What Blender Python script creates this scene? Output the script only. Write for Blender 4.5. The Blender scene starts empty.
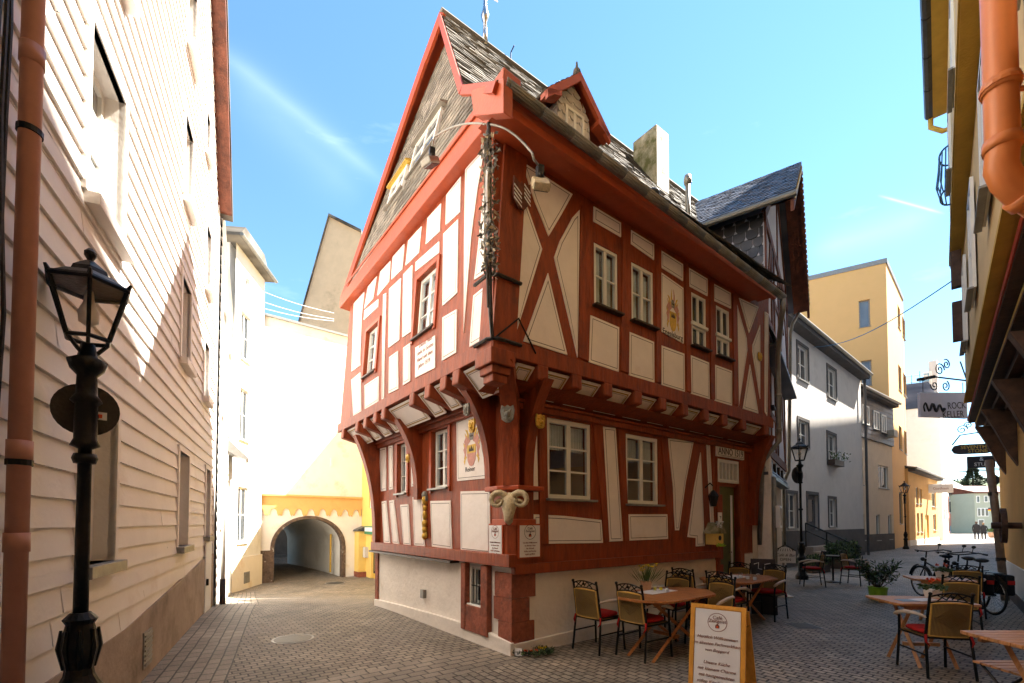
import bpy, math, random
from mathutils import Vector, Matrix
random.seed(7)
S = bpy.context.scene; COL = S.collection
V = Vector; R = math.radians; PI = math.pi
# ---------------------------------------------------------------- measuring camera (lens and tilt of the photograph)
FPX, PIT, CX, CY, EYE = 461.0, R(1.7), 512.0, 509.3, 1.65
CAM = V((0, 0, EYE))
def ray(px, py):
    a = (px-CX)/FPX; b = (CY-py)/FPX
    return V((a, math.cos(PIT)-b*math.sin(PIT), math.sin(PIT)+b*math.cos(PIT)))
def at(px, py, Y):
    r = ray(px, py); return CAM + r*(Y/r.y)
def ground(px, py, z=0.0):
    r = ray(px, py); return CAM + r*((z-EYE)/r.z)
Z = V((0, 0, 1)); A = V((.799, .601, 0)); B = V((-.601, .799, 0))
class Frame:
    def __init__(s, o, u, v=Z, flip=False):
        s.o = V(o); s.u = V(u); s.v = V(v); s.n = s.u.cross(s.v).normalized()
        if flip: s.n = -s.n
    def at(s, a, b, d=0.0): return s.o + s.u*a + s.v*b + s.n*d
    def px(s, x, y, d=0.0):
        r = ray(x, y); q = s.o + s.n*d; p = CAM + r*((q-CAM).dot(s.n)/r.dot(s.n)) - q
        uu, vv, uv = s.u.dot(s.u), s.v.dot(s.v), s.u.dot(s.v)
        pu, pv = p.dot(s.u), p.dot(s.v); D = uu*vv-uv*uv
        return ((pu*vv-pv*uv)/D, (pv*uu-pu*uv)/D)
    def rect(s, x0, y0, x1, y1, d=0.0):       # top-left and bottom-right corners seen in the photo
        a = s.px(x0, y0, d); b = s.px(x1, y1, d)
        return (min(a[0], b[0]), max(a[0], b[0]), min(a[1], b[1]), max(a[1], b[1]))
def wallframe(P, Q, toward=(0, 0)):           # vertical wall from P to Q; normal looks towards a point
    P = V((P[0], P[1], 0)); Q = V((Q[0], Q[1], 0)); u = (Q-P).normalized()
    f = Frame(P, u); 
    if f.n.dot(V((toward[0], toward[1], 0))-P) < 0: f.n = -f.n
    f.L = (Q-P).length
    return f
# ---------------------------------------------------------------- objects
def tag(o, label=None, cat=None, group=None, kind=None):
    if label: o['label'] = label
    if cat: o['category'] = cat
    if group: o['group'] = group
    if kind: o['kind'] = kind
    return o
def thing(name, label, cat, loc=(0, 0, 0), rz=0, group=None):
    o = bpy.data.objects.new(name, None); COL.objects.link(o); o.location = loc; o.rotation_euler = (0, 0, rz)
    o.empty_display_size = .2
    return tag(o, label, cat, group)
def rootloc(p):
    l = V((0, 0, 0))
    while p is not None: l = l + p.location; p = p.parent
    return l
def dup(root, loc, rz, label, group=None):
    def cp(o, par):
        c = o.copy(); COL.objects.link(c); c.parent = par
        for ch in o.children: cp(ch, c)
        return c
    c = cp(root, None); c.location = loc; c.rotation_euler = (0, 0, rz); c['label'] = label
    if group: c['group'] = group; root['group'] = group
    return c
class MB:
    def __init__(s): s.v = []; s.f = []; s.uv = []; s.m = []
    def face(s, pts, uv=None, m=0):
        i = len(s.v); s.v += [tuple(p) for p in pts]; s.f.append(tuple(range(i, i+len(pts))))
        s.uv.append(uv if uv else [(p[0]+p[1], p[2]) for p in pts]); s.m.append(m)
    def hexa(s, p, m=0):                      # 8 points: bottom ring then top ring
        for q in ((0,3,2,1), (4,5,6,7), (0,1,5,4), (1,2,6,5), (2,3,7,6), (3,0,4,7)):
            s.face([p[i] for i in q], None, m)
    def fbox(s, fr, u0, u1, v0, v1, d0, d1, m=0):
        P = fr.at
        s.face([P(u0,v0,d1), P(u1,v0,d1), P(u1,v1,d1), P(u0,v1,d1)], [(u0,v0),(u1,v0),(u1,v1),(u0,v1)], m)
        s.face([P(u0,v0,d0), P(u0,v1,d0), P(u1,v1,d0), P(u1,v0,d0)], [(u0,v0),(u0,v1),(u1,v1),(u1,v0)], m)
        s.face([P(u0,v0,d0), P(u0,v0,d1), P(u0,v1,d1), P(u0,v1,d0)], [(d0,v0),(d1,v0),(d1,v1),(d0,v1)], m)
        s.face([P(u1,v0,d0), P(u1,v1,d0), P(u1,v1,d1), P(u1,v0,d1)], [(d0,v0),(d0,v1),(d1,v1),(d1,v0)], m)
        s.face([P(u0,v0,d0), P(u1,v0,d0), P(u1,v0,d1), P(u0,v0,d1)], [(u0,d0),(u1,d0),(u1,d1),(u0,d1)], m)
        s.face([P(u0,v1,d0), P(u0,v1,d1), P(u1,v1,d1), P(u1,v1,d0)], [(u0,d0),(u0,d1),(u1,d1),(u1,d0)], m)
    def box(s, c, sz, rz=0, m=0):
        c = V(c); M = Matrix.Rotation(rz, 3, 'Z'); x, y, z = sz[0]/2, sz[1]/2, sz[2]/2
        s.hexa([c+M@V(q) for q in ((-x,-y,-z),(x,-y,-z),(x,y,-z),(-x,y,-z),(-x,-y,z),(x,-y,z),(x,y,z),(-x,y,z))], m)
    def prism(s, fr, poly, d0, d1, m=0, bev=0):
        n = len(poly); P = fr.at
        s.face([P(a, b, d1) for a, b in poly], list(poly), m)
        s.face([P(a, b, d0) for a, b in reversed(poly)], list(reversed(poly)), m)
        for i in range(n):
            (a, b), (c, e) = poly[i], poly[(i+1) % n]
            s.face([P(a,b,d0), P(c,e,d0), P(c,e,d1), P(a,b,d1)], [(a,b),(c,e),(c,e),(a,b)], m)
    def ring(s, fr, poly, w, d, m=0):         # thin flat outline following a polygon
        q = inset(poly, w); n = len(poly); P = fr.at; b = len(s.v)
        s.v += [tuple(P(*p, d)) for p in poly]+[tuple(P(*p, d)) for p in q]
        for i in range(n):
            j = (i+1) % n
            s.f.append((b+i, b+j, b+n+j, b+n+i)); s.m.append(m); s.uv.append([(0,0)]*4)
    def tube(s, pts, r, seg=8, m=0, cap=True):
        pts = [V(p) for p in pts]; rs = r if isinstance(r, (list, tuple)) else [r]*len(pts)
        rings = []; up = None
        for i, p in enumerate(pts):
            t = (pts[min(i+1, len(pts)-1)]-pts[max(i-1, 0)])
            t = t.normalized() if t.length > 1e-9 else V((0,0,1))
            if up is None: up = V((0,0,1)) if abs(t.z) < .9 else V((1,0,0))
            x = t.cross(up); x = x.normalized() if x.length > 1e-6 else t.orthogonal().normalized()
            y = x.cross(t).normalized(); up = y
            rings.append([p+(x*math.cos(2*PI*k/seg)+y*math.sin(2*PI*k/seg))*rs[i] for k in range(seg)])
        b = len(s.v); L = 0
        for rg in rings: s.v += [tuple(q) for q in rg]
        for i in range(len(pts)-1):
            for k in range(seg):
                k2 = (k+1) % seg
                s.f.append((b+i*seg+k, b+i*seg+k2, b+(i+1)*seg+k2, b+(i+1)*seg+k)); s.m.append(m)
                s.uv.append([(k/seg, i), ((k+1)/seg, i), ((k+1)/seg, i+1), (k/seg, i+1)])
        if cap:
            s.f.append(tuple(b+k for k in reversed(range(seg)))); s.m.append(m); s.uv.append([(0,0)]*seg)
            e = b+(len(pts)-1)*seg
            s.f.append(tuple(e+k for k in range(seg))); s.m.append(m); s.uv.append([(0,0)]*seg)
    def lathe(s, prof, c=(0,0,0), seg=16, m=0, ax=None, capb=True):  # prof: (radius, height)
        c = V(c); ax = (ax or Z).normalized(); x = ax.orthogonal().normalized(); y = ax.cross(x)
        if ax == Z: x, y = V((1,0,0)), V((0,1,0))
        s.tube_rings([[c+ax*h+(x*math.cos(2*PI*(k+.5)/seg)+y*math.sin(2*PI*(k+.5)/seg))*r for k in range(seg)] for r, h in prof], m)
    def tube_rings(s, rings, m=0):
        b = len(s.v); seg = len(rings[0])
        for rg in rings: s.v += [tuple(q) for q in rg]
        for i in range(len(rings)-1):
            for k in range(seg):
                k2 = (k+1) % seg
                s.f.append((b+i*seg+k, b+i*seg+k2, b+(i+1)*seg+k2, b+(i+1)*seg+k)); s.m.append(m); s.uv.append([(k/seg,i),((k+1)/seg,i),((k+1)/seg,i+1),(k/seg,i+1)])
        s.f.append(tuple(b+k for k in reversed(range(seg)))); s.m.append(m); s.uv.append([(0,0)]*seg)
        e = b+(len(rings)-1)*seg
        s.f.append(tuple(e+k for k in range(seg))); s.m.append(m); s.uv.append([(0,0)]*seg)
    def ball(s, c, r, seg=10, rows=6, m=0, sx=(1,1,1)):
        c = V(c)
        s.tube_rings([[c+V((math.cos(2*PI*k/seg)*math.sin(t)*sx[0], math.sin(2*PI*k/seg)*math.sin(t)*sx[1], -math.cos(t)*sx[2]))*r for k in range(seg)]
                      for t in [max(.05, min(PI-.05, PI*i/rows)) for i in range(rows+1)]], m)
    def leaf(s, c, d, w, l, m=0):
        c = V(c); d = V(d).normalized(); x = d.cross(V((random.random()-.5, random.random()-.5, random.random()+.1))).normalized()
        s.face([c, c+d*l*.5+x*w/2, c+d*l, c+d*l*.5-x*w/2], None, m)
    def build(s, name, mats, parent=None, smooth=False, bevel=0, local=False, kind=None, label=None):
        me = bpy.data.meshes.new(name)
        L = V((0,0,0)) if (parent is None or local) else rootloc(parent)
        me.from_pydata([(x-L.x, y-L.y, z-L.z) for x, y, z in s.v], [], s.f)
        if not isinstance(mats, (list, tuple)): mats = [mats]
        for mt in mats: me.materials.append(mt)
        ul = me.uv_layers.new(name='UVMap'); i = 0; flat = []
        for u in s.uv:
            for q in u: flat += [q[0], q[1]]
        ul.data.foreach_set('uv', flat)
        me.polygons.foreach_set('material_index', s.m)
        if smooth: me.polygons.foreach_set('use_smooth', [True]*len(s.f))
        me.update()
        o = bpy.data.objects.new(name, me); COL.objects.link(o)
        if parent is not None: o.parent = parent
        if bevel:
            w = o.modifiers.new('weld', 'WELD'); w.merge_threshold = .0005
            b = o.modifiers.new('bevel', 'BEVEL'); b.width = bevel; b.segments = 2; b.limit_method = 'ANGLE'; b.angle_limit = R(40)
        if kind: o['kind'] = kind
        if label: o['label'] = label
        return o
def inset(poly, w):
    n = len(poly); ar = sum(poly[i][0]*poly[(i+1) % n][1]-poly[(i+1) % n][0]*poly[i][1] for i in range(n))
    sg = 1 if ar > 0 else -1; out = []
    for i in range(n):
        p, q, r = poly[i-1], poly[i], poly[(i+1) % n]
        def nn(a, b):
            x, y = b[0]-a[0], b[1]-a[1]; l = math.hypot(x, y) or 1e-9; return (-y/l*sg, x/l*sg)
        n1, n2 = nn(p, q), nn(q, r); mx, my = n1[0]+n2[0], n1[1]+n2[1]; l = mx*mx+my*my
        k = 2*w/max(l, .35)
        out.append((q[0]+mx*k, q[1]+my*k))
    return out
def xr(poly, v):                              # span of a polygon at height v
    xs = []
    for i in range(len(poly)):
        (a, b), (c, e) = poly[i], poly[(i+1) % len(poly)]
        if (b <= v < e) or (e <= v < b): xs.append(a+(c-a)*(v-b)/(e-b))
    return (min(xs), max(xs)) if len(xs) > 1 else None
def tiles(mb, fr, poly, tw, th, lift=.025, jit=.006, round_=False, sh=0.0):
    v = min(q[1] for q in poly); vt = max(q[1] for q in poly); row = 0
    while v < vt-th*.3:
        a = xr(poly, v+.004); b = xr(poly, min(v+th, vt-.003))
        if a and b:
            lo, hi = min(a[0], b[0]), max(a[1], b[1])
            u = lo-(row % 2)*tw*.5-random.random()*tw*.2
            while u < hi:
                w = tw*(.85+.3*random.random()) if jit else tw
                l0, h0 = max(u, a[0]), min(u+w-.006, a[1]); l1, h1 = max(u, b[0]), min(u+w-.006, b[1])
                if h0 > l0+.01 or h1 > l1+.01:
                    h0 = max(h0, l0); h1 = max(h1, l1)
                    j = (random.random()-.5)*2*jit; d = lift+j*.5; dv = j*1.5; s_ = random.random()*50
                    P = fr.at; vb = v+dv; vtp = min(v+th*1.12, vt)
                    q = [(l0, vb), (h0, vb), (h1, vtp), (l1, vtp)]
                    if round_:
                        w2 = (h0-l0)
                        q = [(l0, vb+th*.45), (l0+w2*.15, vb+th*.12), (l0+w2*.5, vb), (h0-w2*.15, vb+th*.12), (h0, vb+th*.45), (h1, vtp), (l1, vtp)]
                    ds = [d+(.003-d)*max(0, (y-vb))/(vtp-vb) + (.004 if random.random() < .5 else 0) for x, y in q]
                    mb.face([P(x, y, e) for (x, y), e in zip(q, ds)], [(x+s_, y+s_) for x, y in q])
                    n0 = len(q)-3
                    for i in range(max(1, n0)):
                        (x0, y0), (x1, y1) = q[i], q[i+1]
                        mb.face([P(x0,y0,0), P(x1,y1,0), P(x1,y1,ds[i+1]), P(x0,y0,ds[i])], [(x0+s_,y0+s_)]*4)
                u += w
        v += th; row += 1
def facade(mb, fr, u0, u1, v0, v1, ops, rev=.12, row=0, lap=.025, m=0, rm=None, topf=None):
    rm = m if rm is None else rm; P = fr.at
    def quad(a, b, c, e, d0=0, d1=0):
        mb.face([P(a,c,d0), P(b,c,d0), P(b,e,d1), P(a,e,d1)], [(a,c),(b,c),(b,e),(a,e)], m)
    if not row:
        us = sorted({u0, u1, *[max(u0, min(u1, x)) for o in ops for x in o[:2]]}); vs = sorted({v0, v1, *[max(v0, min(v1, x)) for o in ops for x in o[2:4]]})
        for i in range(len(us)-1):
            for j in range(len(vs)-1):
                cu, cv = (us[i]+us[i+1])/2, (vs[j]+vs[j+1])/2
                if any(o[0] < cu < o[1] and o[2] < cv < o[3] for o in ops): continue
                quad(us[i], us[i+1], vs[j], vs[j+1])
    else:
        v = v0
        while v < v1-1e-6:
            e = min(v+row, v1); cuts = sorted({v, e, *[x for o in ops for x in o[2:4] if v < x < e]})
            a0, a1 = (u0, u1) if topf is None else topf(e)
            for k in range(len(cuts)-1):
                c0, c1 = cuts[k], cuts[k+1]; cm = (c0+c1)/2
                us = sorted({a0, a1, *[x for o in ops if o[2] < cm < o[3] for x in o[:2] if a0 < x < a1]})
                for i in range(len(us)-1):
                    cu = (us[i]+us[i+1])/2
                    if any(o[0] < cu < o[1] and o[2] < cm < o[3] for o in ops): continue
                    n = max(1, int((us[i+1]-us[i])/2.4)); 
                    x = us[i]
                    while x < us[i+1]-1e-6:
                        y = x+1.6+1.6*random.random()
                        if y > us[i+1]-.5: y = us[i+1]
                        j = .004*random.random(); sg = .005*(random.random()-.5)
                        d0, d1 = lap*(1-(c0-v)/row)+j, lap*(1-(c1-v)/row)+j*.3; g = .0035
                        mb.face([P(x+g,c0+(sg if k == 0 else 0),d0), P(y-g,c0,d0), P(y-g,c1,d1), P(x+g,c1,d1)], [(x,c0),(y,c0),(y,c1),(x,c1)], m)
                        if k == 0: mb.face([P(x+g,v+sg,-.012), P(y-g,v,-.012), P(y-g,v,d0), P(x+g,v+sg,d0)], None, m)
                        x = y
            v = e
    for o in ops:
        a, b, c, e = o[:4]; d1 = lap if row else 0
        for q in ([(a,c),(a,e)], [(b,e),(b,c)], [(b,c),(a,c)], [(a,e),(b,e)]):
            (x0,y0), (x1,y1) = q
            mb.face([P(x0,y0,d1), P(x1,y1,d1), P(x1,y1,-rev), P(x0,y0,-rev)], [(x0+y0,0),(x1+y1,0),(x1+y1,rev),(x0+y0,rev)], rm)
def window(root, fr, r, d=-.08, cols=2, rows=3, fw=.055, bar=.018, fm=None, gm=None, sill=None, curtain=None, center=True, label=None, dep=.05, sw=.03, so=.07, ofr=0):
    a, b, c, e = r[:4]; m = MB()
    for q in ((a,a+fw,c,e), (b-fw,b,c,e), (a+fw,b-fw,c,c+fw), (a+fw,b-fw,e-fw,e)): m.fbox(fr, *q, d-dep, d)
    ia, ib, ic, ie = a+fw, b-fw, c+fw, e-fw
    for i in range(1, cols):
        x = ia+(ib-ia)*i/cols; w = (fw*.62 if center and i*2 == cols else bar/2)
        m.fbox(fr, x-w, x+w, ic, ie, d-dep*.9, d-.006)
    for j in range(1, rows):
        y = ic+(ie-ic)*j/rows; m.fbox(fr, ia, ib, y-bar/2, y+bar/2, d-dep*.8, d-.012)
    w = m.build('window', fm, root, bevel=.004 if ofr else 0, label=label)
    g = MB(); g.fbox(fr, ia, ib, ic, ie, d-dep*.75, d-dep*.6); g.build('pane', gm, w)
    if sill is not None:
        k = MB(); k.fbox(fr, a-.04, b+.04, c-sw, c, d-.01, so); k.build('sill', sill, w, bevel=.004)
    if curtain is not None:
        k = MB(); n = 22; H = (ie-ic); bot = ie-H*curtain[1]
        for s0, s1 in ((ia, (ia+ib)/2-.03), ((ia+ib)/2+.03, ib)):
            pts = [(s0+(s1-s0)*i/n, -.012*math.sin(i*1.9)-.006*math.sin(i*4.3)) for i in range(n+1)]
            for i in range(n):
                (x0, o0), (x1, o1) = pts[i], pts[i+1]; D = d-dep-.05
                k.face([fr.at(x0,bot,D+o0), fr.at(x1,bot,D+o1), fr.at(x1,ie,D+o1), fr.at(x0,ie,D+o0)])
        k.build('curtain', curtain[0], w)
    return w
def text(name, s, fr, u, v, size, mat, parent, d=.002, ax=None, rot=0, ext=.0015, spacing=1.0, width=1.0, shear=0):
    cu = bpy.data.curves.new(name, 'FONT'); cu.body = s; cu.size = size; cu.align_x = ax or 'CENTER'; cu.align_y = 'CENTER'
    cu.extrude = ext; cu.space_character = spacing; cu.shear = shear; cu.resolution_u = 3
    t = bpy.data.objects.new(name, cu); COL.objects.link(t); bpy.context.view_layer.update()
    me = bpy.data.meshes.new_from_object(t.evaluated_get(bpy.context.evaluated_depsgraph_get()))
    bpy.data.objects.remove(t); bpy.data.curves.remove(cu)
    uu = fr.u.normalized(); vv = fr.v.normalized()
    if uu.cross(vv).dot(fr.n) < 0: uu = -uu
    c, sn = math.cos(rot), math.sin(rot); x = (uu*c+vv*sn)*width; y = (vv*c-uu*sn); o = fr.at(u, v, d); L = rootloc(parent)
    if parent.rotation_euler.z != 0 or parent.get('_local'): L = V((0,0,0))
    M = Matrix(((x.x,y.x,fr.n.x,o.x-L.x),(x.y,y.y,fr.n.y,o.y-L.y),(x.z,y.z,fr.n.z,o.z-L.z),(0,0,0,1)))
    me.transform(M); me.materials.clear(); me.materials.append(mat)
    ob = bpy.data.objects.new(name, me); COL.objects.link(ob); ob.parent = parent
    return ob
# ---------------------------------------------------------------- materials
def newmat(name):
    m = bpy.data.materials.new(name); m.use_nodes = True; nt = m.node_tree
    return m, nt, nt.nodes['Principled BSDF'], nt.nodes, nt.links
def ramp(N, a, b, p0=.35, p1=.65):
    r = N.new('ShaderNodeValToRGB'); r.color_ramp.elements[0].color = (*a, 1); r.color_ramp.elements[1].color = (*b, 1)
    r.color_ramp.elements[0].position = p0; r.color_ramp.elements[1].position = p1; return r
def surf(name, col, rough=.7, var=.15, sc=6, bump=.15, bsc=40, stain=None, stsc=1.5, stp=(.55, .75), metal=0, spec=.4, stretch=(1,1,1), coords='Object'):
    m, nt, bs, N, L = newmat(name)
    tc = N.new('ShaderNodeTexCoord'); mp = N.new('ShaderNodeMapping'); mp.inputs['Scale'].default_value = stretch
    L.new(tc.outputs[coords], mp.inputs[0])
    n1 = N.new('ShaderNodeTexNoise'); n1.inputs['Scale'].default_value = sc; n1.inputs['Detail'].default_value = 6; n1.inputs['Roughness'].default_value = .65
    L.new(mp.outputs[0], n1.inputs[0])
    lo = tuple(max(0, c*(1-var)) for c in col); hi = tuple(min(1, c*(1+var)) for c in col)
    r1 = ramp(N, lo, hi, .3, .7); L.new(n1.outputs[0], r1.inputs[0]); out = r1.outputs[0]
    if stain:
        n2 = N.new('ShaderNodeTexNoise'); n2.inputs['Scale'].default_value = stsc; n2.inputs['Detail'].default_value = 8; n2.inputs['Roughness'].default_value = .7
        L.new(tc.outputs[coords], n2.inputs[0])
        r2 = ramp(N, (0,0,0), (1,1,1), *stp); L.new(n2.outputs[0], r2.inputs[0])
        mx = N.new('ShaderNodeMixRGB'); L.new(r2.outputs[0], mx.inputs[0]); L.new(out, mx.inputs[1]); mx.inputs[2].default_value = (*stain, 1); out = mx.outputs[0]
    L.new(out, bs.inputs['Base Color']); bs.inputs['Roughness'].default_value = rough; bs.inputs['Metallic'].default_value = metal
    bs.inputs['Specular IOR Level'].default_value = spec
    if bump:
        n3 = N.new('ShaderNodeTexNoise'); n3.inputs['Scale'].default_value = bsc; n3.inputs['Detail'].default_value = 5; L.new(mp.outputs[0], n3.inputs[0])
        bp = N.new('ShaderNodeBump'); bp.inputs['Strength'].default_value = bump; bp.inputs['Distance'].default_value = .02
        L.new(n3.outputs[0], bp.inputs['Height']); L.new(bp.outputs[0], bs.inputs['Normal'])
    return m
def brickmat(name, c1, c2, mortar, bw, bh, ms=.01, rough=.8, bump=.6, warp=.02, coords='UV', rot=0, offset=.5, stain=None, wsc=2.0):
    m, nt, bs, N, L = newmat(name)
    tc = N.new('ShaderNodeTexCoord'); mp = N.new('ShaderNodeMapping'); mp.inputs['Rotation'].default_value = (0, 0, rot); L.new(tc.outputs[coords], mp.inputs[0])
    nz = N.new('ShaderNodeTexNoise'); nz.inputs['Scale'].default_value = wsc; nz.inputs['Detail'].default_value = 4; L.new(mp.outputs[0], nz.inputs[0])
    sb = N.new('ShaderNodeVectorMath'); sb.operation = 'SUBTRACT'; L.new(nz.outputs['Color'], sb.inputs[0]); sb.inputs[1].default_value = (.5,.5,.5)
    ml = N.new('ShaderNodeVectorMath'); ml.operation = 'SCALE'; L.new(sb.outputs[0], ml.inputs[0]); ml.inputs['Scale'].default_value = warp
    ad = N.new('ShaderNodeVectorMath'); L.new(mp.outputs[0], ad.inputs[0]); L.new(ml.outputs[0], ad.inputs[1])
    br = N.new('ShaderNodeTexBrick'); L.new(ad.outputs[0], br.inputs[0]); br.offset = offset
    br.inputs['Scale'].default_value = 1; br.inputs['Brick Width'].default_value = bw; br.inputs['Row Height'].default_value = bh
    br.inputs['Mortar Size'].default_value = ms; br.inputs['Mortar Smooth'].default_value = .35
    br.inputs['Color1'].default_value = (*c1, 1); br.inputs['Color2'].default_value = (*c2, 1); br.inputs['Mortar'].default_value = (*mortar, 1)
    n2 = N.new('ShaderNodeTexNoise'); n2.inputs['Scale'].default_value = .7; n2.inputs['Detail'].default_value = 8; n2.inputs['Roughness'].default_value = .7; L.new(tc.outputs[coords], n2.inputs[0])
    r2 = ramp(N, (.52,.52,.50), (1.38,1.36,1.32), .3, .7); L.new(n2.outputs[0], r2.inputs[0])
    mx = N.new('ShaderNodeMixRGB'); mx.blend_type = 'MULTIPLY'; mx.inputs[0].default_value = 1; L.new(br.outputs['Color'], mx.inputs[1]); L.new(r2.outputs[0], mx.inputs[2]); out = mx.outputs[0]
    if stain:
        n4 = N.new('ShaderNodeTexNoise'); n4.inputs['Scale'].default_value = .35; n4.inputs['Detail'].default_value = 9; L.new(tc.outputs[coords], n4.inputs[0])
        r4 = ramp(N, (0,0,0), (.7,.7,.7), .5, .7); L.new(n4.outputs[0], r4.inputs[0]); m4 = N.new('ShaderNodeMixRGB'); L.new(r4.outputs[0], m4.inputs[0]); L.new(out, m4.inputs[1]); m4.inputs[2].default_value = (*stain, 1); out = m4.outputs[0]
    L.new(out, bs.inputs['Base Color']); bs.inputs['Roughness'].default_value = rough
    n3 = N.new('ShaderNodeTexNoise'); n3.inputs['Scale'].default_value = 45; n3.inputs['Detail'].default_value = 4; L.new(mp.outputs[0], n3.inputs[0])
    iv = N.new('ShaderNodeMath'); iv.operation = 'MULTIPLY_ADD'; L.new(br.outputs['Fac'], iv.inputs[0]); iv.inputs[1].default_value = -1; L.new(n3.outputs[0], iv.inputs[2])
    bp = N.new('ShaderNodeBump'); bp.inputs['Strength'].default_value = bump; bp.inputs['Distance'].default_value = .018; L.new(iv.outputs[0], bp.inputs['Height']); L.new(bp.outputs[0], bs.inputs['Normal'])
    return m
def slatemat(name, c1, c2, rough=.5, spec=.5):   # every slate carries its own uv offset
    m, nt, bs, N, L = newmat(name); tc = N.new('ShaderNodeTexCoord')
    w = N.new('ShaderNodeTexNoise'); w.inputs['Scale'].default_value = .9; w.inputs['Detail'].default_value = 2; L.new(tc.outputs['UV'], w.inputs[0])
    r = ramp(N, c1, c2, .38, .62); L.new(w.outputs[0], r.inputs[0])
    n2 = N.new('ShaderNodeTexNoise'); n2.inputs['Scale'].default_value = 1.2; n2.inputs['Detail'].default_value = 7; L.new(tc.outputs['Object'], n2.inputs[0])
    r2 = ramp(N, (.7,.68,.64), (1.25,1.2,1.12), .3, .7); L.new(n2.outputs[0], r2.inputs[0])
    mx = N.new('ShaderNodeMixRGB'); mx.blend_type = 'MULTIPLY'; mx.inputs[0].default_value = 1; L.new(r.outputs[0], mx.inputs[1]); L.new(r2.outputs[0], mx.inputs[2])
    L.new(mx.outputs[0], bs.inputs['Base Color']); bs.inputs['Roughness'].default_value = rough; bs.inputs['Specular IOR Level'].default_value = spec
    n3 = N.new('ShaderNodeTexNoise'); n3.inputs['Scale'].default_value = 30; L.new(tc.outputs['Object'], n3.inputs[0])
    bp = N.new('ShaderNodeBump'); bp.inputs['Strength'].default_value = .3; bp.inputs['Distance'].default_value = .01; L.new(n3.outputs[0], bp.inputs['Height']); L.new(bp.outputs[0], bs.inputs['Normal'])
    return m
def glassmat(name, tint=(.9,.95,1), mixr=.75):
    m, nt, bs, N, L = newmat(name); N.remove(bs); out = N['Material Output']
    t = N.new('ShaderNodeBsdfTransparent'); t.inputs[0].default_value = (*tint, 1)
    g = N.new('ShaderNodeBsdfGlossy'); g.inputs['Roughness'].default_value = .03; g.inputs['Color'].default_value = (.95,.97,1,1)
    lw = N.new('ShaderNodeLayerWeight'); pw = N.new('ShaderNodeMath'); pw.operation = 'POWER'; L.new(lw.outputs['Facing'], pw.inputs[0]); pw.inputs[1].default_value = 3.5
    f = N.new('ShaderNodeMath'); f.operation = 'MULTIPLY_ADD'; L.new(pw.outputs[0], f.inputs[0]); f.inputs[1].default_value = .85; f.inputs[2].default_value = .05
    mx = N.new('ShaderNodeMixShader'); L.new(f.outputs[0], mx.inputs[0]); L.new(t.outputs[0], mx.inputs[1]); L.new(g.outputs[0], mx.inputs[2]); L.new(mx.outputs[0], out.inputs[0])
    return m
M = {}
M['red'] = surf('red_oxide_timber_paint', (.26,.047,.010), .55, .38, 11, .5, 30, (.13,.03,.015), 3.0, (.56,.74), stretch=(1,1,.22))
M['red_bright'] = surf('newer_red_paint', (.40,.066,.018), .45, .12, 8, .15, 30, (.62,.42,.36), 5.5, (.68,.74))
M['plaster'] = surf('cream_lime_plaster', (.87,.80,.745), .92, .05, 3, .5, 9, (.68,.58,.49), 1.6, (.56,.85))
M['plaster_low'] = surf('rough_base_plaster', (.82,.74,.66), .95, .07, 2.5, .6, 14, (.5,.42,.32), 1.1, (.55,.8))
M['line'] = surf('dark_panel_line', (.16,.12,.10), .8, .2, 30, 0)
M['ochreline'] = surf('ochre_panel_line', (.42,.27,.10), .8, .2, 30, 0)
M['white'] = surf('white_window_paint', (.80,.78,.72), .4, .04, 8, .05, 40)
M['frame_dark'] = surf('dark_brown_frame', (.05,.03,.02), .5, .2)
M['lead'] = surf('grey_sill_metal', (.30,.29,.27), .45, .15, 12, .1, 30, metal=.4)
M['zinc'] = surf('weathered_zinc', (.25,.235,.20), .42, .2, 6, .1, 30, (.16,.12,.08), 3, metal=.5)
M['iron'] = surf('black_iron', (.018,.017,.016), .42, .3, 14, .2, 50, metal=.6)
M['irong'] = surf('dark_gun_iron', (.05,.045,.04), .45, .3, 14, .2, 50, metal=.6)
M['glass'] = glassmat('window_glass')
M['dglass'] = surf('dark_reflective_glass', (.035,.045,.055), .07, .3, 1.2, .03, 2, spec=.9)
M['bglass'] = surf('blue_reflective_glass', (.10,.17,.26), .06, .2, .8, .03, 2, spec=.9)
M['curtain'] = surf('net_curtain', (.78,.72,.62), .95, .1, 8, 0)
M['slate'] = slatemat('old_slate', (.085,.075,.062), (.21,.19,.165), .8, .2)
M['slate_gable'] = slatemat('pale_gable_slate', (.12,.108,.092), (.27,.245,.21), .75, .25)
M['slate_blue'] = slatemat('blue_slate', (.045,.055,.085), (.12,.13,.17), .38)
M['slate_dark'] = slatemat('dark_wall_slate', (.03,.035,.05), (.075,.08,.10), .38)
M['pglass'] = surf('pale_curtained_glass', (.34,.36,.36), .12, .2, 2, .02, 2, spec=.8)
M['siding'] = surf('pale_painted_siding', (.83,.77,.71), .62, .04, 2, .22, 18, (.62,.48,.37), .9, (.56,.86), stretch=(1,1,1))
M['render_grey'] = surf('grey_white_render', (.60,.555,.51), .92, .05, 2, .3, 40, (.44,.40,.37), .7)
M['render_beige'] = surf('beige_render', (.66,.54,.40), .92, .06, 2, .3, 40, (.5,.39,.27), .7)
M['render_white'] = surf('white_render', (.80,.78,.74), .92, .04, 2, .2, 40, (.66,.62,.56), .6)
M['render_pink'] = surf('cream_pink_render', (.84,.77,.68), .92, .05, 1.5, .3, 30, (.66,.50,.34), .8)
M['ochre'] = surf('orange_ochre_render', (.74,.43,.15), .9, .08, 2, .3, 30, (.58,.31,.10), 1)
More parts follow.
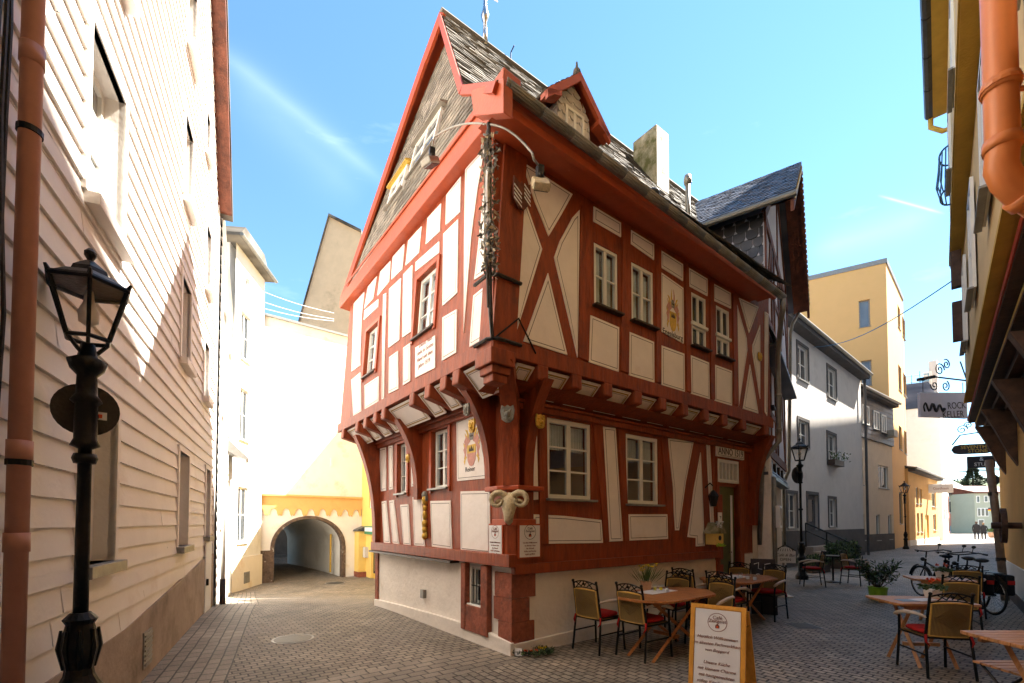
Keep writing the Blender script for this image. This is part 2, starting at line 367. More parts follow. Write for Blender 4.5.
M['yellow'] = surf('yellow_render', (.80,.56,.16), .9, .05, 2, .2, 40, (.68,.44,.11), .7)
M['tower'] = surf('amber_render', (.76,.46,.19), .92, .03, 1, .15, 40, (.72,.45,.16), .4)
M['cream2'] = surf('pale_green_cream_render', (.44,.45,.34), .92, .05, 1, .1, 40)
M['paleblue'] = surf('pale_blue_render', (.25,.35,.44), .92, .05, 1, .1, 40)
M['concrete'] = surf('stained_concrete_plinth', (.40,.31,.24), .95, .18, 2.2, .5, 20, (.16,.13,.09), 1.3, (.5,.75))
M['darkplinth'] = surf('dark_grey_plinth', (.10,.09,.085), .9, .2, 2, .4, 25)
M['stone_red'] = surf('red_sandstone_quoin', (.30,.085,.045), .85, .35, 7, .8, 22, (.12,.05,.035), 5, (.5,.7))
M['stone_dark'] = surf('dark_arch_stone', (.13,.085,.06), .9, .45, 6, .9, 12, (.5,.45,.38), 4.5, (.6,.66))
M['salmon'] = surf('salmon_painted_pipe', (.52,.24,.165), .42, .1, 5, .06, 30, (.40,.19,.13), 2)
M['orange'] = surf('orange_painted_pipe', (.78,.25,.07), .38, .06, 4, .05, 30)
M['mustard'] = surf('mustard_soffit_paint', (.60,.37,.06), .8, .12, 3, .2, 30)
M['brownwood'] = surf('dark_brown_boards', (.075,.037,.022), .65, .4, 6, .4, 20, stretch=(1,1,1))
M['bargebrown'] = surf('red_brown_bargeboard', (.15,.048,.026), .7, .5, 5, .5, 22, (.07,.03,.02), 4)
M['redline'] = surf('bright_red_batten', (.60,.07,.025), .5, .1, 8, .1)
M['yelline'] = surf('yellow_batten', (.72,.50,.10), .5, .1, 8, .1)
M['tablewood'] = surf('oiled_table_wood', (.42,.16,.05), .38, .3, 5, .15, 20, (.20,.07,.02), 4, stretch=(2,9,2))
M['lightwood'] = surf('light_teak_wood', (.52,.23,.085), .45, .25, 5, .15, 20, stretch=(2,9,2))
M['palearm'] = surf('pale_armrest_wood', (.62,.50,.38), .4, .15, 12, .1)
M['cushion'] = surf('red_seat_cushion', (.42,.014,.012), .9, .25, 18, .3, 60)
M['orangewood'] = surf('orange_pine_frame', (.72,.33,.05), .4, .15, 7, .1, 30, stretch=(4,4,1))
M['paper'] = surf('white_printed_board', (.80,.77,.76), .5, .02, 3, 0)
M['ink'] = surf('dark_print', (.03,.025,.03), .6, .1, 10, 0)
M['inkbrown'] = surf('brown_print', (.26,.10,.07), .6, .1, 10, 0)
M['gold'] = surf('gilded_carving', (.62,.38,.06), .4, .2, 20, .3, 40, (.30,.20,.05), 12, metal=.35)
M['greycarve'] = surf('grey_painted_carving', (.22,.21,.18), .55, .35, 16, .4, 40, (.6,.5,.2), 12, (.6,.66))
M['bone'] = surf('aged_ivory_carving', (.50,.40,.24), .6, .3, 22, .7, 35, (.2,.15,.08), 14)
M['foliage'] = surf('leaf_green', (.07,.12,.03), .6, .5, 3, 0)
M['foliage_dark'] = surf('dark_leaf_green', (.028,.045,.018), .6, .5, 3, 0)
M['lime'] = surf('lime_green_plastic', (.30,.52,.03), .35, .05, 4, 0)
M['flower_y'] = surf('yellow_petals', (.85,.62,.03), .6, .1, 20, 0)
M['flower_r'] = surf('orange_red_petals', (.80,.09,.02), .6, .1, 20, 0)
M['terracotta'] = surf('pale_terracotta', (.55,.33,.20), .8, .15, 10, .1)
M['green_door'] = surf('olive_green_door_paint', (.12,.13,.045), .45, .15, 8, .15)
M['door_red'] = surf('red_door_panel', (.30,.05,.02), .5, .2, 8, .1)
M['bluegrey'] = surf('blue_white_plaster', (.62,.62,.70), .9, .06, 3, .2)
M['bark'] = surf('bark', (.08,.055,.035), .95, .4, 8, .6)
M['cloth_black'] = surf('black_wool_coat', (.012,.011,.013), .9, .3, 30, .2)
M['cloth_blue'] = surf('dark_denim', (.02,.024,.04), .9, .3, 30, .2)
M['skin'] = surf('skin_tone', (.55,.32,.22), .6, .05, 5, 0)
M['hair'] = surf('brown_hair', (.06,.035,.02), .7, .3, 30, .2)
M['rubber'] = surf('black_rubber', (.015,.015,.015), .7, .2, 20, .1)
M['chrome'] = surf('brushed_steel', (.45,.45,.45), .25, .05, 10, 0, metal=1)
M['chimney'] = surf('mossy_rendered_chimney', (.46,.40,.27), .9, .2, 3, .5, 16, (.12,.115,.035), 2.0, (.36,.58))
M['chimney_lit'] = surf('sunlit_lichen_chimney', (.66,.62,.52), .9, .12, 3, .5, 16, (.48,.30,.06), 2.2, (.56,.66))  # paler base paints sunlight on the street face; yellow patches are lichen
M['sky_white'] = surf('white_enamel', (.82,.81,.80), .3, .03, 5, 0)
M['lilac'] = surf('pale_lilac_signboard', (.74,.71,.80), .45, .04, 3, 0)
M['crest_pink'] = surf('painted_pink', (.60,.30,.24), .8, .2, 20, 0)
M['crest_gold'] = surf('painted_gold', (.70,.46,.10), .7, .2, 20, 0)
M['crest_dark'] = surf('painted_dark', (.08,.06,.05), .8, .2, 20, 0)
M['green_sign'] = surf('green_sign_paint', (.03,.22,.12), .4, .1, 8, 0)
def wickermat():
    m, nt, bs, N, L = newmat('woven_wicker'); tc = N.new('ShaderNodeTexCoord'); hs = []
    for rot in (0, PI/2):
        mp = N.new('ShaderNodeMapping'); mp.inputs['Rotation'].default_value = (0, 0, rot); L.new(tc.outputs['UV'], mp.inputs[0])
        w = N.new('ShaderNodeTexWave'); w.inputs['Scale'].default_value = 28; w.inputs['Distortion'].default_value = 1; L.new(mp.outputs[0], w.inputs[0]); hs.append(w.outputs['Fac'])
    mx = N.new('ShaderNodeMath'); mx.operation = 'MULTIPLY'; L.new(hs[0], mx.inputs[0]); L.new(hs[1], mx.inputs[1])
    r = ramp(N, (.10,.055,.012), (.50,.30,.075), .05, .6); L.new(mx.outputs[0], r.inputs[0]); L.new(r.outputs[0], bs.inputs['Base Color']); bs.inputs['Roughness'].default_value = .5
    bp = N.new('ShaderNodeBump'); bp.inputs['Strength'].default_value = .7; bp.inputs['Distance'].default_value = .01; L.new(mx.outputs[0], bp.inputs['Height']); L.new(bp.outputs[0], bs.inputs['Normal'])
    return m
M['wicker'] = wickermat()
M['rattanrim'] = surf('honey_rattan_rim', (.62,.36,.08), .45, .15, 20, .1)
M['cobble'] = brickmat('cobble_setts', (.38,.315,.245), (.24,.20,.16), (.055,.042,.032), .135, .095, .010, .62, .9, .10, 'UV', 0, .5, (.17,.15,.135), 1.1)
M['strip'] = brickmat('flat_kerb_setts', (.34,.28,.22), (.25,.21,.17), (.06,.05,.04), .21, .13, .010, .6, .8, .03, 'UV', 0)
M['ground_far'] = surf('far_ground', (.20,.18,.14), .95, .2, .3, 0)
# ================================================================= THE HALF-TIMBERED CORNER HOUSE
oR = V((-.079, 5.256, 0)); Cg = V((0, 5.816, 0)); LEAN = .0716
FR = Frame(oR, A); FL = Frame(oR+A*(-.428), B, A*LEAN+Z, True); Fr = Frame(Cg, A); Fl = Frame(Cg, B, Z, True)
for f, t in ((FR, -B), (FL, -A), (Fr, -B), (Fl, -A)):
    if f.n.dot(t) < 0: f.n = -f.n
def aL(z): return -.428+LEAN*z            # a-coordinate of the leaning left face at height z
def MH(a, b, z): return oR + A*a + B*b + Z*z
H = thing('half_timbered_house', 'crooked red and cream half-timbered corner house with jettied upper storey and steep slate gable', 'house', (0, 5.8, 0))
def upoly(fr, pts, d=0): return [fr.px(x, y, d) for x, y in pts]
# openings (rects on the facade planes)
wR = [FR.rect(594,247.5,617.8,311), FR.rect(630.3,268,650.8,325), FR.rect(691.2,300,706,345.5), FR.rect(716.2,313.5,729.3,355.5)]
wR[0] = (1.49,1.98,4.60,5.47); wR[1] = (2.28,2.80,4.60,5.47); wR[2] = (3.83,4.28,4.60,5.50); wR[3] = (4.60,5.06,4.60,5.50)
wL = [(1.56,2.22,4.45,5.39), FL.rect(366,327.9,377.8,366)]; a_, b_ = FL.px(366,350)[0], FL.px(377.6,345)[0]; wL[1] = (min(a_,b_), max(a_,b_), 4.42, 5.32)
gR = [(.59,1.44,1.98,3.08), (2.22,3.05,1.95,3.05)]
gL = [(1.63,2.18,2.21,3.15), (3.16,3.58,2.20,3.13)]
door = (4.90,5.62,.10,2.36); trans = (4.86,5.60,2.45,2.84)
AR = 6.62; BL = 5.72
# --- upper storey shell: timber-coloured front faces, openings with reveals
m = MB(); facade(m, FR, -.17, AR, 3.57, 6.45, wR, .16)
for (z0, z1) in ((3.57, 6.45),):          # little sliver between the leaning corner and a=-.17..
    pass
facade(m, FL, .0, BL, 3.57, 6.45, wL, .16)
m.face([MH(AR,0,3.57), MH(AR,BL,3.57), MH(AR,BL,6.45), MH(AR,0,6.45)])
m.face([MH(aL(3.57),BL,3.57), MH(AR,BL,3.57), MH(AR,BL,6.45), MH(aL(6.45),BL,6.45)])
m.face([MH(aL(3.57),0,3.57), MH(AR,0,3.57), MH(AR,BL,3.57), MH(aL(3.57),BL,3.57)])
m.face([MH(aL(6.45),0,6.45), MH(AR,0,6.45), MH(AR,BL,6.45), MH(aL(6.45),BL,6.45)])
m.build('upper_timber_wall', M['red'], H)
# corner post of the upper storey follows the lean
m = MB(); pr = []
for z in (3.57, 6.40):
    a = aL(z); pr.append([MH(a-.035,-.035,z), MH(a+.30,-.035,z), MH(a+.30,.05,z), MH(a+.05,.05,z), MH(a+.05,.26,z), MH(a-.035,.26,z)])
for i in range(6):
    j = (i+1) % 6; m.face([pr[0][i], pr[0][j], pr[1][j], pr[1][i]])
m.build('corner_post', M['red'], H, bevel=.008)
# --- ground floor shell
m = MB(); facade(m, Fr, 0, 6.3, 1.02, 3.6, gR+[door, trans], .16); facade(m, Fl, 0, 4.62, 1.08, 3.6, gL, .16)
m.face([Fr.at(6.3,1.0), Fr.at(6.3,1.0,-4.6), Fr.at(6.3,3.6,-4.6), Fr.at(6.3,3.6)]); m.face([Fl.at(4.62,1.0), Fl.at(4.62,1.0,-6.3), Fl.at(4.62,3.6,-6.3), Fl.at(4.62,3.6)])
m.build('ground_timber_wall', M['red'], H)
m = MB()                                   # masonry base with battered foot
cel = (.62,.95,.52,1.02)
facade(m, Fr, .0, 4.86, -.3, 1.04, [], .1); facade(m, Fr, 5.66, 6.3, -.3, 1.04, []); 
facade(m, Fl, .0, 4.62, -.5, 1.14, [cel], .14)
m.prism(Frame(Cg-B*.0, A), [(0,-.3),(0,.14),(1.5,.18),(3.5,.14),(4.8,.12),(4.8,-.3)], .0, .05)
m.prism(Frame(Cg, B, Z, True), [(-.05,-.5),(-.05,.16),(.6,.22),(1.9,.20),(3.2,.16),(4.6,.10),(4.6,-.5)], .0, .06)
m.build('masonry_base', M['plaster_low'], H, bevel=.01)
# quoins at the corner
m = MB(); zz = [.12,.40,.70,1.02]; ws = [.34,.26,.36]
for i in range(3):
    w = ws[i]; w2 = ws[(i+1) % 3]; z0, z1 = zz[i]+.004, zz[i+1]-.004
    c = [Cg+A*w-B*.03, Cg-A*.03-B*.03, Cg+B*w2-A*.03, Cg+B*w2+A*.05, Cg+A*.05+B*.05, Cg+A*w+B*.05]
    for k in range(6):
        j = (k+1) % 6; m.face([c[k]+Z*z0, c[j]+Z*z0, c[j]+Z*z1, c[k]+Z*z1])
    m.face([q+Z*z1 for q in c]); m.face([q+Z*z0 for q in reversed(c)])
m.build('sandstone_quoins', M['stone_red'], H)
m = MB(); m.fbox(Fl, 4.50, 4.64, -.3, 1.1, -.02, .03); m.build('sandstone_quoins', M['stone_red'], H)
# --- plaster infill panels traced on each face
PR = [[(522,161),(573,194),(562,214),(549,236),(535,201)], [(520,185),(530,213),(542.5,249),(530,290),(515,337),(517,260)],
 [(580,209.5),(577.9,357.5),(567,310),(554.5,257),(560,241),(573,217)], [(548.3,272.5),(567.7,355),(523.7,341)],
 [(594,206),(621.3,222.5),(621.3,237),(593.7,221)], [(631,229.5),(654.3,244),(654.3,260),(630.6,243)], [(661.2,250),(683.3,264),(683.3,281),(661.2,267)],
 [(688.8,267.3),(707.8,278.7),(707.8,296),(688.8,285.5)], [(713.4,283),(731,292.7),(731.3,308.5),(713.4,300)],
 [(590.9,315),(619.4,327.2),(619,372),(588.8,362)], [(629.6,331.6),(654.3,341.8),(654.7,382.6),(629.2,375.6)], [(661.7,345.2),(684.6,353.6),(685,392.6),(661.7,385.6)],
 [(691,355),(709.3,362.5),(709.9,399.8),(691.4,394.1)], [(715.5,364.6),(732.2,370.8),(732.2,406),(715.1,401.2)],
 [(736.2,300.6),(741,318),(746.8,338),(747.5,350),(739,406.8)], [(739.4,297.6),(759,306.8),(749.4,333)], [(760.5,324.4),(760.5,399),(752.8,352),(752.8,345)],
 [(750.3,364.3),(758.7,413.5),(743.3,408.6)], [(765,311),(768.8,314),(767.5,416),(765.2,412)]]
PL = [[(465,168.7),(484.4,147.6),(477.3,188),(471,236),(467.5,280),(463.3,333),(463.8,240)], [(489,143),(491,142),(490,215),(486,271.5),(473.8,280),(477.3,250.5),(482.5,200)],
 [(473,295.4),(485,285.7),(483.5,338.4),(469,347.2)], [(446,195),(460.6,176),(459.8,211.7),(445.3,225)], [(443,233.7),(458,218.8),(457,292.7),(442.2,306)],
 [(442.2,317.3),(456.6,308.9),(455.9,352.5),(441.6,361)], [(427.2,218),(440.8,203),(439.5,231),(425.5,244.2)], [(415.5,262),(439,241),(439,252.3),(415,271.3)],
 [(408,240.7),(421.4,225.8),(418.8,252.3),(405.2,265.5)], [(392.4,256.7),(404.3,243.5),(402,269),(391,279.5)], [(380,271.6),(390.3,260.7),(388.9,281.3),(377,296)],
 [(367.8,286.6),(376.6,276),(373,298),(363.9,308.5)], [(403,274.3),(412.2,264.6),(410.8,331.4),(402,337.5)], [(388.9,289),(400.6,277.8),(398.9,340),(388,348)],
 [(383,294.5),(386,292.7),(384.5,345),(383.5,399),(381.5,400.5),(382,340)], [(364.3,310.3),(378.3,298.9),(377.8,306.8),(363.4,320)],
 [(353.7,303.4),(364,292),(361.6,315.6),(359.9,360),(360.2,365),(351.2,371.8)], [(351,380),(360.2,372),(361,411.7),(353.2,417)], [(364.3,385.4),(378.3,376),(378.3,401.2),(364.6,410)],
 [(388.9,357),(397.6,350.7),(398,388.9),(388.3,393.6)], [(402.9,347.6),(409.8,342.7),(409.8,381),(402.7,385.4)]]
PGL = [[(379,448.8),(385.7,447),(386,490.6),(380.8,491.3)], [(388.3,446),(392.4,445.3),(392.7,489.2),(388.9,490)], [(381.3,501.5),(386,500.6),(390,543.6),(383.6,543)],
 [(388.9,500.6),(393.6,499.8),(398.9,544.4),(392.7,544)], [(400,504.7),(408.2,504),(410.6,546.2),(403.3,545.3)], [(411.2,450.5),(414.7,448.8),(419,475),(420,486),(411,486.6)],
 [(412.4,497),(421,496.6),(424.9,546.6),(414,546)], [(430,501),(450.4,500.6),(451.8,549.5),(431.7,546.6)], [(460.3,491.4),(489.6,490.6),(490,554.5),(460.5,551)]]
PGR = [[(533,428),(537,426),(538.5,499.5),(532.5,500)], [(533.5,514.2),(566,516),(601.7,520),(603.2,543),(533.5,544)], [(603.2,426.4),(615.8,427.8),(623,541),(609.6,541.6)],
 [(628.7,514.2),(667.6,514.2),(668.2,539),(629.6,540.7)], [(668.2,438),(694,441),(686,482),(679.3,530.3),(675,530.3),(673.5,488)], [(701,452),(705,546),(696.3,546.5),(696.3,538),(688,537),(694,490)],
 [(706.6,443.3),(710,444),(715,535),(711.5,535)]]
def panels(fr, lst, dd=.014):
    pm, lm = MB(), MB()
    for pg in lst:
        q = upoly(fr, pg, dd); pm.prism(fr, q, -.01, dd)
        xs = [p[0] for p in q]; ys = [p[1] for p in q]
        w = .035 if max(xs)-min(xs) > .22 else .018
        if max(xs)-min(xs) > .12:
            i1 = inset(q, w); lm.ring(fr, i1, .009, dd+.0015)
    p = pm.build('plaster_infill', M['plaster'], H, bevel=.005); lm.build('panel_line', M['line'], p)
panels(FR, PR); panels(FL, PL); panels(Fl, PGL); panels(Fr, PGR)
# raised main beams
def beam(name, fr, u0, u1, v0, v1, d1, mat='red', d0=0): 
    m = MB(); m.fbox(fr, u0, u1, v0, v1, d0, d1); return m.build(name, M[mat], H, bevel=.008)
beam('sill_beam', FR, -.2, AR+.03, 3.56, 3.76, .045); beam('sill_beam', FL, -.03, BL+.03, 3.56, 3.74, .045)
beam('sill_beam', Fr, -.02, 4.86, 1.00, 1.13, .085); beam('sill_beam', Fl, -.10, 4.66, 1.10, 1.26, .12)
beam('wall_plate', Fr, -.04, 6.3, 3.10, 3.18, .07); beam('wall_plate', Fr, -.04, 6.3, 3.18, 3.22, .11)
beam('wall_plate', Fl, .5, 4.62, 3.17, 3.24, .08); beam('wall_plate', Fl, .5, 4.62, 3.24, 3.30, .14)
m = MB(); m.fbox(Fl, 1.30, 4.66, 1.06, 1.095, 0, .16); m.build('slate_drip_course', M['frame_dark'], H)
# hand-hewn posts slightly proud of the wall, following panel gaps on the shaded front
for pg in ([(580,205),(592,212),(588,362),(578,358)], [(622,222),(630,228),(628,374),(620,371)], [(655,245),(660.5,249),(660.5,384),(655.5,382)], [(684,265),(688,268),(690.5,393),(686,391)], [(709,280),(713,283),(714.5,400),(710.5,399)], [(732,293),(736,297),(738,405),(733,404)]):
    m = MB(); m.prism(FR, upoly(FR, pg), 0, .022); m.build('post', M['red'], H, bevel=.008)
for pg in ([(538,412),(546,414),(548,545),(539,545)], [(592,424),(602,426),(608.5,541),(604,541)], [(617,430),(624,433),(628.5,541),(624,541)], [(660,438),(667,438),(674,530),(669,541)], [(711,440),(714.5,440),(716.5,560),(715,560)]):
    m = MB(); m.prism(Fr, upoly(Fr, pg), 0, .022); m.build('post', M['red'], H, bevel=.008)
# joists of the jetty, coffers of cream board between them
def jetty(fru, frg, js, u_end, w=.17):
    pm, lm = MB(), MB()
    for a in js:
        m = MB(); P = fru.at
        c0, c1 = a-w/2, a+w/2
        def gp(x, z): q = fru.at(x, z, -.42); return q
        m.hexa([P(c0,3.38,.05), P(c1,3.38,.05), gp(c1,3.30), gp(c0,3.30), P(c0,3.565,.05), P(c1,3.565,.05), gp(c1,3.565), gp(c0,3.565)])
        m.build('joist_end', M['red'], H, bevel=.02)
    allj = sorted(js+[u_end])
    for i in range(len(allj)-1):
        a0, a1 = allj[i]+w/2, allj[i+1]-w/2
        if a1-a0 < .1: continue
        f = Frame(fru.at(0, 3.54, -.02), fru.u, (fru.at(0, 3.27, -.33)-fru.at(0, 3.54, -.02)).normalized()); 
        if f.n.z > 0: f.n = -f.n
        q = [(a0,0),(a1,0),(a1,.41),(a0,.41)]
        pm.prism(f, q, -.01, .01); lm.ring(f, inset(q, .03), .02, .0125, 0); lm.ring(f, inset(q, .062), .006, .0130, 1)
    p = pm.build('coffer_board', M['plaster'], H); lm.build('panel_line', [M['ochreline'], M['line']], p)
jR = [FR.px(x, y)[0] for x, y in ((541,378),(575,385),(606,392),(636,400),(661,408),(683,414),(704,420),(723,425),(742,430))]
jetty(FR, Fr, jR+[6.35], .10)
jL = [FL.px(x, y)[0] for x, y in ((445.5,388),(429.5,396),(414,403),(385.5,414),(377,420),(367,426),(358.5,431))]
jetty(FL, Fl, jL+[.75, 5.35], .12)
# dark underside between storeys
m = MB(); m.face([MH(-.1,.03,3.35), MH(AR,.03,3.35), MH(AR,.42,3.24), MH(-.1,.42,3.24)]); m.build('soffit_board', M['red'], H)
# curved brackets (knaggen): swept box from ground wall up to the jetty
def bracket(name, base, out, side, w=.16, zb=2.1, zt=3.38, reach=.42, mask=None, thick=.15):
    m = MB(); n = 9; prof = []
    for i in range(n+1):
        t = i/n; z = zb+(zt-zb)*t; d = reach*(t**2.6)
        prof.append((d, z))
    for i in range(n):
        (d0,z0),(d1,z1) = prof[i], prof[i+1]
        f0, f1 = d0+.05+thick*.3, d1+.05+thick*.3
        L_ = lambda d, z, s: base+out*d+side*s*w/2+Z*z
        m.hexa([L_(-.02,z0,-1), L_(f0,z0,-1), L_(f0,z0,1), L_(-.02,z0,1), L_(-.02,z1,-1), L_(f1,z1,-1), L_(f1,z1,1), L_(-.02,z1,1)])
    o = m.build(name, M['red'], H)
    return o
nR, nL = -B, -A; dg = (nR+nL).normalized()
bracket('bracket', Cg, dg, (A-B).normalized(), .20, 2.12, 3.50, .56)
bracket('bracket', Cg+A*.20, nR, A, .15, 2.12, 3.40, .40); bracket('bracket', Cg+B*.42, nL, B, .12, 2.12, 3.38, .40)
bracket('bracket', Cg+B*2.62, nL, B, .15, 2.05, 3.38, .38); bracket('bracket', Cg+B*4.56, nL, B, .16, 1.15, 3.40, .42)
bracket('bracket', Cg+A*6.22, nR, A, .18, 1.6, 3.40, .36)
# console head under the corner beam
m = MB()
for z0, z1, r in ((3.24,3.33,.10),(3.33,3.42,.13),(3.42,3.60,.17)):
    c = MH(-.10,.06,0); q = [c+(A*sx+B*sy)*r for sx, sy in ((-1,-1),(1,-1),(1,1),(-1,1))]
    m.hexa([p+Z*z0 for p in q]+[p+Z*z1 for p in q])
m.build('corner_console', M['red'], H, bevel=.012)
# shelf with chamfered corner above the goat head, and boxed corner post below
m = MB(); poly = [Cg-A*.14+B*.42, Cg-A*.16+B*.10, Cg-A*.02-B*.16, Cg+A*.02-B*.16, Cg+A*.42-B*.14, Cg+A*.42+B*.05, Cg+B*.42+A*.05]
def slab(m, pts, z0, z1):
    n = len(pts)
    for i in range(n): j = (i+1) % n; m.face([pts[i]+Z*z0, pts[j]+Z*z0, pts[j]+Z*z1, pts[i]+Z*z1])
    m.face([p+Z*z1 for p in pts]); m.face([p+Z*z0 for p in reversed(pts)])
slab(m, poly, 2.06, 2.12); m.build('moulded_shelf', M['red_bright'], H, bevel=.012)
m = MB(); poly = [Cg-A*.07+B*.30, Cg-A*.08+B*.0-B*.0, Cg-B*.08, Cg+A*.30-B*.07, Cg+A*.30+B*.05, Cg+B*.30+A*.05]
slab(m, poly, 1.13, 2.06); m.build('corner_post', M['red'], H, bevel=.01)
m = MB(); poly = [Cg-A*.09+B*.32, Cg-A*.10, Cg-B*.10, Cg+A*.32-B*.09, Cg+A*.32+B*.05, Cg+B*.32+A*.05]
slab(m, poly, 1.62, 1.70); m.build('moulded_band', M['red_bright'], H, bevel=.012)
# goat head
dgo = dg; sd = (A-B).normalized(); gc = Cg+dg*.19+Z*1.88
m = MB()
def sect(c, rx, ry, axd, up, seg=12): return [c+axd*math.cos(2*PI*k/seg)*rx+up*math.sin(2*PI*k/seg)*ry for k in range(seg)]
rings = []
for t, rx, rz_, fo in ((0,.04,.02,.0),(.03,.085,.05,.02),(.09,.105,.095,.06),(.15,.098,.09,.10),(.21,.078,.07,.14),(.28,.060,.058,.17),(.34,.052,.05,.18),(.375,.02,.02,.16)):
    rings.append(sect(gc+Z*(.13-t)+dg*fo*.6, rx, .03+rz_*.7, sd, (dg+Z*.25).normalized()))
m.tube_rings(rings)
for s in (-1, 1):
    m.ball(gc+sd*s*.055+Z*.035+dg*.10, .016, 8, 5)
    m.tube([gc+sd*s*.08+Z*.06+dg*.04, gc+sd*s*.15+Z*.03+dg*.05, gc+sd*s*.19-Z*.01+dg*.04], [.022,.026,.004], 8)
m.ball(gc-Z*.19+dg*.13, .03, 8, 5); m.ball(gc-Z*.15+sd*.02+dg*.145,.01,6,4); m.ball(gc-Z*.15-sd*.02+dg*.145,.01,6,4)
gh = m.build('goat_head_carving', M['bone'], H, smooth=True)
for s in (-1, 1):
    k = MB(); pts = []; rr = []
    for i in range(22):
        t = i/21; an = PI*.86-t*PI*1.95; r = .098-.042*t
        pts.append(gc+sd*s*(.135+math.cos(an)*r)+Z*(.045+math.sin(an)*r)+dg*(.05+.07*t)); rr.append((.042-.028*t)*(1+.12*(i % 2)))
    k.tube(pts, rr, 8); k.build('horn', M['bone'], gh, smooth=True)
# carved masks on the brackets, figure, crown
def mask(c, out, side, mat, s=1.0, kind='lion'):
    m = MB(); f = Frame(c, side, Z); f.n = out
    m.prism(f, [(-.06*s,-.07*s),(-.02*s,-.10*s),(.03*s,-.10*s),(.06*s,-.07*s),(.075*s,.02*s),(.06*s,.08*s),(.03*s,.06*s),(0,.08*s),(-.03*s,.06*s),(-.06*s,.08*s),(-.075*s,.02*s)], 0, .03)
    m.ball(c+out*.03-Z*.02*s, .035*s, 8, 5); m.ball(c+out*.03+side*.03*s+Z*.02*s, .018*s, 6, 4); m.ball(c+out*.03-side*.03*s+Z*.02*s, .018*s, 6, 4)
    m.tube([c+out*.035-side*.035*s-Z*.055*s, c+out*.05-Z*.07*s, c+out*.035+side*.035*s-Z*.055*s], .01*s, 6)
    return m.build('carved_mask', M[mat], H, smooth=False, bevel=.006)
mask(Cg+dg*.36+Z*2.96, dg, sd, 'greycarve', 1.15)
mask(Cg+A*.20+nR*.30+Z*2.92, nR, A, 'gold', 1.0); mask(Cg+B*.42+nL*.32+Z*2.92, nL, -B, 'gold', 1.0); mask(Cg+B*.42+nL*.40+Z*3.12, nL, -B, 'greycarve', .9)
mask(Cg+B*2.62+nL*.22+Z*2.75, nL, -B, 'gold', .8); mask(MH(6.12,0,4.9)-B*.03, nR, A, 'gold', .9)
m = MB(); c = Fl.at(FL.px(429,520)[0]*0+Fl.px(426.5,515)[0], 0, .03)
for z, s, dz in ((2.03,.06,.10),(1.90,.045,.06),(1.78,.05,.09),(1.64,.06,.07),(1.54,.055,.07),(1.43,.06,.06)):
    m.ball(c+Z*z, s, 8, 6, sx=(.9,.9,dz/s))
m.tube([c+Z*1.5+B*.05, c+Z*1.6+B*.07, c+Z*1.7+B*.04], .012, 6); m.tube([c+Z*1.5-B*.05, c+Z*1.42-B*.07, c+Z*1.38], .012, 6)
m.build('carved_figure', M['gold'], H, smooth=True)
m = MB(); m.ball(c+Z*2.12, .055, 8, 6, sx=(1,.8,1.2)); m.fbox(Fl, Fl.px(426.5,515)[0]-.06, Fl.px(426.5,515)[0]+.06, 2.02, 2.10, .0, .05); m.build('carved_mask', M['greycarve'], H, smooth=False)
# --- windows
cu = (M['curtain'], .48)
for i, r in enumerate(gR): window(H, Fr, r, -.02, 2, 3, .06, .022, M['white'], M['glass'], M['lead'], (M['curtain'], .36), so=.10, ofr=1)
for i, r in enumerate(wR[:2]): window(H, FR, r, -.01, 2, 2, .045, .02, M['white'], M['glass'], M['frame_dark'], (M['curtain'], .97), so=.09, ofr=1)
for i, r in enumerate(wR[2:]):
    a, b, c, e = r; mid = c+(e-c)*.42
    window(H, FR, (a,b,mid+.01,e), -.01, 2, 1, .045, .02, M['white'], M['dglass'], None, None, ofr=1); window(H, FR, (a,b,c,mid-.03), -.01, 2, 1, .045, .02, M['white'], M['dglass'], M['frame_dark'], None, so=.09, ofr=1)
    beam('window_rail', FR, a-.02, b+.02, mid-.035, mid+.015, .03, 'white', -.02)
for r in wL: window(H, FL, r, -.05, 2, 3, .055, .02, M['white'], M['glass'], M['frame_dark'], (M['curtain'], .97), so=.05, ofr=1)
for r in gL: window(H, Fl, r, -.06, 2, 3, .05, .02, M['white'], M['glass'], M['lead'], (M['curtain'], .5), so=.08, ofr=1)
for fr_, r in [(FL, q) for q in wL]+[(Fl, q) for q in gL]:
    a, b, c, e = r; m = MB(); w = .07
    for q in ((a-w,a,c-w,e+w), (b,b+w,c-w,e+w), (a,b,e,e+w)): m.fbox(fr_, *q, 0, .028)
    m.build('window_surround', M['red_bright'], H, bevel=.006)
# cellar window with iron bars and brown surround
m = MB(); m.fbox(Fl, .44, .60, .14, 1.08, 0, .085); m.fbox(Fl, 1.0, 1.12, .14, 1.08, 0, .085); m.fbox(Fl, .60, 1.0, .14, .50, 0, .08); m.build('cellar_window_surround', M['stone_red'], H, bevel=.01)
w = window(H, Fl, cel, -.06, 2, 2, .03, .015, M['white'], M['dglass'], M['white'], None, so=.06)
m = MB()
for i in range(4): u = cel[0]+.04+.083*i; m.tube([Fl.at(u,.54,.0), Fl.at(u,1.0,.0)], .007, 6)
m.tube([Fl.at(cel[0],.77,.0), Fl.at(cel[1],.77,.0)], .008, 6); m.build('window_grille', M['iron'], w)
m = MB(); f0 = Fl.px(425,603)
m.fbox(Fl, f0[0]-.05, f0[0]+.05, .40, .54, 0, .065); m.build('wall_vent', M['lead'], H)
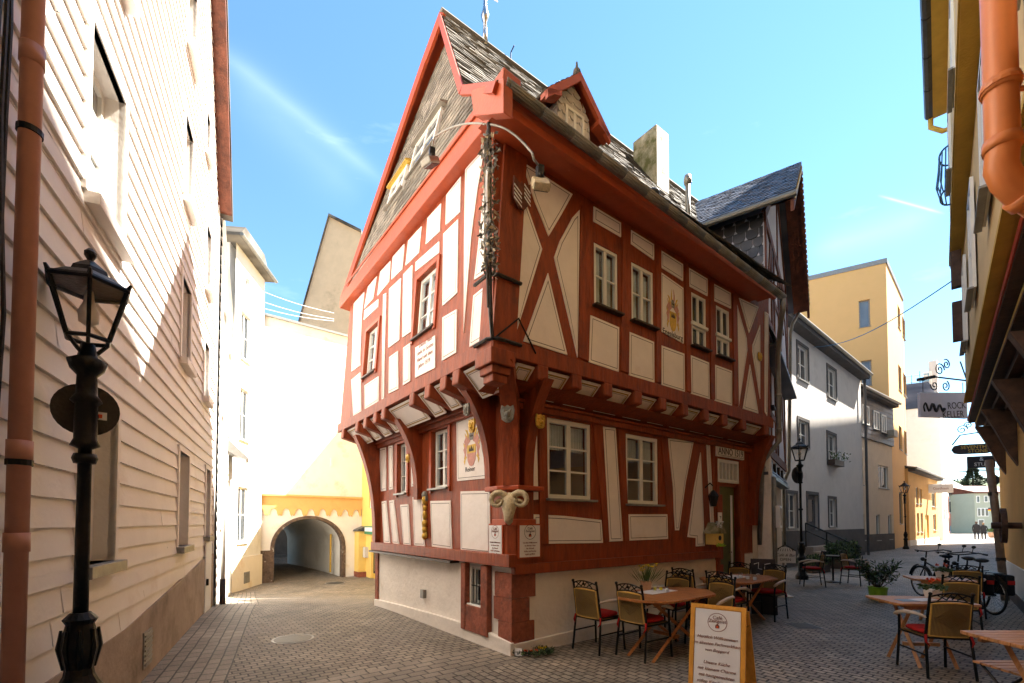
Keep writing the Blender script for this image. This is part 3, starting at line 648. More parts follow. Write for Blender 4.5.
# --- door, transom, ANNO board
beam('door_frame', Fr, 4.80, 4.90, .05, 2.9, .04, 'red', -.08); beam('door_frame', Fr, 5.62, 5.78, .05, 2.9, .06, 'red', -.08)
m = MB(); m.fbox(Fr, door[0], door[1], .05, door[3], -.10, -.06); dr = m.build('door', M['green_door'], H)
m = MB()
for (u0,u1,v0,v1) in ((4.97,5.16,.3,.85),(4.97,5.16,.95,1.5),(4.97,5.16,1.6,2.2)): m.fbox(Fr, u0, u1, v0, v1, -.06, -.045)
m.build('door_panel', M['door_red'], dr, bevel=.008)
m = MB(); m.fbox(Fr, 5.47, 5.53, .3, 2.2, -.06, -.045); m.build('door_glass_strip', M['sky_white'], dr)
m = MB(); m.tube([Fr.at(5.38,1.08,-.05), Fr.at(5.38,1.08,.0), Fr.at(5.30,1.08,.0)], .012, 6); m.build('handle', M['chrome'], dr)
m = MB(); m.fbox(Fr, trans[0]-.02, trans[1]+.02, trans[2]-.03, trans[3]+.03, -.06, -.05); m.build('transom_pane', M['dglass'], H)
m = MB()
for (u0,u1,v0,v1) in ((4.84,4.90,2.43,2.87),(5.56,5.62,2.43,2.87),(4.9,5.56,2.43,2.49),(4.9,5.56,2.81,2.87)): m.fbox(Fr, u0,u1,v0,v1,-.03,.045)
for i in range(1, 5): m.fbox(Fr, 4.9+.132*i-.018, 4.9+.132*i+.018, 2.49, 2.81, -.03, .03)
m.build('transom_grille', M['white'], H, bevel=.004)
m = MB(); m.fbox(Fr, 4.80, 5.84, 2.92, 3.13, .0, .05); an = m.build('year_board', M['plaster'], H, bevel=.005)
text('lettering', 'ANNO 1519', Fr, 5.32, 3.02, .185, M['ink'], an, .052, width=.95); m = MB(); m.ring(Fr, [(4.83,2.94),(5.81,2.94),(5.81,3.11),(4.83,3.11)], .008, .0515); m.build('panel_line', M['line'], an)
# --- cornice, gutter and fascia on the street side
prof = [(0,6.06),(.12,6.05),(.14,6.0),(.40,5.98),(.41,5.93),(.47,5.93),(.47,6.02),(.44,6.04),(.47,6.08),(.50,6.10),(.50,6.14),(0,6.36)]
m = MB(); e0, e1 = -.38, 5.85
for i in range(len(prof)-1):
    (d0,z0),(d1,z1) = prof[i], prof[i+1]; m.face([MH(e0,-d0,z0), MH(e1,-d0,z0-.14), MH(e1,-d1,z1-.14), MH(e0,-d1,z1)], [(e0,z0),(e1,z0),(e1,z1),(e0,z1)])
m.face([MH(e1,-d,z-.14) for d, z in prof]); m.build('eaves_cornice', M['red_bright'], H)
m = MB(); m.hexa([MH(-.46,-.60,5.76), MH(-.34,-.60,5.76), MH(-.30,.02,6.2), MH(-.42,.02,6.2), MH(-.46,-.60,6.12), MH(-.34,-.60,6.12), MH(-.30,.10,6.56), MH(-.42,.10,6.56)]); m.build('cornice_end_board', M['red_bright'], H, bevel=.01)
m = MB(); gp = []
n = 8
for a in [e0-.05]+[e0+(e1+.05-e0)*i/14 for i in range(15)]:
    zz_ = 6.12-.05*(a-e0)
    gp.append([MH(a, -.57-.06*math.cos(PI*k/n)*-1*-1, zz_-.06*math.sin(PI*k/n)) for k in range(n+1)])
for i in range(len(gp)-1):
    for k in range(n):
        m.face([gp[i][k], gp[i+1][k], gp[i+1][k+1], gp[i][k+1]])
gu = m.build('gutter', M['zinc'], H, smooth=True); so_ = gu.modifiers.new('thick', 'SOLIDIFY'); so_.thickness = .008
for i in range(1, 15): m = MB(); a = e0+(e1+.05-e0)*i/15; zz_ = 6.12-.05*(a-e0); m.tube([MH(a,-.57-.064*math.cos(PI*k/6), zz_-.064*math.sin(PI*k/6)) for k in range(7)], .008, 5); m.build('gutter_bracket', M['zinc'], H)
# downpipe at the far end
m = MB(); q = MH(5.82,-.60,5.72)
m.tube([q, q-Z*.2, q-Z*.32+B*.1+A*.15, MH(6.72,-.12,5.0), MH(6.76,-.10,4.6), MH(6.76,-.10,3.3), MH(6.72,.22,2.9), MH(6.72,.30,1.2)], .048, 10)
for z in (5.2,4.2,3.5): m.tube([MH(6.76,-.10,z), MH(6.76,-.10,z+.05)], .058, 10)
m.build('downpipe', M['zinc'], H, smooth=True)
# --- tie beam of the gable and slate-hung gable
m = MB(); FLt = FL
pts = [(-.10,6.36),(5.98,6.34),(5.98,6.60),(3.0,6.70),(-.10,6.86)]
m.prism(FL, pts, -.1, .16); m.fbox(FL, 0, 5.6, 6.66, 6.70, .16, .19); m.build('tie_beam', M['red_bright'], H, bevel=.012)
# --- roof of the corner house
EF = [MH(-.47,-.52,6.13), MH(-.20,.60,7.12), MH(.66,2.85,10.72), MH(.58,3.40,10.22), MH(-.07,6.02,6.62)]   # front edge
AE = [6.2, 7.0, 8.8, 8.8, 8.8]
def aonly(p, a): q = p-oR; return oR + A*a + B*q.dot(B) + Z*q.z
EB = [aonly(p, a) for p, a in zip(EF, AE)]; EB[0] = MH(6.2,-.52,5.98)
m = MB(); un = MB()
for i in range(4):
    p0, p1, q0, q1 = EF[i], EF[i+1], EB[i], EB[i+1]
    nn = (q0-p0).cross(p1-p0).normalized()
    if nn.z < 0: nn = -nn
    u = A; v = (p1-p0)-A*(p1-p0).dot(A); v.normalize()
    if i >= 2: v = -v; f = Frame(p1, A, v); base = p1; top = p0; bq, tq = q1, q0
    else: f = Frame(p0, A, v); base, top = p0, p1; bq, tq = q0, q1
    if f.n.dot(nn) < 0: f.n = -f.n
    def co_(p): r = p-base; return (r.dot(A), r.dot(v))
    poly = [co_(base), co_(bq), co_(tq), co_(top)]
    tiles(m, f, poly, .21, .135, .018, .006, round_=False)
    m.face([p+nn*.0 for p in (p0, q0, q1, p1)])
    o_ = -nn*.05; un.face([p0+o_, p1+o_, q1+o_, q0+o_]); un.face([p0+o_, p1+o_, p1, p0])
m.build('roof', M['slate'], H); un.build('roof_soffit', M['red_bright'], H)
m = MB()   # ridge capping
m.tube([EF[2]+Z*.02, EB[2]+Z*.02], .07, 6); m.build('ridge_capping', M['slate'], H)
m = MB()   # bargeboards: strips under the roof edge
for i in range(4):
    p0, p1 = EF[i], EF[i+1]; t = (p1-p0).normalized(); dn = (t.cross(A)).normalized()
    if dn.dot((MH(.2,2.8,7)-p0)) < 0: dn = -dn
    w = .22 if i >= 2 else .10
    q = [p0-A*.03, p1-A*.03, p1-A*.03+dn*w, p0-A*.03+dn*w]; q2 = [x+A*.05 for x in q]
    m.hexa([q[0],q[1],q[2],q[3],q2[0],q2[1],q2[2],q2[3]])
m.build('bargeboard', M['red_bright'], H)
SG = Frame(oR+A*(-.0-.233*6.8), B, A*.233+Z, True)
if SG.n.dot(-A) < 0: SG.n = -SG.n
gp_ = [(5.80,6.60),(3.38,10.02),(2.85,10.46),(.66,7.06),(-.05,6.45),(-.05,6.55)]
m = MB(); tiles(m, SG, gp_, .17, .115, .014, .003); m.face([SG.at(a, b, -.002) for a, b in gp_]); m.build('gable_slates', M['slate_gable'], H)
for (x0,y0,x1,y1) in ((421.5,133,434,156),(396,180,403,197)):
    a = SG.px(x0,y0); b = SG.px(x1,y1); u0, u1 = min(a[0],b[0]), max(a[0],b[0]); v0, v1 = min(a[1],b[1])+0, max(a[1],b[1])
    c = (u0+u1)/2; vv = SG.px((x0+x1)/2, (y0+y1)/2)[1]; hh = .33 if x0 > 410 else .24; u0 += .05; u1 -= .05
    r = (u0, u1, vv-hh, vv+hh)
    w = window(H, SG, r, .06, 2, 2, .04, .02, M['white'], M['dglass'], M['slate_gable'], None, so=.09, dep=.05)
    m = MB(); m.hexa([SG.at(u0-.08, vv+hh+.0, .0), SG.at(u1+.08, vv+hh, .0), SG.at(u1+.08, vv+hh-.02, .13), SG.at(u0-.08, vv+hh-.02, .13), SG.at(u0-.08, vv+hh+.08, .0), SG.at(u1+.08, vv+hh+.08, .0), SG.at(u1+.08, vv+hh+.01, .13), SG.at(u0-.08, vv+hh+.01, .13)])
    m.build('window_hood', M['gold'] if x0 < 410 else M['slate_gable'], w)
# weathervane
m = MB(); c = MH(1.60,2.85,10.70)
m.lathe([(.07,0),(.045,.25),(.035,.45),(.065,.52),(.08,.60),(.05,.70),(.035,.78),(.02,1.25),(.01,1.3)], c, 12); m.build('weathervane_finial', M['chrome'], H, smooth=True)
m = MB(); f = Frame(c+Z*1.05, A, Z); m.prism(f, [(0,0),(.30,.03),(.24,.06),(.30,.09),(0,.12)], -.01, .01); m.build('weathervane_flag', M['sky_white'], H)
# chimney, vent pipe, roof hooks
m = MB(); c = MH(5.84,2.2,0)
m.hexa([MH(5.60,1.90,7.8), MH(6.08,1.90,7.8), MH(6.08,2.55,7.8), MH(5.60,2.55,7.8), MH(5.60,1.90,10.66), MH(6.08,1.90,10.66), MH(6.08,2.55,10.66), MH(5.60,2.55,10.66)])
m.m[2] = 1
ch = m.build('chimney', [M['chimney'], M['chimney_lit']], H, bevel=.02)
m = MB(); m.tube([MH(6.35,1.6,8.3), MH(6.35,1.6,9.45)], .055, 10); m.tube([MH(6.35,1.6,9.42), MH(6.35,1.6,9.5), MH(6.35,1.6,9.62)], [.08,.09,.07], 10); m.build('vent_pipe', M['zinc'], H, smooth=True)
m = MB(); m.ball(MH(4.5,1.2,8.15), .13, 10, 6, sx=(1,1,.8)); m.build('roof_vent', M['irong'], H, smooth=True)
for a in (2.2,3.4,4.6,7.2): m = MB(); m.tube([MH(a,2.83,10.7), MH(a,2.83,10.95), MH(a,2.72,11.0)], .012, 5); m.build('roof_hook', M['irong'], H)
# dormer
D = MB(); a0, a1, bf, zt, za = 1.10, 1.72, .30, 7.46, 7.82
D.face([MH(a0,bf,6.6), MH(a1,bf,6.6), MH(a1,bf,zt), MH((a0+a1)/2,bf,za), MH(a0,bf,zt)]); 
FD = Frame(MH(0,bf,0), A); FD.n = -B
dm = MB(); tiles(dm, FD, [(a0,6.7),(a1,6.7),(a1,zt),((a0+a1)/2,za),(a0,zt)], .16, .12, .02, .004, round_=True)
def rb(z): return .60+(z-7.12)/1.60 if z > 7.12 else -.52+(z-6.13)/.884
for a in (a0, a1):
    f = Frame(MH(a,0,0), B); f.n = -A if a == a0 else A
    pl_ = [(bf,6.7),(bf,zt),(rb(zt),zt),(rb(6.8),6.8)]
    D.face([f.at(x, y, -.003) for x, y in pl_]); tiles(dm, f, [(bf,6.72),(rb(6.75)+.02,6.75),(rb(zt)+.05,zt),(bf,zt)], .18, .13, .018, .005)
do = D.build('dormer', M['plaster'], H); dm.build('lit_tone_dormer_slates', M['render_grey'], do)  # slates take a pale render colour that stands in for sunlight
window(do, FD, (1.24,1.60,6.85,7.46), .03, 2, 2, .04, .018, M['white'], M['dglass'], None, None, dep=.06)
rm_ = MB(); sf = MB(); am = (a0+a1)/2; ov = .30; fo = .12
for s in (-1, 1):
    ae = am+s*((a1-a0)/2+ov); ze = 7.34; zp = 7.92; bq = bf-fo; 
    p = [MH(ae,bq,ze), MH(am,bq,zp), MH(am,rb(zp)+.1,zp), MH(ae,rb(ze)+.1,ze)]
    f = Frame(p[0], B, (p[1]-p[0]).normalized()); 
    if f.n.z < 0: f.n = -f.n
    ll = (p[1]-p[0]).length
    tiles(rm_, f, [(0,0),(rb(ze)+.1-bq,0),(rb(zp)+.1-bq,ll),(0,ll)], .2, .13, .02, .005)
    rm_.face(p); sf.face([x-Z*.03 for x in p]); d_ = (p[1]-p[0]).normalized(); dn = V((0,0,-1))
    sf.hexa([p[0]-B*.03, p[1]-B*.03, p[1]-B*.03+dn*.13, p[0]-B*.03+dn*.13, p[0]+B*.02, p[1]+B*.02, p[1]+B*.02+dn*.13, p[0]+B*.02+dn*.13])
    sf.hexa([p[0]-B*.03-Z*.07, p[0]+B*fo-Z*.07, p[0]+B*fo+A*(-s)*.25+Z*.03, p[0]-B*.03+A*(-s)*.25+Z*.03, p[0]-B*.03, p[0]+B*fo, p[0]+B*fo+A*(-s)*.25+Z*.1, p[0]-B*.03+A*(-s)*.25+Z*.1])
rm_.lathe([(.07,0),(.05,.1),(.02,.14),(.012,.22)], MH(am,bq+.05,za+.08), 8)
rm_.build('dormer_roof', M['slate'], do); sf.build('dormer_bargeboard', M['red_bright'], do)
# --- painted coats of arms and inscription
def crest(fr, rect, name, top, arms=True, dk=False):
    a, b, c, e = rect; w, h = b-a, e-c; cx = (a+b)/2; fl = 1 if fr.u.cross(fr.v).dot(fr.n) > 0 else -1
    m = MB(); q = lambda x, y: (cx+fl*x*w, c+y*h); d0 = .0165
    def pr(pts, mi, d=.002): m.prism(fr, [q(*p) for p in pts], d0-.001, d0+d, mi)
    for s in (-1, 1):
        pr([(s*.02,.62),(s*.10,.68),(s*.22,.66),(s*.30,.58),(s*.27,.50),(s*.33,.44),(s*.28,.36),(s*.30,.28),(s*.22,.33),(s*.20,.44),(s*.14,.52),(s*.06,.56)], 0, .002)
        pr([(s*.20,.66),(s*.27,.72),(s*.24,.64)], 1, .003); pr([(s*.25,.50),(s*.33,.56),(s*.30,.48)], 1, .003)
        pr([(s*.24,.34),(s*.31,.24),(s*.27,.18),(s*.24,.26),(s*.19,.30)], 1, .003); pr([(s*.14,.60),(s*.20,.72),(s*.26,.78),(s*.17,.76),(s*.10,.66)], 1, .0035)
        pr([(s*.02,.70),(s*.05,.80),(s*.04,.93),(s*.09,.82),(s*.10,.72)], 1 if s < 0 else 0, .003)
    pr([(-.07,.58),(.07,.58),(.09,.66),(.05,.73),(-.05,.73),(-.09,.66)], 3, .004); pr([(-.05,.63),(.06,.63),(.06,.66),(-.05,.66)], 2, .005)
    pr([(-.17,.50),(.17,.50),(.17,.36),(-.17,.36)], 1, .004); pr([(-.17,.36),(.17,.36),(.15,.24),(.08,.16),(0,.14),(-.08,.16),(-.15,.24)], 0 if not dk else 1, .004)
    pr([(-.10,.39),(-.08,.48),(-.05,.42),(0,.49),(.05,.42),(.08,.48),(.10,.39)], 2, .005)
    o = m.build('painted_crest', [M['crest_pink'], M['crest_gold'], M['crest_dark'], M['greycarve']], None)
    return o
m = MB(); pg = upoly(Fl, [(456.4,420.5),(476,411.7),(482,440),(487,465),(488.7,478),(457,481)], .014); m.prism(Fl, pg, -.01, .014); rs = m.build('painted_panel', M['plaster'], H)
m = MB(); m.ring(Fl, inset(pg, .035), .008, .0155); m.build('panel_line', M['line'], rs)
o = crest(Fl, (.60,1.28,2.34,3.20), 'r', 0); o.parent = rs; o.location = -rootloc(rs); text('lettering', 'Reiner', Fl, .98, 2.42, .10, M['ink'], rs, .0165)
m = MB(); pg = upoly(FR, [(661,272),(683.5,288),(683.8,343.6),(660.6,330.6)], .014); m.prism(FR, pg, -.01, .014); en = m.build('painted_panel', M['plaster'], H)
m = MB(); m.ring(FR, inset(pg, .03), .007, .0155); m.build('panel_line', M['line'], en)
us = [p[0] for p in pg]; o = crest(FR, (min(us)+.06,max(us)-.04,4.56,5.42), 'e', 0, dk=True); o.parent = en; o.location = -rootloc(en); text('lettering', 'Engelsburg', FR, sum(us)/4, 4.63, .125, M['ink'], en, .0165)
m = MB(); pg = upoly(FL, [(415.2,347.6),(434.9,335.3),(434.9,367.8),(415,377.8)], .014); m.prism(FL, pg, -.01, .014); ins = m.build('painted_panel', M['plaster'], H)
us = sum(p[0] for p in pg)/4
for i, s in enumerate(('Dieses Haus', 'steht in Gottes', 'Hand seit dem', 'Jahre 1519')): text('lettering', s, FL, us, 4.26-.105*i, .085, M['inkbrown'], ins, .0165)
# cafe posters either side of the corner
def round_logo(fr, u, v, r, mat, parent, d, txt, ts):
    m = MB(); pts = [(u+r*math.cos(2*PI*k/28), v+r*math.sin(2*PI*k/28)) for k in range(28)]; m.ring(fr, pts, r*.06, d)
    m.prism(fr, [(u-.22*r,v-.62*r),(u+.22*r,v-.62*r),(u+.22*r,v-.35*r),(u,v-.12*r),(u-.22*r,v-.35*r)], d-.001, d+.0005); m.build('round_logo', mat, parent)
    k = MB(); k.fbox(fr, u-.10*r, u+.10*r, v-.6*r, v-.4*r, d, d+.001); k.build('logo_detail', M['flower_r'], parent)
    text('lettering', 'Café', fr, u, v+.48*r, ts, mat, parent, d); text('lettering', 'Zeitgeist', fr, u, v+.12*r, ts*.95, mat, parent, d)
for fr, u0, u1, mat in ((Fr, .045, .37, M['ink']), (Fl, .08, .36, M['inkbrown'])):
    m = MB(); m.fbox(fr, u0-.02, u1+.02, 1.20, 1.64, .07, .10); bd = m.build('poster_frame', M['red_bright'], H, bevel=.004)
    m = MB(); m.fbox(fr, u0, u1, 1.22, 1.62, .10, .106); pp = m.build('poster', M['paper'], bd); uc = (u0+u1)/2
    round_logo(fr, uc, 1.535, .085 if fr is Fl else .095, mat, pp, .1075, '', .045)
    for i, s in enumerate(('Herzlich Willkommen', 'im ältesten Haus', 'der Altstadt', 'Kaffee und Kuchen', 'täglich geöffnet')):
        text('lettering', s, fr, uc, 1.40-.036*i, .026, M['inkbrown'], pp, .1075)
# --- wall lamp, small notice, birdhouse planter, menu box beside the door
f = Frame(Fr.at(4.70,0), A); f.n = Fr.n
m = MB(); c = Fr.at(4.46, 2.12, .16); m.tube([Fr.at(4.46,2.3,0), Fr.at(4.46,2.38,.1), Fr.at(4.46,2.32,.16)], .012, 6); m.lathe([(.05,-.17),(.085,.0),(.095,.02),(.05,.09),(.015,.13)], c, 6); m.build('wall_lantern', M['iron'], H)
m = MB(); m.fbox(Fr, 4.80, 4.93, 1.60, 1.85, .05, .065); nb = m.build('notice_plate', M['paper'], H); text('lettering', '7', Fr, 4.865, 1.73, .13, M['ink'], nb, .067)
# --- wrought iron sign seen from its edge at the corner, with the oval board and leaf work
G = thing('wrought_iron_hanging_sign', 'ornate wrought-iron vine bracket with white oval board at the house corner', 'sign', MH(-.3,-.2,3.6))
sg = (dg*.35+nL*.25); 
def SP(z, out, sw=0): return MH(-.17,-.0,0)+Z*z+dg*out+(A-B).normalized()*sw
m = MB(); m.tube([SP(3.72,.04), SP(3.95,.17), SP(4.4,.23), SP(5.0,.22), SP(5.6,.26), SP(6.0,.27)], .022, 6); m.tube([SP(3.72,.02), SP(4.3,.14), SP(5.2,.13), SP(5.9,.18)], .014, 6)
m.tube([SP(3.95,.30), SP(4.2,.34), SP(4.45,.38), SP(4.2,.26)], .012, 6)
for z in (4.45, 3.72):
    for sw in (-.17, .17): m.tube([SP(z,.04,0), SP(z,.03,sw*.4), MH(-.17,0,0)+Z*z+(A*.36-B*.06 if sw > 0 else B*.3-A*.06)], .022, 6)
m.build('iron_bracket', M['irong'], G)
m = MB(); random.seed(3)
for i in range(420):
    z = 4.35+1.5*random.random(); t = random.random()*2*PI; rr = .10+.07*random.random(); 
    if 4.95 < z < 5.5 and abs(math.cos(t)) < .5: continue
    p = SP(z, .24+rr*math.cos(t)*.9, rr*math.sin(t)*.55)
    m.leaf(p, V((random.random()-.5, random.random()-.5, random.random()-.6)), .035, .07, 0 if random.random() < .75 else 1)
for k in range(5):
    pts = []
    for i in range(16):
        z = 4.4+1.45*i/15; t = i*.9+k*1.3; pts.append(SP(z, .24+.11*math.cos(t), .05*math.sin(t)))
    m.tube(pts, .009, 5)
m.build('iron_vine_leaves', [M['greycarve'], M['bone']], G)
m = MB(); f = Frame(SP(5.2,.26), dg, Z); m.prism(f, [(.13*math.cos(2*PI*k/24), .30*math.sin(2*PI*k/24)) for k in range(24)], -.012, .012); ov_ = m.build('oval_board', M['sky_white'], G, bevel=.005)
m = MB(); m.tube([f.at(-.05,.12,.016), f.at(.05,.03,.016), f.at(-.04,-.05,.016), f.at(.05,-.14,.016)], .008, 5); m.build('painted_scroll', M['crest_pink'], ov_)
m = MB(); m.tube([SP(3.7,.05,.0), MH(.25,-.06,3.75)+Z*.28-A*.1, MH(.42,-.05,3.68)], .012, 6); m.build('stay_rod', M['iron'], G)
# striped heraldic shield on the post
F2 = Frame(MH(.18,-.04,5.52), A); F2.n = -B
m = MB(); m.prism(F2, [(-.12,.16),(-.03,.10),(0,.14),(.03,.10),(.13,.16),(.12,-.08),(.03,-.2),(-.04,-.2),(-.13,-.08)], .03, .055); sh = m.build('heraldic_shield', M['bargebrown'], H, bevel=.006)
m = MB()
for i in range(4):
    m.prism(F2, [(-.12,.06-.05*i),(-.01,-.02-.05*i),(-.01,-.035-.05*i),(-.12,.04-.05*i)], .055, .060); m.prism(F2, [(.03,.12-.05*i),(.12,.05-.05*i),(.12,.03-.05*i),(.03,.10-.05*i)], .055, .060)
m.build('shield_stripes', M['sky_white'], sh)
# floodlights on curved arms
P0 = SP(5.98, .27)
for nm, tgt, hd, aim in (('flood', FL.at(*FL.px(437,139,.45),.45), FL.at(*FL.px(432,158,.45),.45), (FL, 0)), ('flood', FR.at(*FR.px(529,154,.62),.62), FR.at(*FR.px(540,178,.62),.62), (FR, 0))):
    left = aim[0] is FL
    Fq = thing('floodlight', 'rusty twin-lobed floodlight on a curved arm in front of the slate gable' if left else 'square pale floodlight on a curved arm over the street front', 'floodlight', hd, 0, 'floodlights on the corner house')
    m = MB(); mid = (P0+tgt)/2+Z*.16
    bez = [(1-t)**2*P0+2*t*(1-t)*mid*1.0+t*t*(tgt+Z*.05) for t in [i/10 for i in range(11)]]
    dirv = (bez[-1]-bez[-2]).normalized(); hk = [bez[-1]+dirv*.06+Z*.0, bez[-1]+dirv*.10-Z*.05, hd+Z*.12]
    m.tube(bez+hk, .012, 8); m.build('curved_arm', M['zinc'], Fq, smooth=True)
    m = MB(); m.box(hd+Z*.08, (.07,.07,.09), .4); m.ball(hd+Z*.02, .045, 8, 5); m.build('mounting', M['iron'], Fq)
    ax_ = (MH(.3,1.2,5.0)-hd).normalized() if left else (MH(.5,.4,4.4)-hd).normalized()
    m = MB(); u_ = ax_.cross(Z).normalized(); v_ = u_.cross(ax_).normalized(); f = Frame(hd-Z*.08, u_, v_); f.n = ax_
    m.prism(f, [(-.09,-.12),(.09,-.12),(.09,.07),(-.09,.07)], -.06, .02); m.build('lamp_housing', M['bone'] if not left else M['zinc'], Fq, bevel=.015)
    m = MB(); m.prism(f, [(-.075,-.10),(.075,-.10),(.075,.055),(-.075,.055)], .02, .028); m.build('lamp_glass', M['dglass'], Fq)
# ================================================================= GROUND
def sm(t): t = max(0, min(1, t)); return t*t*(3-2*t)
def gz(x, y): return -.95*sm((y-8)/10)*sm((-x-1.6)/2.2)
def gpt(px, py):
    z = 0
    for i in range(12): p = ground(px, py, z); z = .5*z+.5*gz(p.x, p.y)
    p.z = gz(p.x, p.y); return p
def axis(fine0, fine1, st, far):
    l = []; x = fine0
    while x <= fine1: l.append(x); x += st
    s_ = st*2; a = fine0
    while a > -far: a -= s_; s_ *= 1.6; l.insert(0, a)
    s_ = st*2; a = l[-1]
    while a < far: a += s_; s_ *= 1.6; l.append(a)
    return l
xs = axis(-20, 6, .5, 900); ys = axis(-4, 26, .5, 900); m = MB(); idx = {}
CA = math.atan2(.601, .799)
for i, x in enumerate(xs):
    for j, y in enumerate(ys):
        idx[i, j] = len(m.v); m.v.append((x, y, gz(x, y)))
for i in range(len(xs)-1):
    for j in range(len(ys)-1):
        st_ = (V((xs[i]+.25, ys[j]+.25, 0))-Cg).dot(B) < .1
        q = [idx[i,j], idx[i+1,j], idx[i+1,j+1], idx[i,j+1]]; m.f.append(tuple(q)); m.m.append(0); m.uv.append([((-m.v[k][0]*.6+m.v[k][1]*.8, m.v[k][0]*.8+m.v[k][1]*.6) if st_ else (m.v[k][0]*.8+m.v[k][1]*.6, -m.v[k][0]*.6+m.v[k][1]*.8)) for k in q])
m.build('cobblestone_street', M['cobble'], smooth=True, kind='structure')
def drape(name, poly, mat, h=.004, st=.4):   # sheet following the ground inside a convex polygon
    m = MB(); x0, x1 = min(p[0] for p in poly), max(p[0] for p in poly); y0, y1 = min(p[1] for p in poly), max(p[1] for p in poly)
    return m
# flat setts along the wall on the left and a drain line down the right-hand street
def ribbon(name, pts, w, mat, h=.005):
    m = MB(); L_ = 0
    for i in range(len(pts)-1):
        a, b = V((*pts[i], 0)), V((*pts[i+1], 0)); n = int((b-a).length/.4)+1; d = (b-a).normalized(); s_ = V((-d.y, d.x, 0))*w/2
        for k in range(n):
            p, q = a+(b-a)*k/n, a+(b-a)*(k+1)/n; l = (q-p).length; c = [p-s_, q-s_, q+s_, p+s_]
            m.face([V((v_.x, v_.y, gz(v_.x, v_.y)+h)) for v_ in c], [(L_,-w/2),(L_+l,-w/2),(L_+l,w/2),(L_,w/2)]); L_ += l
    return m.build(name, mat, kind='structure')
# ================================================================= LEFT: siding building
q0, q1 = Cg+B*.1, Cg+B*.1-A*5.2; ribbon('drain_strip', [(q0.x,q0.y),(q1.x,q1.y)], .75, M['strip'], .004)
LD = V((-.4415, .897, 0)); LO = V((-3.87, 4.81, 0)); LF = Frame(LO, LD); 
if LF.n.dot(V((1,.5,0))) < 0: LF.n = -LF.n
ribbon('flat_kerb_strip', [((LO+LD*u+LF.n*.42).x, (LO+LD*u+LF.n*.42).y) for u in (-6,-3,0,3,5.6)], .8, M['strip'])
SB = thing('siding_house', 'tall white weatherboard house with steep gable along the left edge', 'house', LO+LD*2)
E1 = 5.25; opsL = []
low = [(-1.66,-.92,1.33,2.66),(1.72,2.42,1.32,2.66),(4.12,4.66,1.40,2.66)]
mid = [(-1.70,-.92,4.06,5.38),(1.68,2.32,3.95,5.12),(3.66,4.2,3.9,4.92)]
up = [(-1.7,-.95,6.3,7.5),(1.66,2.24,6.24,7.44),(3.66,4.2,5.9,7.05)]
top = [(-1.7,-.95,8.6,9.8),(1.66,2.30,8.5,9.7),(3.4,3.8,8.2,8.95)]
ops = low+mid+up+top
def span(z): 
    if z <= 8.4: return (-11, E1)
    return (max(-11, .6-(E1-.6)*(1-(z-8.4)/9.3)), .6+(E1-.6)*(1-(z-8.4)/9.3))
m = MB(); facade(m, LF, -11, E1, .66, 17.4, ops, .20, row=.192, lap=.022, topf=span)
m.face([LF.at(E1,-1,-.0), LF.at(E1,-1,-8), LF.at(E1,8.4,-8), LF.at(E1,8.4,0)])
m.build('weatherboard_wall', M['siding'], SB)
m = MB(); m.fbox(LF, E1-.09, E1+.06, -1, 8.35, -.35, .035); m.build('corner_board', M['siding'], SB)
m = MB(); m.prism(LF, [(-11,-1),(E1-.02,-1),(E1-.02,8.3),(.6,17.6),(-4,8.4),(-11,8.3)], -8, -.26); m.build('wall', M['siding'], SB)
m = MB(); m.prism(LF, [(-11,-1.2),(E1,-1.2),(E1,1.02),(3.8,.98),(1.5,.80),(-.6,.66),(-11,.66)], -.3, .035); m.build('plinth', M['concrete'], SB)
for r in ops:
    w = window(SB, LF, r, -.12, 2, 2, .06, .02, M['white'], M['pglass'], M['siding'] if r not in low else M['lead'], None, sw=.09, so=.11)
    m = MB(); a, b, c, e = r
    for q in ((a-.07,a,c,e+.07), (b,b+.07,c,e+.07), (a,b,e,e+.07)): m.fbox(LF, *q, -.02, .035)
    m.build('window_trim', M['siding'], w)
m = MB()
for u0 in (E1+.10,):
    q = [(u0,8.15),(.6,17.9),(.6,17.4),(u0-.12,8.05)]
    m.prism(LF, [(u0+.02,8.2),(.6,17.75),(.6,17.2),(u0-.14,8.2)], -.0, .24)
m.build('bargeboard', M['bargebrown'], SB)
m = MB(); m.prism(LF, [(E1+.16,8.16),(.6,17.95),(-4.2,8.4),(-4.1,8.3),(.6,17.8),(E1+.08,8.1)], -8, .26); m.build('roof', M['slate'], SB)
m = MB(); g = LF.px(147,653, .04); m.fbox(LF, g[0]-.16, g[0]+.16, .12, .50, .02, .05)
for i in range(7): m.fbox(LF, g[0]-.14, g[0]+.14, .15+.05*i, .17+.05*i, .05, .06)
m.build('vent_grille', M['lead'], SB)
m = MB(); m.fbox(LF, 4.1, 4.85, -.35, 1.28, .03, .05); dd = m.build('door', M['sky_white'], SB); m = MB(); m.box(LF.at(4.2,.55,.07),(.03,.03,.12)); m.build('handle', M['iron'], dd)
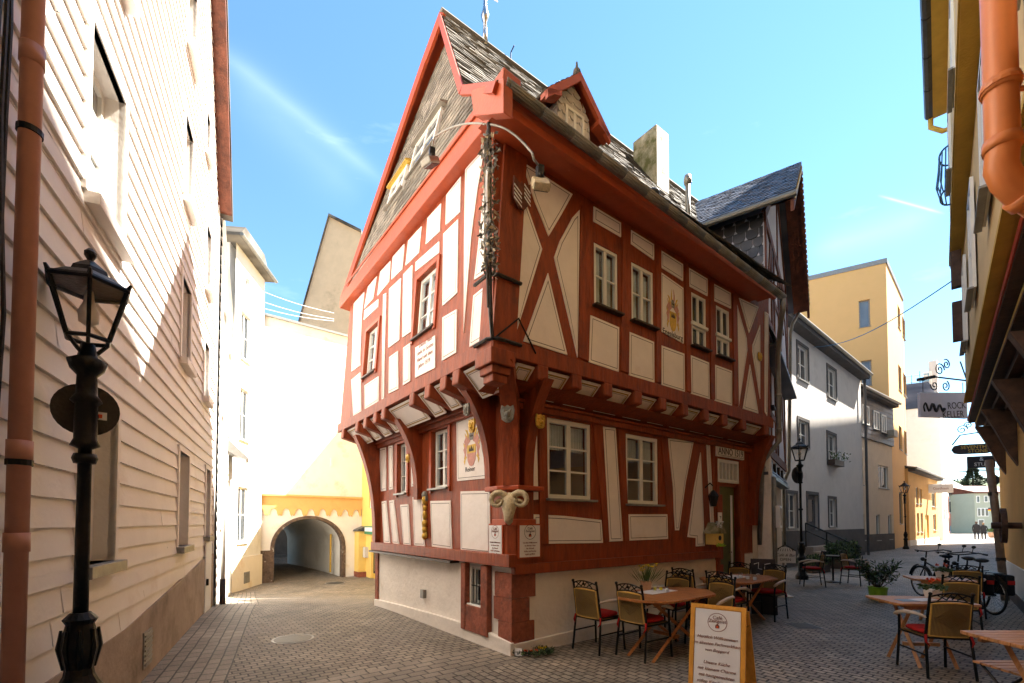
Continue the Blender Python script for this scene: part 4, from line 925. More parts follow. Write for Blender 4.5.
# salmon downpipe with clamps, cables
dp = thing('salmon_downpipe', 'salmon painted downpipe running up the weatherboard wall at the far left', 'pipe', LF.at(-2.70,0,.1))
m = MB(); m.tube([LF.at(-2.74,-.1,.10), LF.at(-2.74,12.5,.10)], .046, 14); m.build('pipe', M['salmon'], dp, smooth=True)
for z in (.55,1.5,1.98,4.1,8.0): m = MB(); m.tube([LF.at(-2.74,z,.10), LF.at(-2.74,z+.10,.10)], .052, 14); m.build('pipe_collar', M['salmon'], dp, smooth=True)
for z in (1.95, 3.72, 6.5): m = MB(); m.tube([LF.at(-2.74,z,.10), LF.at(-2.74,z+.03,.10)], .054, 14); m.tube([LF.at(-2.69,z+.01,.12), LF.at(-2.61,z+.01,.02)], .008, 6); m.build('pipe_clamp', M['iron'], dp)
cb = thing('wall_cables', 'dark bundle of cables clipped beside the salmon downpipe', 'cable', LF.at(-2.6,0,.05))
for k, (u, zb) in enumerate(((-2.84,2.2),(-2.88,1.2),(-2.93,-.1))):
    m = MB(); m.tube([LF.at(u+.012*math.sin(i*1.3+k), zb+i*.5, .05+.01*math.sin(i*2.1)) for i in range(26)], .010, 6); m.build('cable', M['irong'], cb)
# second alley house with siding, its drainpipe, and white house at the corner
LE = LF.at(E1, 0)
P2, Q2 = (LE.x+.05, LE.y+.05), (-10.35, 17.0)
f2 = wallframe(P2, Q2, (0, 5)); ribbon('flat_kerb_strip', [((f2.at(u,0,.4)).x, (f2.at(u,0,.4)).y) for u in (0,3,f2.L)], .8, M['strip'])
WH = thing('white_siding_annex', 'narrow white boarded house in the alley with porch hood and drainpipe', 'house', f2.at(2,0))
o2 = [f2.rect(221,420,225,470), f2.rect(219.5,300,223,350)]
m = MB(); facade(m, f2, 0, f2.L, -1.1, 8.7, [], .1, row=.2, lap=.018); m.prism(f2, [(0,-1.2),(f2.L,-1.2),(f2.L,8.7),(0,8.7)], -4, -.03); m.build('weatherboard_wall', M['render_white'], WH)
for z in (1.6,4.2,6.6):
    window(WH, f2, (1.2,1.9,z,z+1.2), .03, 2, 2, .05, .02, M['white'], M['dglass'], M['white'], None, so=.12, dep=.04); window(WH, f2, (4.2,4.9,z,z+1.2), .03, 2, 2, .05, .02, M['white'], M['dglass'], M['white'], None, so=.12, dep=.04)
m = MB(); q = f2.px(222,420)[0]; m.tube([f2.at(3.4,3.6,.12), f2.at(3.4,-.25,.12)], .05, 10); m.build('drainpipe', M['white'], WH, smooth=True)
m = MB(); m.tube([f2.at(.35,4.2,.12), f2.at(.35,.45,.12)], .045, 10); m.build('drainpipe', M['white'], WH, smooth=True)
m = MB(); m.tube([f2.at(.35,.45,.12), f2.at(.35,-.4,.12)], .06, 10); m.build('drainpipe_foot', M['frame_dark'], WH, smooth=True)
m = MB(); m.hexa([f2.at(2.6,3.55,0),f2.at(3.5,3.55,0),f2.at(3.5,3.3,.5),f2.at(2.6,3.3,.5),f2.at(2.6,3.9,0),f2.at(3.5,3.9,0),f2.at(3.5,3.36,.55),f2.at(2.6,3.36,.55)]); m.build('porch_hood', M['lead'], WH)
P3, Q3 = (-10.38, 17.05), (-10.75, 19.75); f3 = wallframe(P3, Q3, (0, 15))
WC = thing('white_corner_house', 'white rendered three-storey house in the alley corner with a zinc gutter', 'house', f3.at(1.2,0))
o3 = [f3.rect(232,289,238.5,331), f3.rect(233,379,240,433), f3.rect(231.5,482,241,545), f3.rect(237,248,241,257)]
o3 = [(.55,1.35,8.05,9.9),(.55,1.35,4.9,6.9),(.5,1.4,.9,3.05),(.85,1.25,11.0,11.4)]
m = MB(); facade(m, f3, 0, f3.L, .3, 12.2, o3, .15); m.prism(f3, [(0,-1.2),(f3.L,-1.2),(f3.L,12.2),(0,12.2)], -4, -.22); m.build('wall', M['render_white'], WC)
m = MB(); m.fbox(f3, -.02, f3.L+.05, -1.2, .32, -.2, .06); m.build('plinth', M['render_pink'], WC)
for r in o3[:3]: window(WC, f3, r, -.08, 2, 2, .07, .03, M['white'], M['dglass'], M['white'], None, so=.08, sw=.06)
window(WC, f3, o3[3], -.1, 1, 1, .04, .02, M['white'], M['dglass'], None, None)
m = MB(); m.fbox(f3, 1.0, 1.5, -.72, -.28, .06, .08); m.build('vent_grille', M['lead'], WC)
m = MB(); m.prism(f3, [(-.5,12.2),(f3.L+.15,12.2),(f3.L+.15,12.32),(-.5,12.32)], -4, .35); m.prism(f3, [(-.3,12.3),(f3.L,12.3),(f3.L-.6,13.0),(.3,13.0)], -4, .2); m.build('roof', M['slate'], WC)
m = MB(); m.tube([f3.at(-.5,12.26,.40), f3.at(f3.L+.2,12.26,.40)], .07, 8); m.build('gutter', M['zinc'], WC)
# ================================================================= arch wall
AD = V((.764, .645, 0)); AF = Frame(V((-11.08, 19.8, 0)), AD)
if AF.n.y > 0: AF.n = -AF.n
AW = thing('archway_building', 'high white wall with a round-arched passage under an orange scalloped frieze', 'building', AF.at(2.3,-.9))
al, ar_, ab = .80, 3.80, -1.1; zs, zc = .55, .55; rx = (ar_-al)/2; ry = 1.30; xc = (al+ar_)/2
arch = [(xc-rx*math.cos(PI*i/20), zs+ry*math.sin(PI*i/20)) for i in range(21)]
m = MB(); Pt = AF.at; T = 10.8; R_ = 5.6
m.face([Pt(-.6,ab),Pt(al,ab),Pt(al,zs),Pt(-.6,zs)]); m.face([Pt(ar_,ab),Pt(R_,ab),Pt(R_,zs),Pt(ar_,zs)])
m.face([Pt(-.6,zs),Pt(al,zs),Pt(al,T),Pt(-.6,T)]); m.face([Pt(ar_,zs),Pt(R_,zs),Pt(R_,T),Pt(ar_,T)])
for i in range(20):
    (x0,y0),(x1,y1) = arch[i], arch[i+1]; m.face([Pt(x0,y0),Pt(x1,y1),Pt(x1,T),Pt(x0,T)])
m.face([Pt(-.6,T),Pt(R_,T),Pt(R_,T,-6),Pt(-.6,T,-6)]); m.face([Pt(R_,ab),Pt(R_,ab,-6),Pt(R_,T,-6),Pt(R_,T)])
m.build('wall', M['render_pink'], AW)
m = MB(); TL_ = 9.5    # tunnel lining: right wall, left wall, vault
full = [(al-.03,ab)]+[(x, y) for x, y in arch]+[(ar_+.03,ab)]
for i in range(len(full)-1):
    (x0,y0),(x1,y1) = full[i], full[i+1]
    for k in range(6):
        d0, d1 = -TL_*k/6, -TL_*(k+1)/6; s0, s1 = (1+.12*math.sin(k*.5)), (1+.12*math.sin((k+1)*.5))
        e0_ = lambda x, y, s: (xc+(x-xc)*s, zs+(y-zs)*(s if y > zs else 1))
        m.face([Pt(*e0_(x0,y0,s0),d0-.3), Pt(*e0_(x0,y0,s1),d1-.3), Pt(*e0_(x1,y1,s1),d1-.3), Pt(*e0_(x1,y1,s0),d0-.3)])
m.build('tunnel_lining', M['render_white'], AW)
m = MB()
for i in range(20):
    (x0,y0),(x1,y1) = arch[i], arch[i+1]; o0 = (xc+(x0-xc)*1.10, zs+(y0-zs)*1.10+.0); o1 = (xc+(x1-xc)*1.10, zs+(y1-zs)*1.10)
    m.hexa([Pt(x0,y0,-.32),Pt(x1,y1,-.32),Pt(x1,y1,.03),Pt(x0,y0,.03),Pt(*o0,-.32),Pt(*o1,-.32),Pt(*o1,.03),Pt(*o0,.03)])
m.fbox(AF, al-.15, al, ab, zs, -.32, .03); m.fbox(AF, ar_, ar_+.16, ab, zs, -.32, .03); m.build('stone_arch', M['stone_dark'], AW)
m = MB(); m.fbox(AF, -.05, al-.15, ab, .45, 0, .025); m.build('rubble_plinth', M['stone_dark'], AW)
m = MB(); m.fbox(AF, -.05, 4.75, 2.32, 2.62, 0, .05); m.fbox(AF, -.05, 4.75, 2.84, 2.92, 0, .16); m.fbox(AF, -.05, 4.75, 2.62, 2.84, 0, .05)
n = 9; pw = 4.75/n
for i in range(n):
    c = pw*(i+.5)-.05; pts = [(c-pw/2, 2.33)]
    pts += [(c-pw/2+pw*.10*0, 2.33)]
    s = [(c-pw/2,2.34),(c-pw/2,2.04),(c-pw/2+.06,1.97)]+[(c-pw*.30*math.cos(PI*k/8), 2.08+.22*math.sin(PI*k/8)) for k in range(9)]+[(c+pw/2-.06,1.97),(c+pw/2,2.04),(c+pw/2,2.34)]
    m.prism(AF, s, 0, .07)
m.build('scalloped_frieze', M['ochre'], AW)
m = MB(); m.fbox(AF, -.6, R_, 10.74, 10.84, -6, .12); m.build('coping', M['lead'], AW)
m = MB(); m.fbox(AF, 3.2, 3.32, 4.35, 4.75, 0, .04); m.build('wall_box', M['render_pink'], AW)
m = MB(); m.tube([AF.at(3.62,-.8,-1.1), AF.at(3.62,1.1,-1.1)], .05, 8); m.build('guard_post', M['mustard'], AW)
# court behind the passage with a parked car
cp = AF.at(1.2,0,-14.5); bw = Frame(AF.at(-9,-1.2,-19), AD); bw.n = AF.n
CW = thing('shade_dark_courtyard_wall', 'courtyard wall darkened in colour as shade under an added cover, seen through the arched passage', 'wall', AF.at(0,-1,-19)); m = MB(); m.fbox(bw, 0, 22, 0, 8, -.4, 0); m.fbox(bw, 0, 22, 5.0, 5.4, 0, 9.2); m.build('wall', M['darkplinth'], CW)  # dark colour stands in for shade; slab added as cover
pc = thing('parked_car', 'dark parked car glimpsed through the arched passage', 'car', AF.at(-4.4,-.95,-14.5))
cf = Frame(AF.at(-6.4,-.95,-15.2), AD); cf.n = AF.n
m = MB(); m.prism(cf, [(0,.3),(.05,.75),(.8,.88),(1.4,1.38),(2.9,1.42),(3.6,.95),(4.2,.88),(4.25,.3)], 0, 1.7); m.build('body', M['cloth_blue'], pc, bevel=.06)
m = MB(); m.prism(cf, [(1.0,.9),(1.5,1.32),(2.85,1.35),(3.4,.92)], -.01, 1.71); m.build('side_window', M['bglass'], pc)
for u in (.85, 3.35):
    m = MB(); m.lathe([(.32,0),(.32,.2)], cf.at(u,.32,1.53), 16, 0, cf.n); wl = m.build('wheel', M['rubber'], pc)
    m = MB(); m.lathe([(.18,0),(.18,.02)], cf.at(u,.32,1.73), 12, 0, cf.n); m.build('rim', M['chrome'], wl)
# yellow house beside the arch
YP = AF.at(4.75,0); YD = V((.6,-.8,0)); yf = wallframe((YP.x, YP.y), (YP.x+.6*9.5, YP.y-.8*9.5), (-12, 16))
YH = thing('yellow_alley_house', 'yellow rendered house between the arch and the timbered house, green sign over its door', 'house', yf.at(1,-1))
yw = [yf.rect(367,484,374,502)]; yd = (1.35,1.95,-1.0,1.0)
yw = [(1.0,1.5,2.35,3.2)]
m = MB(); facade(m, yf, 0, 9.5, -1.2, 7.7, yw+[yd], .15); m.prism(yf, [(0,-1.2),(9.5,-1.2),(9.5,7.7),(0,7.7)], -5, -.2); m.build('wall', M['yellow'], YH)
for r in yw: window(YH, yf, r, -.06, 1, 1, .07, .02, M['white'], M['dglass'], None, None)
m = MB(); m.fbox(yf, *yd, -.12, -.08); dd = m.build('door', M['mustard'], YH); m = MB(); m.fbox(yf, 1.45, 1.85, -.7, .85, -.08, -.07); m.build('door_glass', M['dglass'], dd)
m = MB(); m.fbox(yf, .75, 2.25, 1.12, 1.50, .0, .12); sg_ = m.build('shop_sign', M['green_sign'], YH); m = MB(); m.fbox(yf, .80, 2.20, 1.25, 1.44, .12, .13); m.build('sign_face', M['sky_white'], sg_)
m = MB(); m.fbox(yf, 0.02, .62, -1.2, 1.25, 0, .35); m.build('pier', M['yellow'], YH); m = MB(); m.fbox(yf, -.02, .72, -1.2, -.7, 0, .37); m.build('plinth', M['stone_red'], YH)
m = MB(); m.hexa([yf.at(-.05,1.25,0),yf.at(.72,1.25,0),yf.at(.72,1.25,.45),yf.at(-.05,1.25,.45),yf.at(0,1.5,0),yf.at(.65,1.5,0),yf.at(.65,1.34,.4),yf.at(0,1.34,.4)]); m.build('pier_cap', M['slate_dark'], YH)
m = MB(); m.fbox(yf, .68, .98, .0, .5, .0, .16); m.build('meter_box', M['render_grey'], YH)
# tall gable house behind
ft = Frame(V((-10.7, 27, 0)), V((1,0,0)))
if ft.n.y > 0: ft.n = -ft.n
TG = thing('tall_gable_house', 'tall ochre-grey blank gable rising behind the white arch wall', 'house', ft.at(2,0))
tp = [ft.px(299,325), ft.px(329.5,217), ft.px(361.6,233), ft.px(366,262)]; tp = [(tp[0][0]-.3, 8)]+tp+[(tp[3][0]+2.5, 8)]
m = MB(); m.prism(ft, tp, -9, 0); m.build('wall', surf('weathered_tan_render', (.66,.47,.29), .95, .10, 1.2, .3, 20, (.36,.25,.15), .5), TG)
ap = ft.px(329.5,217); rt = ft.px(366,240); m = MB()
for i in (1,2,3):
    (a_,b_),(c_,d_) = tp[i], tp[i+1]; m.hexa([ft.at(a_,b_,.15),ft.at(c_,d_,.15),ft.at(c_,d_,-9),ft.at(a_,b_,-9),ft.at(a_,b_+.14,.15),ft.at(c_,d_+.14,.15),ft.at(c_,d_+.14,-9),ft.at(a_,b_+.14,-9)])
m.build('roof', M['slate'], TG)
pass
wr = thing('overhead_wires', 'three thin pale wires strung above the arch wall', 'wire', AF.at(2,12))
for y0, y1 in ((287,313),(298,319),(305,321)):
    m = MB(); a, b = at(252,y0,21), at(334,y1,23.5); m.tube([a+(b-a)*i/10-Z*.12*math.sin(PI*i/10) for i in range(11)], .014, 4); m.build('wire', M['sky_white'], wr)
# ================================================================= RIGHT-HAND SIDE OF MAIN HOUSE: neighbour with cross gable
NP, NQ = MH(6.66,.32,0), V((7.95,13.6,0)); nf = wallframe((NP.x,NP.y),(NQ.x,NQ.y),(8,5)); nf.L
NH = thing('blue_slate_gable_house', 'narrow half-timbered house with a blue slate cross gable overhanging the street', 'house', nf.at(2,0))
NL = nf.L; NN = nf.n
m = MB(); m.prism(nf, [(0,-.2),(NL,-.2),(NL,3.1),(0,3.1)], -6, 0); m.build('ground_wall', M['render_beige'], NH)
m = MB(); m.prism(nf, [(0,3.1),(NL,3.1),(NL,5.75),(0,5.75)], -6, .12); m.prism(nf, [(0,5.75),(NL,5.75),(NL,8.1),(NL/2,10.35),(0,8.1)], -7, .22); m.build('upper_wall', M['bluegrey'], NH)
m = MB()
def nb(u0,v0,u1,v1,w,d):
    dx, dy = u1-u0, v1-v0; l = math.hypot(dx,dy); px_, py_ = -dy/l*w/2, dx/l*w/2
    m.prism(nf, [(u0+px_,v0+py_),(u1+px_,v1+py_),(u1-px_,v1-py_),(u0-px_,v0-py_)], d-.05, d+.03)
for d, z0, z1 in ((.12,3.2,5.7),(.22,5.85,8.1)):
    for u in (.1,1.05,1.55,2.5,3.0,NL-.1): nb(u,z0,u,z1,.15,d)
    nb(0,z0+.05,NL,z0+.05,.2,d+.01); nb(0,z1-.1,NL,z1-.1,.2,d+.01); nb(.1,z0+.1,1.0,z1-.1,.14,d-.005); nb(NL-1.1,z1-.1,NL-.1,z0+.1,.14,d-.005); nb(1.1,z0+1,NL-1.2,z0+1,.14,d-.006)
nb(.1,8.1,NL/2,10.2,.16,.22); nb(NL-.1,8.1,NL/2,10.2,.16,.22); nb(NL/2,8.1,NL/2,10.1,.14,.215)
m.build('timber_frame', M['bargebrown'], NH)
for d, z in ((.12,4.3),(.22,6.95)):
    for u in (1.12,2.57): window(NH, nf, (u,u+.42,z,z+.95), d+.02, 2, 2, .045, .02, M['frame_dark'], M['dglass'], M['frame_dark'], None, so=d+.12, dep=.04)
m = MB()   # slate skirts between storeys
for z, d in ((5.75,.10),(3.12,-.12)):
    f = Frame(nf.at(0,z-.45,d+.32), nf.u, (nf.at(0,z+.05,d+.14)-nf.at(0,z-.45,d+.32)).normalized()); 
    if f.n.dot(NN) < 0: f.n = -f.n
    tiles(m, f, [(0,0),(NL,0),(NL,.52),(0,.52)], .2, .13, .02, .004); m.fbox(nf, 0, NL, z-.48, z-.42, d-.1, d+.34)
m.build('slate_skirt', M['slate_dark'], NH)
for i in range(5):
    k = MB(); u = .3+i*.85; k.fbox(nf, u-.09, u+.09, 2.86, 3.06, -.1, .18); k.build('joist_end', M['frame_dark'], NH)
# side wall of slates above the main roof
sfm = Frame(nf.at(0,0,.22), -NN); sfm.n = -nf.u
m = MB(); tiles(m, sfm, [(0.02,5.0),(7,5.0),(7,8.1),(0.02,8.1)], .24, .2, .022, .004, round_=True); m.build('side_wall_slates', M['slate_dark'], NH)
# roof
zr, ze, um = 10.55, 8.02, NL/2; ohf = .78
for s in (-1, 1):
    ue = um+s*(um+.38); p0, p1 = nf.at(ue,ze-.05,ohf), nf.at(um,zr,ohf); kf = nf.at(um+s*(um-.15),ze+.42,ohf)
    m = MB()
    for a_, b_ in ((p0, kf), (kf, p1)):
        f = Frame(a_, -NN, (b_-a_).normalized())
        if f.n.z < 0: f.n = -f.n
        ll = (b_-a_).length; tiles(m, f, [(0,0),(7.6,0),(7.6,ll),(0,ll)], .28, .19, .022, .005, round_=True); m.face([a_, b_, b_-NN*7.6, a_-NN*7.6])
    m.build('roof', M['slate_blue'], NH)
m = MB()
for s in (-1, 1):
    ue = um+s*(um+.38); p = [nf.at(ue,ze-.05,ohf), nf.at(um+s*(um-.15),ze+.42,ohf), nf.at(um,zr,ohf)]
    for a_, b_ in ((p[0],p[1]),(p[1],p[2])):
        dn = V((0,0,-.26)); m.hexa([a_, b_, b_+dn, a_+dn, a_-NN*.06, b_-NN*.06, b_-NN*.06+dn, a_-NN*.06+dn])
        e = V((0,0,-.04)); m.face([a_+e, b_+e, b_+e-NN*.4, a_+e-NN*.4])
m.build('bargeboard', M['bargebrown'], NH)
for s in (-1, 1):
    m = MB(); a_, b_ = nf.at(um+s*(um+.2),ze+.05,ohf+.01), nf.at(um,zr-.14,ohf+.01)
    for i in range(26):
        t = i/26; p = a_+(b_-a_)*t; m.box(p, (.05,.02,.08), .9)
    m.build('dentil_board', M['gold'], NH)
m = MB(); m.tube([nf.at(-.45,ze-.02,ohf+.05), nf.at(-.45,ze-.02,-5)], .06, 8); m.build('gutter', M['zinc'], NH)
m = MB(); m.tube([nf.at(NL+.35,ze-.1,.5), nf.at(NL+.1,ze-.5,.35), nf.at(NL+.1,ze-.8,.3), nf.at(NL+.1,3.2,.2), nf.at(NL+.06,2.8,.06), nf.at(NL+.06,.2,.06)], .05, 8); m.build('downpipe', M['zinc'], NH, smooth=True)
# hanging cone of white plaster buttress, ground-floor extras
m = MB(); m.prism(nf, [(.05,-.1),(.75,-.1),(.72,1.2),(.55,2.3),(.25,3.0),(.05,3.05)], 0, .26); m.build('curved_buttress', M['plaster_low'], NH, bevel=.02)
m = MB()
for u in (.12,.28): m.tube([nf.at(u,.1,.30), nf.at(u,2.6,.30)], .035, 8)
m.build('wall_pipes', M['zinc'], NH, smooth=True)
m = MB(); m.fbox(nf, .0, .42, 1.55, 2.0, .34, .42); mb_ = m.build('menu_box', M['sky_white'], NH, bevel=.01); m = MB(); m.fbox(nf, .05, .37, 1.6, 1.95, .42, .425); m.build('menu_sheet', M['render_grey'], mb_)
m = MB(); m.fbox(nf, .50, .74, .45, 1.95, .27, .285); vb = m.build('vertical_sign', M['plaster'], NH)
for i, chh in enumerate('CAFÉ ZEITGEIST'):
    if chh != ' ': text('lettering', chh, nf, .62, 1.88-.105*i, .12, M['ink'], vb, .287)
m = MB(); m.fbox(nf, 1.15, 1.4, .5, 1.75, .02, .08); m.build('yellow_board', M['yellow'], NH)
m = MB(); m.fbox(nf, 1.45, 2.1, .4, 1.75, -.05, .03); sw_ = m.build('shop_window', M['dglass'], NH); m = MB()
for q in ((1.40,1.46,.35,1.8),(2.09,2.15,.35,1.8),(1.46,2.09,.35,.41),(1.46,2.09,1.74,1.8)): m.fbox(nf, *q, 0, .07)
m.build('frame', M['frame_dark'], sw_)
window(NH, nf, (2.5,3.1,1.0,2.4), .02, 2, 2, .05, .02, M['frame_dark'], M['dglass'], None, None, dep=.04)
# ================================================================= STREET ROW BEYOND
def rowhouse(name, label, P, Q, z1, ops, mat, depth=7, plinth=None, sill=None, rise=3.0, over=.4, roofm='slate', bars=(2,2), rev=.14, side_only=False, fm='white', gm='dglass', cat='house', frw=.06):
    f = wallframe(P, Q); T_ = thing(name, label, cat, f.at(f.L/2, 0)); m = MB()
    facade(m, f, 0, f.L, -.3, z1, ops, rev); m.prism(f, [(0,-.3),(f.L,-.3),(f.L,z1),(0,z1)], -depth, -rev-.12)
    m.face([f.at(0,-.3,0), f.at(0,-.3,-rev-.12), f.at(0,z1,-rev-.12), f.at(0,z1,0)]); m.face([f.at(f.L,-.3,0), f.at(f.L,-.3,-rev-.12), f.at(f.L,z1,-rev-.12), f.at(f.L,z1,0)])
    m.build('wall', mat, T_)
    if plinth: m = MB(); m.fbox(f, -.01, f.L+.01, -.3, plinth[0], -.1, .035); m.build('plinth', plinth[1], T_)
    for r in ops:
        if len(r) > 4: continue
        window(T_, f, r, -rev+.06, bars[0], bars[1], frw, .03, M[fm], M[gm], M['lead'] if sill is None else sill, None, so=.06, sw=.05)
    if rise:
        m = MB(); m.prism(Frame(f.at(-.15,0,0), f.n), [(over,z1-.02),(-depth/2,z1+rise),(-depth-over,z1-.02),(-depth-over,z1+.12),(-depth/2,z1+rise+.14),(over,z1+.12)], 0, 0)
        m = MB(); E_ = lambda u, d, z: f.at(u, z, d); 
        for (d0,z0,d1,zz1) in ((over,z1-.05,-depth/2,z1+rise),(-depth-over,z1-.05,-depth/2,z1+rise)):
            m.hexa([E_(-.1,d0,z0),E_(f.L+.1,d0,z0),E_(f.L+.1,d1,zz1),E_(-.1,d1,zz1),E_(-.1,d0,z0+.12),E_(f.L+.1,d0,z0+.12),E_(f.L+.1,d1,zz1+.12),E_(-.1,d1,zz1+.12)])
        for u in (0.0, f.L): m.face([E_(u,0,z1), E_(u,-depth,z1), E_(u,-depth/2,z1+rise)])
        m.build('roof', M[roofm], T_)
        m = MB(); m.tube([f.at(-.1,z1,over+.06), f.at(f.L+.1,z1,over+.06)], .075, 8); m.build('gutter', M['zinc'], T_)
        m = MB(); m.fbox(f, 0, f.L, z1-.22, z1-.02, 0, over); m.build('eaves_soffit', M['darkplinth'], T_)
    return T_, f
gd = V((7.5,6.4,0)).normalized(); gP = V((10.8,17.6,0))-gd*1.9
fg = wallframe((gP.x,gP.y),(18.3,24.0))
go_ = [fg.rect(797,343,808,383.5), fg.rect(827,366,836,401), fg.rect(798,419,808.5,449), fg.rect(827,433,836,467), fg.rect(787,493,797,528), (*fg.rect(807,494,818.5,548),'door'), fg.rect(828.5,498.5,836,527)]
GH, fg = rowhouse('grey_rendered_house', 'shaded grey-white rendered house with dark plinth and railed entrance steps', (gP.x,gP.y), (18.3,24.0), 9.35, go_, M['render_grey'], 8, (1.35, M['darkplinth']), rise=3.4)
r = go_[5]; m = MB(); m.fbox(fg, r[0], r[1], r[2], r[3], -.14, -.10); dd = m.build('door', M['darkplinth'], GH); m = MB(); m.fbox(fg, r[0]+.15, r[1]-.15, r[2]+1.1, r[3]-.2, -.10, -.09); m.build('door_glass', M['dglass'], dd)
for r in go_:
    m = MB(); a, b, c, e = r[:4]
    for q in ((a-.12,a,c,e+.12),(b,b+.12,c,e+.12),(a,b,e,e+.12)): m.fbox(fg, *q, 0, .03)
    m.build('window_surround', M['darkplinth'], GH)
r = go_[3]; fb = thing('window_flower_box', 'flower box with pale blooms under an upper window of the grey house', 'flower box', fg.at((r[0]+r[1])/2,r[2],.2))
m = MB(); m.fbox(fg, r[0]-.1, r[1]+.1, r[2]-.02, r[2]+.22, .04, .30); m.build('box', M['frame_dark'], fb); m = MB()
for i in range(160): m.leaf(fg.at(r[0]-.1+random.random()*(r[1]-r[0]+.5), r[2]+.2+random.random()*.35, .05+random.random()*.4), V((random.random()-.5,random.random()-.5,random.random())), .06, .12, 0 if random.random() < .6 else 1)
m.build('plants', [M['foliage'], M['sky_white']], fb)
m = MB(); m.tube([fg.at(fg.L-.12,9.2,.2), fg.at(fg.L-.12,0,.2)], .06, 8); m.build('downpipe', M['darkplinth'], GH)
# entrance steps with handrail
est = thing('entrance_steps', 'stone entrance steps with black handrail in front of the grey house', 'steps', fg.at(go_[5][0],0,.8))
r = go_[5]
for i in range(4): m = MB(); m.fbox(fg, r[0]-.6, r[1]+1.4, -.0, .72-.18*i, .04+.32*i, .36+.32*i); m.build('step', M['concrete'], est, bevel=.01)
m = MB(); u = r[0]-.55
m.tube([fg.at(u,1.65,.1), fg.at(u,.95,1.5)], .03, 8); m.tube([fg.at(u,1.35,.1), fg.at(u,.65,1.5)], .02, 6)
for d, z in ((.1,1.65),(.8,1.3),(1.5,.95)): m.tube([fg.at(u,z,d), fg.at(u,0,d)], .025, 6)
m.build('handrail', M['iron'], est)
bP, bQ = (18.42,24.9), (24.0,29.0); fbg = wallframe(bP,bQ)
bo = [fbg.rect(859.5,514,865,540), fbg.rect(875.5,514.5,880.4,540), fbg.rect(887.7,514.5,892,539), fbg.rect(852,456,863.5,485), fbg.rect(878,464.6,888.5,489)]
BH, fbg = rowhouse('beige_rendered_house', 'beige rendered house with grey slate-clad top floor and dark plinth', bP, bQ, 9.1, bo, M['render_beige'], 7, (1.0, M['darkplinth']), rise=2.4, bars=(2,1))
z0 = fbg.px(870,440)[1]; m = MB(); m.fbox(fbg, .0, fbg.L, z0, 8.9, 0, .10); tiles(m, Frame(fbg.at(0,0,.10), fbg.u), [(0,z0),(fbg.L,z0),(fbg.L,8.9),(0,8.9)], .35, .28, .02, .004)
m.build('upper_cladding', M['slate_dark'], BH)
for (x0,y0,x1,y1) in ((862,404,869,426),(873,410,879,431),(881,414,886,434)): window(BH, fbg, fbg.rect(x0,y0,x1,y1,.12), .16, 2, 1, .08, .03, M['white'], M['dglass'], M['darkplinth'], None, dep=.05, so=.2)
ac = fbg.px(892,434,.3); m = MB(); m.fbox(fbg, ac[0]-.4, ac[0]+.3, ac[1]-.2, ac[1]+.2, .1, .5); m.build('hood_lamp', M['zinc'], BH)
# amber tower
tc_ = (23.95,29.05); tA = V((-.855,.518,0)); tB = V((.727,.686,0))
TW = thing('amber_tower_house', 'tall flat-roofed amber house with blue-glazed windows rising over the row', 'house', (*tc_,0))
fa = wallframe(tc_, (tc_[0]+tA.x*10, tc_[1]+tA.y*10)); fbt = wallframe(tc_, (tc_[0]+tB.x*7.4, tc_[1]+tB.y*7.4), (10,40)); TZ = 18.3
if fa.n.y > 0: fa.n = -fa.n
if fbt.n.dot(V((.7,-.7,0))) < 0: fbt.n = -fbt.n
oa = [fa.rect(858.7,301,870.5,326), fa.rect(861,361,872,385)]
ob = [fbt.rect(897.4,304,900.5,331), fbt.rect(902,315,905.5,341), fbt.rect(898,363.6,901.8,393), fbt.rect(903,372,906.7,398), fbt.rect(898.7,425,902.2,451), fbt.rect(904,430,907,455), fbt.rect(899,491.6,903,524), fbt.rect(899.5,395,899.6,395.1)][:7]
m = MB(); facade(m, fa, 0, 10, -.3, TZ, oa, .25); facade(m, fbt, 0, 7.4, -.3, TZ, ob, .25)
c0 = V((*tc_,0)); q = [c0, c0+tB*7.4, c0+tB*7.4+tA*10, c0+tA*10]
ins_ = [c0+(tA+tB)*.4, c0+tB*7.4+tA*.4, c0+tB*7.4+tA*10, c0+tA*10+tB*.4]
m.hexa([p-Z*.3 for p in ins_]+[p+Z*TZ for p in ins_]); m.face([p+Z*TZ for p in q]); m.build('wall', M['tower'], TW)
for r in oa: window(TW, fa, r, -.15, 1, 1, .07, .03, M['lead'], M['bglass'], M['lead'], None, so=.05)
for r in ob: window(TW, fbt, r, -.1, 1, 1, .07, .03, M['lead'], M['mustard'] if False else M['dglass'], M['lead'], None, so=.05)
m = MB(); m.fbox(fa, -.06, 10, TZ, TZ+.3, -.3, .06); m.fbox(fbt, -.06, 7.4, TZ, TZ+.3, -.3, .06); m.build('parapet_cap', M['lead'], TW)
m = MB(); pb = [c0+tA*3.5+tB*2, c0+tA*3.5+tB*5, c0+tA*10+tB*5, c0+tA*10+tB*2]; m.hexa([p+Z*TZ for p in pb]+[p+Z*(TZ+1.2) for p in pb]); m.build('roof_storey', M['tower'], TW)
